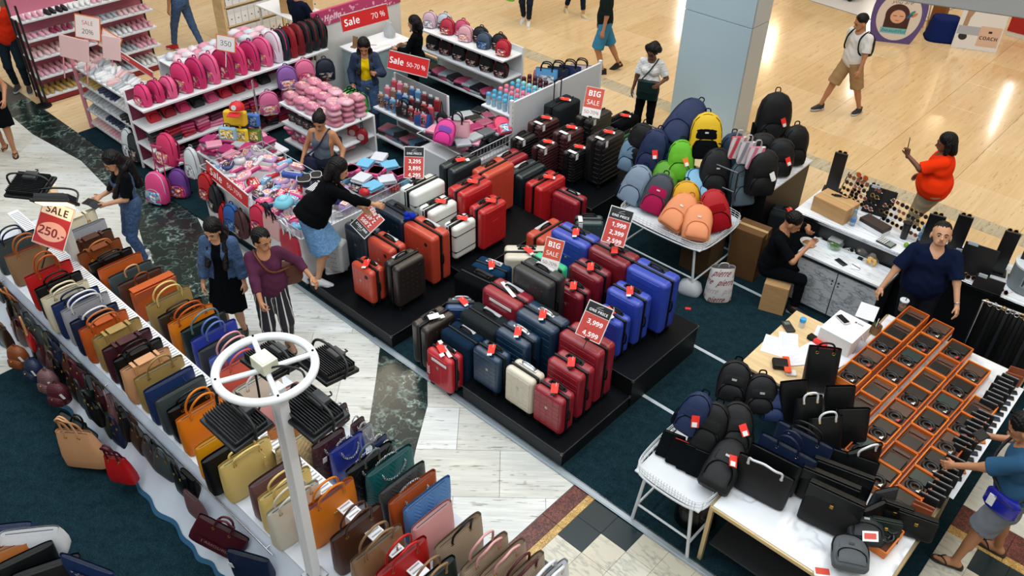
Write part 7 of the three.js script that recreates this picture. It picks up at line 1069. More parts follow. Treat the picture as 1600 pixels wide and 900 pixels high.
{
const at=(px,py,h=WT)=>G(px,py,h).setY(WT);
const b=thing('printer_box','square white box with a printed mark, carrying the white phone','box',V(-2.02,WT,-7.55),-.05);part('body',rb(.36,.2,.42,.01,0,.1,0),OFFW,b);part('lid',rb(.365,.012,.425,.006,0,.205,0),WHITE,b);part('printed_mark',face(.1,.04,.08,.2125,-.13,-PI / 2),print(.1,.04,(x,W,H)=>{x.fillStyle='#e9eaec';x.fillRect(0,0,W,H);x.fillStyle='#3a3e42';x.fillRect(4,8,W*.22,H - 16);for(let i=0;i<5;i++)x.fillRect(W*(.34 + i*.13),10,W*.08,H - 20);},128),b);
const bo=thing('medicine_bottle','small white bottle with a blue cap on the wooden table','bottle',at(1252,510));part('bottle',cy(.032,.032,.07,0,.035,0,16),OFFW,bo);part('cap',cy(.034,.034,.04,0,.09,0,16),M(0x3aa0d8,.4),bo);
const ca=thing('card_reader','black card reader lying on the wooden table','card reader',at(1231,512),.9);part('body',rb(.1,.03,.18,.012,0,.015,0),M(0x17191b,.4),ca);part('screen',rb(.06,.004,.05,.001,0,.031,-.04,1),M(0x5a6a64,.3),ca);
[[1210,540,.24,.3,.3,'open white notebook on the wooden table'],[1232,533,.2,.28,.5,'white sheet of paper under the notebook edge'],[1295,525,.3,.24,.2,'printed sheet beside the white box'],[1240,556,.22,.3,.9,'white sheet at the near end of the wooden table'],[1270,550,.24,.3,-.2,'white sheet under the black and red box'],[1355,488,.2,.3,.2,'paper sheet beside the coffee cup'],[1313,560,.18,.3,-.2,'paper sheet between the leaning black bags and the gift boxes']].forEach(([x,y,w,d,r,l],i)=>{const p=at(x,y),t=thing('paper_sheet',l,'paper',V(p.x,WT + .001 + i*.0015,p.z),r);part('sheet',rb(w,.0012,d,.0004,0,0,0,1),M(0xe2e4e8,.6),t);part('print_lines',face(w*.9,d*.9,0,.001,0,-PI / 2),print(w,d,(c,W,H)=>{c.fillStyle='#e2e4e8';c.fillRect(0,0,W,H);c.fillStyle=i===1?'#9aa4b8':'#b4b8c4';for(let k=0;k<16;k++)c.fillRect(W*.08,H*(.06 + k*.056),W*(.3 + .5*((k*37)% 10)/ 10),1.5);},96),t);});
const r=thing('strap_box','black and red strap box on the printed sheet','box',at(1275,535),-.2);part('body',rb(.08,.05,.07,.004,-.06,.025,0),BLACK,r);part('sleeve',rb(.14,.05,.07,.004,.05,.025,0),TAGR,r);
const o=thing('folded_strap','orange folded strap with black pouch on the wooden table','strap',at(1228,575),.6);part('strap',rb(.07,.012,.24,.005,0,.05,0),M(0xe0481c,.5),o);part('pouch',rb(.16,.06,.14,.02,-.06,.03,-.02),BLACK,o);part('card',rb(.1,.02,.08,.003,.04,.012,.08),OFFW,o);
const pen=thing('pen_cup','brown cup of pens beside the gift boxes','cup',at(1367,520));part('cup',loft([[0,.05,.05],[.1,.055,.055]],18,true,false),M(0x8a6a44,.6,{side:THREE.DoubleSide}),pen);['#','#','#','#'].forEach((_,i)=>part('pen',bar([rr(-.02,.02),.02,rr(-.02,.02)],[rr(-.05,.05),.16,rr(-.05,.05)],.005),[M(0x3a78b8),M(0xc83a2a),M(0xd8d8d8),M(0x3a8a4a)][i],pen));
const cf=thing('iced_coffee','clear cup of iced coffee at the navy polo man hand','cup',at(1408,484));part('cup',loft([[0,.035,.035],[.13,.048,.048]],18,true,false),M(0xffffff,.08,{transmission:.9,thickness:0,side:THREE.DoubleSide}),cf);part('coffee',loft([[.003,.033,.033],[.06,.039,.039]],18),M(0x8a6844,.4),cf);part('lid',cy(.05,.05,.012,0,.135,0,18),M(0xe0e4e6,.2),cf);part('straw',bar([0,.05,0],[.02,.22,.01],.005),BLACK,cf);
const pl=thing('plastic_bag','clear crumpled plastic bag near the pen cup','bag',at(1340,545));part('film',loft([[0,.1,.07,2.3],[.05,.12,.09,2.2],[.1,.07,.05,2],[.13,.02,.02,2]],16),M(0xeef2f8,.2,{transmission:.75,thickness:0}),pl);part('handle',tube([[-.03,.11,0],[0,.17,0],[.03,.11,0]],.005,8,4),M(0xdde2ea,.4),pl);
}
{
const or=M(0xc05a14,.45),or2=M(0xd9741e,.45),lin=[M(0x5c3826,.7),M(0x46291c,.7)],gr=M(0x1b2f2d,.38),bk=M(0x06080b,.35),bw=M(0x4c352a,.42);
const w=.225,d=.31,h=.075;const wall=[rb(w,h,.012,.002,0,h / 2,d / 2,1),rb(w,h,.012,.002,0,h / 2,-d / 2,1),rb(.012,h,d,.002,w / 2,h / 2,0,1),rb(.012,h,d,.002,-w / 2,h / 2,0,1),rb(w,.01,d,.002,0,.005,0,1)];const wallG=mg(wall),linG=rb(w - .014,.03,d - .014,.004,0,.03,0,1);
const mk=(i,k,pos,label)=>{
const t=thing('gift_box',label,'gift box',pos,-.06);part('box',wallG,i % 3?or:or2,t);part('lining',linG,lin[i % 2],t);
const m=k===2?bw:k===1?gr:bk;part('wallet',k===3?rb(.17,.022,.15,.006,0,.055,.06):rb(.18,.022,.14,.006,0,.055,-.07),m,t);
if(k !==3){const c=part('belt_coil',[tor(.066,.017,0,.062,.07,PI / 2,0,6,18),tor(.038,.016,.005,.066,.075,PI / 2,0,6,16)],k===2?M(0x1c1512,.35):bk,t);part('belt_buckle',rb(.035,.02,.05,.006,.045,.068,.1,1),i % 4===1?M(0xb83a3a,.3):chrome,c);}
else part('key_holder',[rb(.16,.016,.03,.004,0,.055,-.08),tor(.014,.003,-.07,.06,-.05,PI / 2,0,5,10)],bw,t);
};
const cols=[[-1.66,-6.98,5,'outermost'],[-1.41,-6.68,6,'second'],[-1.16,-6.2,7,'third'],[-.91,-5.98,7,'fourth'],[-.66,-5.82,6,'innermost']];
let n=0;cols.forEach(([x,z,c,nm],ci)=>{for(let i=0;i<c;i++){const k=[0,0,3,2,1,3,0][(i*3 + ci*2)% 7];const dx=i*.018;const y=WT +(ci===0?.08:ci===1?.04:.01)+ .004;mk(n++,k,V(x + dx,y,z - i*.325),`${ORD[i]} open gift box from the near end in the ${nm} row`);if(ci===0){const t=thing('gift_box',`closed orange gift box supporting the ${ORD[i]} box of the outermost row`,'gift box',V(x + dx,WT,z - i*.325),-.06);part('box',rb(w,.045,d,.003,0,.0225,0,1),or,t);part('lid',rb(w + .004,.03,d + .004,.003,0,.06,0,1),or2,t);}else if(ci===1){const t=thing('upturned_tray',`upturned orange lid under the ${ORD[i]} box of the second row`,'tray',V(x + dx,WT,z - i*.325),-.06);part('lid',rb(w,.04,d,.003,0,.02,0,1),or,t);part('paper_strip',rb(.004,.035,d,.001,w / 2 + .003,.02,0,1),WHITE,t);}}});
const m=thing('gift_box','orange gift box heaped with belt buckles at the near end','gift box',V(-.64,WT,-5.4),-.06);part('box',wallG,or2,m);part('lining',linG,lin[0],m);for(let i=0;i<7;i++)part('belt_coil',T(new THREE.TorusGeometry(.05,.012,5,14),rr(-.05,.05),.06 + i*.012,rr(-.09,.09),PI / 2 + rr(-.6,.6),rr(-.5,.5)),i % 2?M(0x3a3c3e,.25,{metalness:.7}):bk,m);
for(let i=0;i<26;i++){const g=i<9?'near':i<18?'middle':'far';const t=thing('wallet',`${ORD[i % 9]} black zip wallet standing in the ${g} batch along the table edge`,'wallet',V(-.5 +(i % 2)*.03 +(i>8?-.03:0),WT,-5.98 - i*.075 -(i>8?.1:0)-(i>17?.1:0)),.1);t.rotation.x=-.35;part('cover',rb(.16,.12,.02,.008,0,.065,0),M(0x05070a,.38),t);part('zip',rb(.15,.006,.008,.002,0,.127,0,1),M(0xb0b4b8,.3,{metalness:.8}),t);}
for(let i=0;i<4;i++){const t=thing('wallet',['rust brown wallet nearest the shopper hand','tan wallet beside the rust brown one','rust wallet leaning at the far right of the stall','brown wallet fallen at the far end of the stall'][i],'wallet',V(-.5 +(i>1?.02:0),WT,i<2?-5.86 + i*.05:-8.1 -(i - 2)*.12),.2 + i*.1);t.rotation.x=-.35;part('cover',rb(.17,.13,.022,.008,0,.07,0),M(0x7a3a1c,.4),t);part('stitching',rb(.15,.003,.024,.001,0,.12,0,1),M(0x4a2412,.5),t);}
const pad=thing('white_runner','white paper runner under the key cases at the table edge','runner',V(-.45,WT + .001,-7.2));part('sheet',rb(.2,.002,1.9,.0005,0,0,0,1),M(0xdfe4ea,.5),pad);part('rolled_edge',bar([-.1,.004,-.95],[-.1,.004,.95],.004),OFFW,pad);
for(let i=0;i<16;i++){const t=thing('key_case',`${ORD[i]} small key case from the near end of the white runner`,'key case',V(-.44,WT + .004,-6.5 - i*.1),.35 + rr(-.15,.15));const c=i===6||i===1?0xc06a1c:[0x06090c,0x1a2a3a,0x070a0d][i % 3];part('case',rb(.13,.016,.055,.007,0,.008,0),M(c,.35),t);part('key_ring',tor(.016,.003,-.085,.008,0,PI / 2,0,5,12),chrome,t);}
}
{
const put=(px,py,h,o,l,col='black',yaw=.25,rx=0)=>{h*=1.18;o.w*=1.25;o.d*=1.2;const p=G(px,py,WT + h);const t=handbag(V(p.x,WT,p.z),yaw,col,{h,gilt:0,silver:1,...o},l);if(rx)t.rotation.set(rx,yaw,0,'YXZ');return t;};
put(1196,732,.3,{w:.4,d:.1,arch:A('white',.1,1,.6,.9)},'black document bag with a white piped strap nearest the wire basket','black',.1,-.1);
put(1212,715,.29,{w:.38,d:.08},'slim black document bag behind the piped one','black',.1,-.1);
put(1232,700,.3,{w:.42,d:.12,arch:A('navy',.16,2,.35)},'navy black briefcase with looped handles','navy',.05,-.05);
put(1258,680,.28,{w:.42,d:.12,arch:A('black',.1)},'blue black briefcase behind the looped handled one','navy',.05,-.05);
put(1303,782,.3,{w:.38,d:.1,flap:1},'black flap messenger bag at the table front edge','black',.15,-.35);
put(1298,752,.26,{w:.4,d:.08,flap:1},'black leather flap bag behind the messenger bag','black',.2,-.2);
put(1318,737,.24,{w:.42,d:.07,flap:1},'dark brown black folio with a rolled top behind the leather flap bag','black',.25,-.2);
put(1328,715,.22,{w:.4,d:.08},'black cylinder topped clutch at the end of the gift boxes','black',.3,-.2);
{const sl=(px,py,col,yaw,l,o={})=>{const p=G(px,py,WT + .1);backpack(V(p.x + .05,WT + .1,p.z + .1),[-1.42,yaw,0],{col,h:.3,w:.28,d:.12,k:1.05,dark:0x101214,...o},l);};
sl(1352,832,0x1c2124,.5,'charcoal sling pack with a red printed ticket at the table front',{logo:0x9aa0a4});sl(1328,872,0x4a5054,.5,'grey sling pack lying at the very front of the stall table',{logo:0x16181a});}
put(1388,822,.16,{w:.2,d:.07,flap:1},'dark green black belt pouch at the table corner','dkgrn',.5,-.4);
put(1402,795,.18,{w:.22,d:.08,flap:1},'black belt pouch with silver clasp behind the green one','black',.3,-.3);put(1435,812,.17,{w:.26,d:.09,flap:1},'wide black belt pouch at the metal table edge','black',.3,-.3);
put(1367,790,.2,{w:.2,d:.09},'upright black camera pouch with a red tag','black',1.2);put(1386,765,.2,{w:.18,d:.08},'zipped charcoal pouch below the nearest gift box','dkgrey',1.0);
put(1352,700,.24,{w:.3,d:.1,arch:A('white',.08,1)},'black and white trimmed sling bag beside the gift boxes','black',1.1,0);
const lean=(px,py,h,w,d,yaw,rx,l,c='black',o={})=>{w*=1.3;d*=1.3;const p=G(px,py,WT + h*.9);const t=handbag(V(p.x,WT,p.z),yaw,c,{h,w,d,...o},l);t.rotation.set(rx,yaw,0,'YXZ');};
lean(1292,560,.46,.24,.12,.6,-.3,'tall black tool bag with red lining standing beside the paper sheets','black',{open:0x8a1a1c,arch:A('black',.06,1)});
lean(1250,615,.44,.2,.1,.9,-.35,'tall black crossbody bag leaning beside the tool bag');lean(1275,640,.44,.2,.1,.9,-.35,'black crossbody bag with white buckles leaning on the next one','black',{arch:A('white',.05,1)});
lean(1320,620,.4,.22,.1,.8,-.3,'black leather sling leaning in front of the outermost gift boxes');lean(1340,655,.38,.24,.1,.8,-.3,'black leather folio leaning beside the sling','black');lean(1300,668,.36,.24,.1,.9,-.35,'black satchel with white piping below the leather sling','black',{arch:A('white',.06,1)});
const tk=thing('price_ticket','red printed ticket lying at the front edge of the stall table','ticket',G(1285,893,WT).setY(WT + .002),.6);part('card',rb(.14,.003,.1,.001,0,0,0,1),OFFW,tk);part('red_print',rb(.11,.002,.06,.0005,0,.002,0,1),M(0xc8402c,.5),tk);
const tk2=thing('price_ticket','red and white printed ticket on the charcoal sling pack','ticket',G(1360,838,WT + .2),.6);tk2.rotation.set(.3,.5,.2);part('card',rb(.12,.003,.09,.001,0,0,0,1),OFFW,tk2);part('red_print',rb(.09,.002,.05,.0005,0,.002,0,1),M(0xc8402c,.5),tk2);
}
{
const t=thing('belt_rack','tall rack at the right frame edge hung with dark belts','rack',V(-.75,TOP,-8.85),.1);part('top_rail',bar([-.35,1.1,0],[.35,1.1,0],.014,8),chrome,t);for(const s of[-1,1]){part('upright',bar([s*.35,0,0],[s*.35,1.1,0],.014,8),chrome,t);part('foot',rb(.04,.03,.4,.006,s*.35,.015,0),iron,t);}
for(let i=0;i<15;i++){const b=thing('belt',`${ORD[i]} dark belt from the left on the tall rack`,'belt',V(-1.07 + i*.045,TOP + .12,-8.85 +(i % 2)*.03),.1,'dark belts on the tall rack');part('strap',[rb(.034,.94,.004,.001,0,.48,.018,1),rb(.034,.94,.004,.001,0,.48,-.018,1)],M([0x040709,0x080807,0x1a1f24][i % 3],.4),b);part('buckle',tor(.022,.005,0,.98,.024,0,0,5,12),i % 4?chrome:gold,b);}
}
const D=PI / 180,tee=(col,sleeve,x={})=>({k:'top',col,sleeve,...x}),SH=(col,sole)=>({k:'shoes',col,sole});
const dark=fabric(0x04060a),TAN=0xb07a56,FAIR=0xc08e6c,BROWN=0x6e4630;
function crossBag(J,s,col,w,h,d,at,label,strapCol){
const b=J.world(J.U(...at));const t=thing('shoulder_bag',label,'bag',b,J.t.rotation.y);part('body',loft([[-h / 2,w*.42,d*.45,3],[-h*.3,w / 2,d / 2,3],[h*.3,w / 2,d / 2,3],[h / 2,w*.46,d*.4,3]],20),leather(col),t);part('flap',loft([[-h*.08,w*.46,d*.56,3,0,.004],[h*.52,w*.5,d*.54,3]],20),leather(col,.5),t);part('clasp',rb(.03,.02,.01,.003,0,-h*.05,d*.58,1),iron,t);
const L=(x,y,z)=>J.world(J.U(x,y,z)).sub(b).applyEuler(new THREE.Euler(0,-J.t.rotation.y,0));part('strap',tube([V(w*.42*s,h*.4,0),L(s*.02,1.22,.15),L(-s*.09,1.4,.07),L(-s*.1,1.42,-.03),L(-s*.06,1.3,-.15),L(s*.1,1.1,-.16),V(w*.4*s,h*.4,-.02)],.011,30,6),leather(strapCol??col),t);return t;
}
person({h:1.6,fem:1,wide:1.12,skin:TAN,hair:'tied',pos:V(-6.98,0,-3.82),turn:66*D,headYaw:.6,headPitch:.1,fine:1,handL:V(-6.66,1.0,-4.16),handR:V(-6.62,.84,-3.5),curlR:1.0,label:'woman in a plum blouse and striped trousers looking at the suitcases',clothes:[tee(0x51283f,1.55,{loose:.02,hem:.76,neck:.52,neckH:.09}),{k:'pants',mat:M(0xffffff,.8,{map:TX.stripe}),len:1.62,wide:.02},SH(0x8a6a50,0x3a2a20)],more:(J)=>{const t=crossBag(J,1,0x5a2c18,.34,.26,.1,[.22,1.0,-.06],'brown leather shoulder bag carried by the woman in plum',0x6a3820);const a=J.arms[1],p=thing('pen','dark pen in the hand of the woman in plum','pen',J.world(a.wr.clone().addScaledVector(a.dir,.11)));part('barrel',bar([0,-.06,0],[0,.06,.02],.006,8),BLACK,p);part('clip',bar([.006,.02,.012],[.006,.055,.018],.002,4),chrome,p);}});
person({h:1.58,fem:1,skin:FAIR,hair:'long',pos:V(-7.56,0,-3.62),turn:40*D,headPitch:.35,headYaw:-.2,fine:1,handL:[.26,.8,.1],handR:[-.22,.86,.14],label:'long haired woman in a blue denim jacket over a black dress in the aisle',clothes:[{k:'vest',col:0x040609,hem:.8,name:'blouse'},{k:'skirt',mat:dark,len:1.0,flare:.04},tee(0,1.75,{mat:M(0xffffff,.8,{map:TX.denim}),open:.075,e:.024,hem:.9,name:'jacket'}),SH(0x080b0f)]});
person({h:1.6,fem:1,skin:FAIR,hair:'long',pos:V(-9.66,0,-3.6),turn:-8*D,headPitch:.5,fine:1,handL:[.1,1.06,.3],handR:[-.1,1.08,.28],curlL:.9,label:'long haired woman in a black tee and blue dungarees handling a dark wallet',clothes:[{k:'pants',mat:M(0xffffff,.8,{map:TX.denim}),len:1.9},tee(0x06080c,.9,{hem:.86}),{k:'vest',mat:M(0xffffff,.8,{map:TX.denim}),hem:.9,e:.02,neck:.44,neckH:.12,neckW:.11,name:'dungaree_bib'},SH(0xd0d0d0)]});
{const q=thing('wallet','dark open wallet held by the woman in dungarees','wallet',V(-9.72,1.06,-3.18),.2);part('cover',[T(rb(.13,.012,.11,.004,-.066,0,0),0,0,0,.2,0,.2),T(rb(.13,.012,.11,.004,.066,0,0),0,0,0,.2,0,-.2)],leather(0x1c1d20),q);part('stitching',rb(.004,.014,.1,.001,0,-.002,0,1),iron,q);}
person({h:1.7,fem:1,skin:FAIR,hair:'bob',pos:V(-7.42,.2,-4.92),turn:146*D,lean:.62,twist:.1,hipZ:-.14,headPitch:.1,fine:1,handR:G(640,337,1.06),handL:V(-6.9,.98,-5.4),footL:[.1,.075,.02],footR:[-.12,.075,-.16,-.3,.15],label:'woman in a long black cardigan and denim skirt bending over the navy suitcases',clothes:[{k:'skirt',mat:M(0xffffff,.8,{map:TX.denimL}),len:.98,flare:.07},tee(0x040609,1.75,{long:.05,hem:.86,loose:.02,name:'cardigan'}),SH(0xc8ccce)]});
person({h:1.55,fem:1,wide:1.15,skin:TAN,hair:'bun',pos:V(-8.86,0,-6.02),turn:32*D,headPitch:.35,fine:1,handL:[.3,.95,.16],handR:[-.3,.92,.16],label:'woman in a grey tank top with tied back hair behind the bargain bin',clothes:[{k:'pants',col:0x1c2230,len:1.85},{k:'vest',col:0x545f6b,hem:.78,neck:.46,neckH:.1,neckW:.085,name:'tank_top'},SH(0x202226)],more:(J)=>crossBag(J,-1,0x1a2440,.22,.16,.07,[-.2,.9,.1],'small navy crossbody bag of the woman in the grey tank top')});
person({h:1.62,fem:1,skin:TAN,hair:'long',pos:V(-10.35,0,-8.0),turn:48*D,headPitch:.45,handL:[.14,1.2,.28],handR:[-.22,.9,.1],label:'woman in a dark denim jacket and yellow blouse among the kids shelves',clothes:[{k:'vest',col:0xd9b80c,hem:.76,neckH:.09,name:'blouse'},{k:'pants',mat:M(0xffffff,.8,{map:TX.denim}),len:1.9},tee(0,1.8,{mat:M(0x8a98a8,.8,{map:TX.denim}),open:.085,e:.024,hem:.84,name:'jacket'}),SH(0x18191c)]});
person({h:1.55,fem:1,skin:FAIR,hair:'bob',pos:V(-10.6,0,-9.3),turn:-62*D,headPitch:.2,handL:[.14,1.1,.34],handR:[-.16,1.08,.3],label:'woman in a black jacket with a lowered white face mask at the cash desk',clothes:[{k:'pants',mat:dark,len:1.9},tee(0x05070a,1.8,{hem:.8,neckH:.09}),SH(0x18191c)],more:(J)=>{const m=part('face_mask',tube([J.HD(-.06,.0,.06),J.HD(-.03,-.02,.085),J.HD(0,-.025,.09),J.HD(.03,-.02,.085),J.HD(.06,0,.06)],.018,12,7).scale(J.S,J.S,J.S),OFFW,J.t);}});
person({h:1.68,skin:TAN,pos:V(-12.9,0,-8.6),turn:190*D,headPitch:.2,handL:[.2,1.0,.3],handR:[-.2,1.0,.3],label:'man in a navy tee seen from behind at the packing table',clothes:[{k:'pants',col:0x1a1c22,len:1.9},tee(0x10182a,.9,{hem:.8}),SH(0x18191c)]});
person({h:1.72,skin:TAN,pos:V(-15.55,0,-7.75),turn:-70*D,footL:[.1,.075,.26],footR:[-.1,.075,-.24,-.1,.3],label:'walker in blue jeans and red shoes behind the tall shoe rack',clothes:[{k:'pants',mat:M(0xffffff,.8,{map:TX.denim}),len:1.9},tee(0x2a3040,.9),SH(0xb01c1c,0xc8c8c8)]});
person({h:1.7,skin:TAN,pos:G(38,140,0),turn:60*D,footL:[.1,.075,.08],footR:[-.1,.075,-.05],label:'man in an orange red tee and dark trousers at the left frame edge',clothes:[{k:'pants',col:0x16242c,len:1.9},tee(0xc02a12,.9,{hem:.78,loose:.02}),SH(0x2a2c30,0xb0b0b0)]});
person({h:1.6,fem:1,skin:TAN,hair:'bob',pos:G(16,236,0),turn:62*D,handL:[.22,.95,.2],footL:[.09,.07,.14],footR:[-.09,.07,-.14,-.1,.2],label:'woman in a black top, black skirt and sandals at the left frame edge',clothes:[{k:'skirt',mat:dark,len:.95,flare:.06},{k:'vest',col:0x05070a,hem:.8,name:'tank_top'},{k:'sandals',col:0x080807}]});
person({h:1.66,skin:TAN,pos:G(-14,296,0),turn:50*D,footL:[.1,.07,.16],footR:[-.1,.07,-.1],label:'walker in frayed light denim shorts and flip flops at the left frame edge',clothes:[{k:'pants',mat:M(0xffffff,.8,{map:TX.denimL}),len:.95,name:'shorts',wide:.03},tee(0x9aa4b0,.9),{k:'sandals',col:0x080807}]});
person({h:1.68,fem:1,skin:FAIR,hair:'long',pos:G(822,36,0),turn:30*D,footL:[.07,.075,.08],footR:[-.07,.075,-.1],label:'walker in dark slim jeans and white sneakers carrying a green bag at the upper edge',clothes:[{k:'pants',col:0x1c2430,len:1.86},tee(0xc8c8c8,.9),SH(0xd8d4cc)],more:(J)=>{const b=J.world(V(-.36,.78,.1));const t=thing('carrier_bag','lime green carrier bag held by the walker at the upper edge','bag',b);part('body',loft([[-.3,.13,.06,3],[-.26,.15,.08,2.6],[0,.13,.05,3]],16),M(0x6ab82a,.4),t);part('handle',tube([[-.05,-.01,0],[0,.08,0],[.05,-.01,0]],.005,8,5),M(0x6ab82a,.4),t);}});
person({h:1.65,fem:1,skin:FAIR,hair:'long',pos:G(898,24,0),turn:70*D,footL:[.08,.075,.22],footR:[-.08,.08,-.26,-.1,.5],label:'walker in dark navy trousers and pale shoes in mid step at the upper edge',clothes:[{k:'pants',col:0x16202e,len:1.75},tee(0x5a8aa8,.9),SH(0xc8b48c)]});
person({h:1.76,skin:TAN,pos:G(938,112,0),turn:-48*D,footL:[.1,.075,-.02],footR:[-.12,.1,-.34,-.1,.5],handL:[.26,.82,.04],label:'man in a dark green tee and light blue shorts walking behind the bottles',clothes:[{k:'pants',mat:fabric(0x3a7a9c),len:.98,name:'shorts',wide:.03},tee(0x14201e,.9,{hem:.74,loose:.02}),SH(0x080b0f,0x1c1c1c)]});
person({h:1.58,fem:1,skin:BROWN,hair:'curly',pos:V(-7.1,0,-11.15),turn:22*D,headPitch:.35,headYaw:-.15,handL:[.2,1.08,.2],handR:[-.27,.8,.04],label:'woman in a white patterned shirt and glasses with a dark green bag near the pillar',clothes:[{k:'pants',col:0x07090f,len:1.7},{k:'top',mat:M(0xffffff,.8,{map:TX.dash}),sleeve:.8,hem:.8,loose:.02,flare:.02,name:'shirt'},SH(0x1a1b1e)],more:(J)=>{crossBag(J,-1,0x0f2624,.36,.3,.1,[.02,.93,.17],'dark green shoulder bag of the woman near the pillar');const g=part('glasses',mg([1,-1].map((s)=>tube([0,1,2,3,4,5,6,7].map((k)=>J.HD(s*.032 + .021*Math.cos(k*PI / 4),.087 + .016*Math.sin(k*PI / 4),.1)),.003,18,4,true)).concat([tube([J.HD(-.012,.09,.102),J.HD(.012,.09,.102)],.003,4,4)])).scale(J.S,J.S,J.S),BLACK,J.t);}});
person({h:1.72,wide:1.12,skin:TAN,pos:V(-5.16,0,-14.42),turn:-18*D,headPitch:.3,headYaw:-.4,footL:V(-4.88,.075,-14.6),footR:V(-5.45,.075,-14.22),handL:[.27,.84,.12],handR:[-.2,.86,-.02],fine:1,label:'man in a white tee and khaki shorts striding across the hall with a backpack',clothes:[{k:'pants',col:0xa08460,len:.98,name:'shorts',wide:.03},tee(0xd6d6d6,.85,{hem:.76,loose:.015,flare:.02}),SH(0x161a22,0xc8c8c8)],more:(J)=>{const t=backpack(J.world(J.U(0,.98,-.24)),[0,J.t.rotation.y + PI,0],{col:0x10141c,dark:0x04060a,h:.38,w:.28,d:.14,k:1},'black backpack worn by the man in the white tee');const L=(x,y,z)=>J.world(J.U(x,y,z)).sub(t.position).applyEuler(new THREE.Euler(0,-t.rotation.y,0));for(const s of[-1,1])part('shoulder_strap',tube([L(s*.1,1.34,-.17),L(s*.115,1.42,-.02),L(s*.12,1.34,.12),L(s*.15,1.14,.12),L(s*.17,1.04,0),L(s*.1,1.02,-.17)],.014,24,6),fabric(0x10141c),t);}});
person({h:1.68,fem:1,wide:1.55,skin:BROWN,hair:'bob',pos:V(-2.5,0,-11.15),turn:-72*D,headPitch:.2,fine:1,handL:[.06,1.32,.42],handR:[-.26,.95,.16],palmL:[-.1,1,.25],curlL:.9,label:'woman in a bright orange tee holding up a phone behind the eyewear counter',clothes:[{k:'pants',col:0x9a8a70,len:1.85},tee(0xe8350c,.95,{hem:.74,loose:.04,flare:.03}),SH(0x2a2420)],more:(J)=>{const t=thing('phone','phone held up by the woman in the orange tee','phone',J.world(V(.04,1.47,.45)),J.t.rotation.y + PI);t.rotation.x=.3;part('case',rb(.075,.15,.009,.004,0,0,0),BLACK,t);part('screen',rb(.066,.135,.002,.001,0,0,.0055,1),M(0x18202a,.1),t);}});
person({h:1.68,skin:TAN,seat:.5,pos:V(-3.42,TOP,-8.62),turn:108*D,lean:.16,headPitch:.4,handL:[.08,1.02,.34],handR:[-.12,.94,.38],footL:[.12,.075,.5],footR:[-.16,.075,.42],label:'man in black seated on a cardboard box eating at the low counter',clothes:[{k:'pants',col:0x05080d,len:1.9},tee(0x04060a,.9,{hem:.82,loose:.015}),SH(0x15171b,0x9aa0a4)]});
person({h:1.72,wide:1.24,face:1.16,skin:FAIR,pos:V(-1.72,TOP,-8.82),turn:24*D,headPitch:-.45,headYaw:-.05,fine:1,cell:.014,handL:V(-1.24,.92,-8.62),handR:V(-2.06,.9,-8.42),label:'stall keeper in a navy polo shirt looking up from behind the gift boxes',clothes:[{k:'pants',col:0x15171c,len:1.9},tee(0x0c1630,.9,{hem:.78,loose:.03,neckH:.1,flare:.02,name:'polo_shirt'}),SH(0x15171b)],more:(J)=>{const a=J.arms[0],dir=a.wr.clone().sub(a.el).normalize();const w=new THREE.TorusGeometry(.031,.006,6,18);w.applyQuaternion(new THREE.Quaternion().setFromUnitVectors(V(0,0,1),dir));w.translate(a.wr.x - dir.x*.03,a.wr.y - dir.y*.03,a.wr.z - dir.z*.03);w.scale(J.S,J.S,J.S);part('wrist_watch',w,chrome,J.t);const c=tube([J.U(.075,1.43,-.03),J.U(.085,1.41,.04),J.U(.04,1.36,.1),J.U(0,1.3,.125),J.U(-.04,1.36,.1),J.U(-.085,1.41,.04),J.U(-.075,1.43,-.03)],.012,26,6);c.scale(J.S,J.S,J.S);part('collar',c,fabric(0x0c1630),J.t);}});
person({h:1.74,wide:1.15,skin:TAN,pos:V(.02,TOP,-6.5),turn:-84*D,lean:.18,headPitch:.5,headYaw:.1,fine:1,cell:.014,handL:G(1446,728,.93),handR:G(1548,682,1.1),curlR:.8,footL:V(-.12,.075,-6.28),footR:V(.12,.075,-6.72),label:'man in a blue tee and grey shorts in flip flops reaching for a gift box',clothes:[{k:'pants',col:0x70747c,len:.92,name:'shorts',wide:.035},tee(0x2c506e,.9,{hem:.7,loose:.03,flare:.02}),{k:'sandals',col:0x080807}],more:(J)=>{const b=J.world(J.U(.2,.92,.06));const t=thing('waist_bag','shiny blue waist bag slung on the man in the blue tee','bag',b,J.t.rotation.y + 1.2);part('body',loft([[-.11,.12,.03,2.6],[-.07,.15,.05,2.6],[.06,.15,.05,2.6],[.1,.11,.03,2.4]],20),M(0x16209a,.25,{clearcoat:.5,clearcoatRoughness:.2}),t);part('white_patch',rb(.06,.12,.01,.004,-.07,.0,.05),WHITE,t);part('zip',tube([[-.12,.05,.045],[0,.06,.056],[.12,.05,.045]],.004,10,4),iron,t);const L=(x,y,z)=>J.world(J.U(x,y,z)).sub(b).applyEuler(new THREE.Euler(0,-t.rotation.y,0));part('strap',tube([L(.2,1.0,.08),L(.06,1.16,.2),L(-.1,1.38,.1),L(-.13,1.43,-.02),L(-.08,1.3,-.18),L(.08,1.12,-.2),L(.22,.98,-.04)],.014,30,6),M(0x14161c,.6),t);}});
{const q=thing('wallet','black wallet held open by the man in the blue tee','wallet',G(1533,680,1.12),.4);q.rotation.set(.5,-.6,.2,'YXZ');part('cover',rb(.12,.014,.1,.004,0,0,0),leather(0x040609),q);part('stitching',rb(.1,.016,.004,.001,0,0,.04,1),iron,q);}
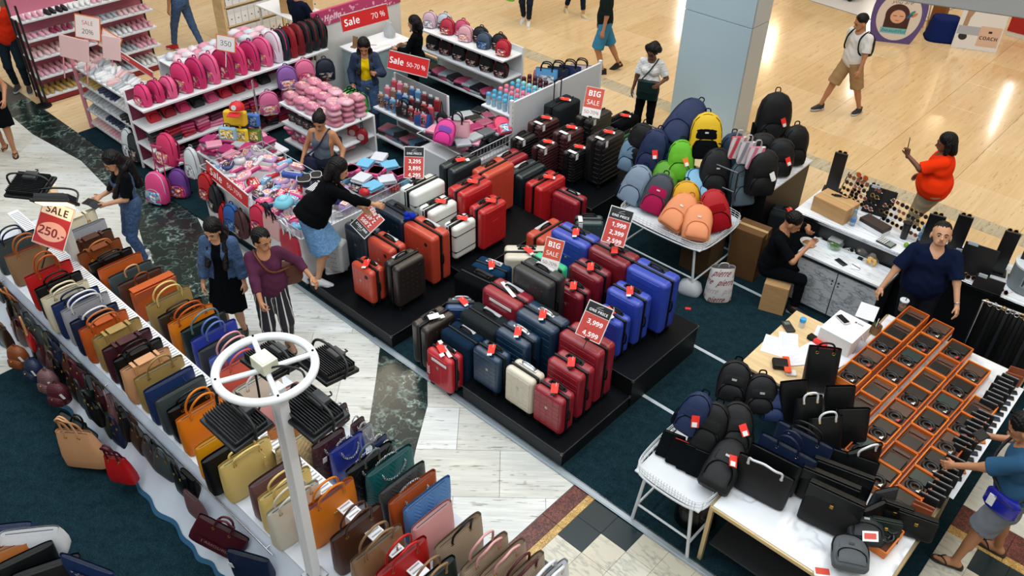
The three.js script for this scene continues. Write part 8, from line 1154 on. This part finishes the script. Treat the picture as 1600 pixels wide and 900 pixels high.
{
const s=thing('oval_standee','purple edged standee with a painted portrait of a long haired woman','standee',G(1392,66,0),.5);const sh=new THREE.Shape();sh.moveTo(-.4,0);sh.lineTo(.36,0);sh.bezierCurveTo(.56,.6,.58,1.2,.42,1.7);sh.lineTo(-.42,1.7);sh.bezierCurveTo(-.58,1.2,-.56,.6,-.4,0);
part('board',ext(sh,.05,.006,12),M(0x5a4a86,.5),s);const q=part('portrait',T(new THREE.CircleGeometry(.5,40),0,0,0),print(1,1.6,(x,W,H)=>{x.fillStyle='#d9cfc6';x.fillRect(0,0,W,H);x.fillStyle='#3c1c1c';x.beginPath();x.ellipse(W*.46,H*.46,W*.27,H*.22,0,0,7);x.fill();x.fillRect(W*.2,H*.46,W*.56,H*.3);x.fillStyle='#dba88c';x.beginPath();x.ellipse(W*.48,H*.5,W*.17,H*.14,0,0,7);x.fill();x.fillStyle='#201414';x.fillRect(W*.37,H*.48,W*.08,H*.012);x.fillRect(W*.52,H*.48,W*.08,H*.012);x.fillStyle='#a83a3a';x.fillRect(W*.44,H*.575,W*.09,H*.012);x.fillStyle='#6fb8c0';x.fillRect(W*.16,H*.74,W*.6,H*.12);for(const[a,b,c]of[[.78,.4,'#3a8a8a'],[.84,.44,'#c8803a'],[.74,.47,'#2a5a8a']]){x.fillStyle=c;x.beginPath();x.ellipse(W*a,H*b,W*.04,H*.06,.6,0,7);x.fill();}txt(x,'you are',W / 2,H*.2,W*.14,'#3a3040','italic');txt(x,'beautiful',W*.46,H*.8,W*.14,'#1c4a54','italic');}),s);q.geometry.scale(.86,1.55,1);q.position.set(0,.86,.0262);
part('rear_strut',T(rb(.1,1.2,.02,.004,0,.6,0),0,0,-.34,.22),OFFW,s);s.scale.set(1,.64,1);
}
{
const s=thing('advert_standee','white advertising standee showing a leg and dark shoe with COACH lettering','standee',G(1520,78,0),.42);part('board',rb(.86,1.5,.05,.006,0,.75,0),WHITE,s);part('advert_print',face(.84,1.48,0,.75,.0262),print(.84,1.48,(x,W,H)=>{x.fillStyle='#e2e2e2';x.fillRect(0,0,W,H);x.strokeStyle='#a88870';x.lineWidth=W*.11;x.beginPath();x.moveTo(W*.2,0);x.lineTo(W*.13,H*.75);x.stroke();x.beginPath();x.moveTo(W*.4,0);x.lineTo(W*.32,H*.3);x.lineTo(W*.16,H*.55);x.stroke();x.fillStyle='#1c2026';x.beginPath();x.ellipse(W*.16,H*.83,W*.1,H*.05,.3,0,7);x.fill();x.fillStyle='#aab0bc';x.fillRect(0,H*.68,W*.5,H*.12);x.fillStyle='#d8b8a0';x.fillRect(W*.5,H*.66,W*.48,H*.28);txt(x,'COACH',W*.74,H*.82,H*.07,'#2a1c18');x.fillStyle='#2a1c18';x.fillRect(W*.7,H*.72,W*.08,H*.03);x.fillStyle='#d0a8a4';x.fillRect(W*.64,H*.05,W*.3,H*.3);},384),s);part('foot',rb(.6,.04,.3,.006,0,.02,-.12),OFFW,s);
}
{const t=thing('bar_stool','pale wooden bar stool beside the brown shop post','stool',G(1432,46,0),.4);part('seat',cy(.18,.17,.035,0,.74,0,24),M(0xffffff,.45,{map:TX.wood}),t);for(let k=0;k<4;k++){const a=k*PI / 2 + .6;part('leg',bar([Math.cos(a)*.22,0,Math.sin(a)*.22],[Math.cos(a)*.13,.73,Math.sin(a)*.13],.016,8),M(0xc8a468,.4),t);}part('foot_ring',tor(.185,.009,0,.26,0,PI / 2,0,6,28),M(0xc8a468,.4),t);}
{const t=thing('shop_post','brown wooden shop post behind the pale stool','post',G(1462,40,0));part('post',rb(.28,3,.24,.01,0,1.5,0),M(0xa8753c,.5,{map:TX.wood}),t);part('base_block',rb(.32,.12,.28,.008,0,.06,0),M(0x6a4420,.5),t);}
{const t=thing('draped_stool','low seat draped in deep blue cloth left of the advert standee','seat',G(1470,60,0),.5);part('cloth',loft([[0,.34,.3,4],[.05,.33,.29,4],[.42,.28,.24,4],[.46,.25,.2,4]],24),fabric(0x14245c),t);part('hem',loft([[.0,.35,.31,4],[.03,.345,.305,4]],24),fabric(0x0c1638),t);}
{const t=thing('shop_counter','red fronted shop counter at the right frame edge','counter',V(-3.1,0,-20.9));part('cabinet',rb(2.4,.8,.7,.01,0,.5,0),M(0xa81c1c,.45),t);part('glass_top',rb(2.4,.05,.72,.006,0,.93,0),M(0xb8bcc0,.2),t);part('plinth',rb(2.4,.1,.66,.006,0,.05,0),OFFW,t);for(let i=0;i<5;i++)part('shelf_goods',rb(.2,.25,.1,.01,-.9 + i*.42,.62,.36),i % 2?M(0x8a6a3a,.5):M(0x2a1a1a,.5),t);}
{const t=thing('white_mat','white glossy floor mat at the top beside the pillar','mat',V(-7.5,.004,-21.0),-.1);part('mat',rb(3.4,.012,3.2,.004,0,.006,0),M(0xdcdde0,.2),t);part('mat_edge',rb(3.44,.008,3.24,.003,0,.004,0),M(0x9a9ca0,.4),t);const c=thing('goods_trolley','black trolley base on the white mat at the top edge','trolley',V(-8.3,.016,-20.4),-.1);part('deck',rb(1.6,.06,.7,.01,0,.16,0),M(0x22262a,.4),c);part('frame',rb(1.5,.5,.6,.01,0,.45,0),M(0x4a5054,.5),c);for(const x of[-.7,.7])for(const z of[-.28,.28])part('caster',cy(.06,.06,.04,x,.06,z,14,PI / 2),RUBBER,c);}
{const t=thing('hall_post','slim dark rail post beside the tall shoe rack base','post',G(68,166,0));part('pole',bar([0,0,0],[0,1.5,0],.025,10),BLACK,t);part('foot',cy(.13,.14,.02,0,.01,0,24),BLACK,t);}
{const t=thing('light_suitcase','pale grey cabin case with dotted side standing at the feet of the woman in black','suitcase',V(-7.5,TOP + .19,-5.05),.4);part('shell',rb(.34,.42,.2,.04,0,.25,0,3),M(0xb4b8b8,.4),t);for(let i=0;i<12;i++)part('dot',cy(.006,.006,.004,.02 +(i % 3)*.03,.12 + Math.floor(i / 3)*.07,.1,6,PI / 2),iron,t);part('handle',tube([[-.05,.45,0],[-.04,.49,0],[.04,.49,0],[.05,.45,0]],.008,10,5),BLACK,t);for(const s of[-1,1])part('wheel',cy(.02,.02,.02,s*.13,.02,.0,10,0,0,PI / 2),RUBBER,t);}
renderer.render(scene,camera);
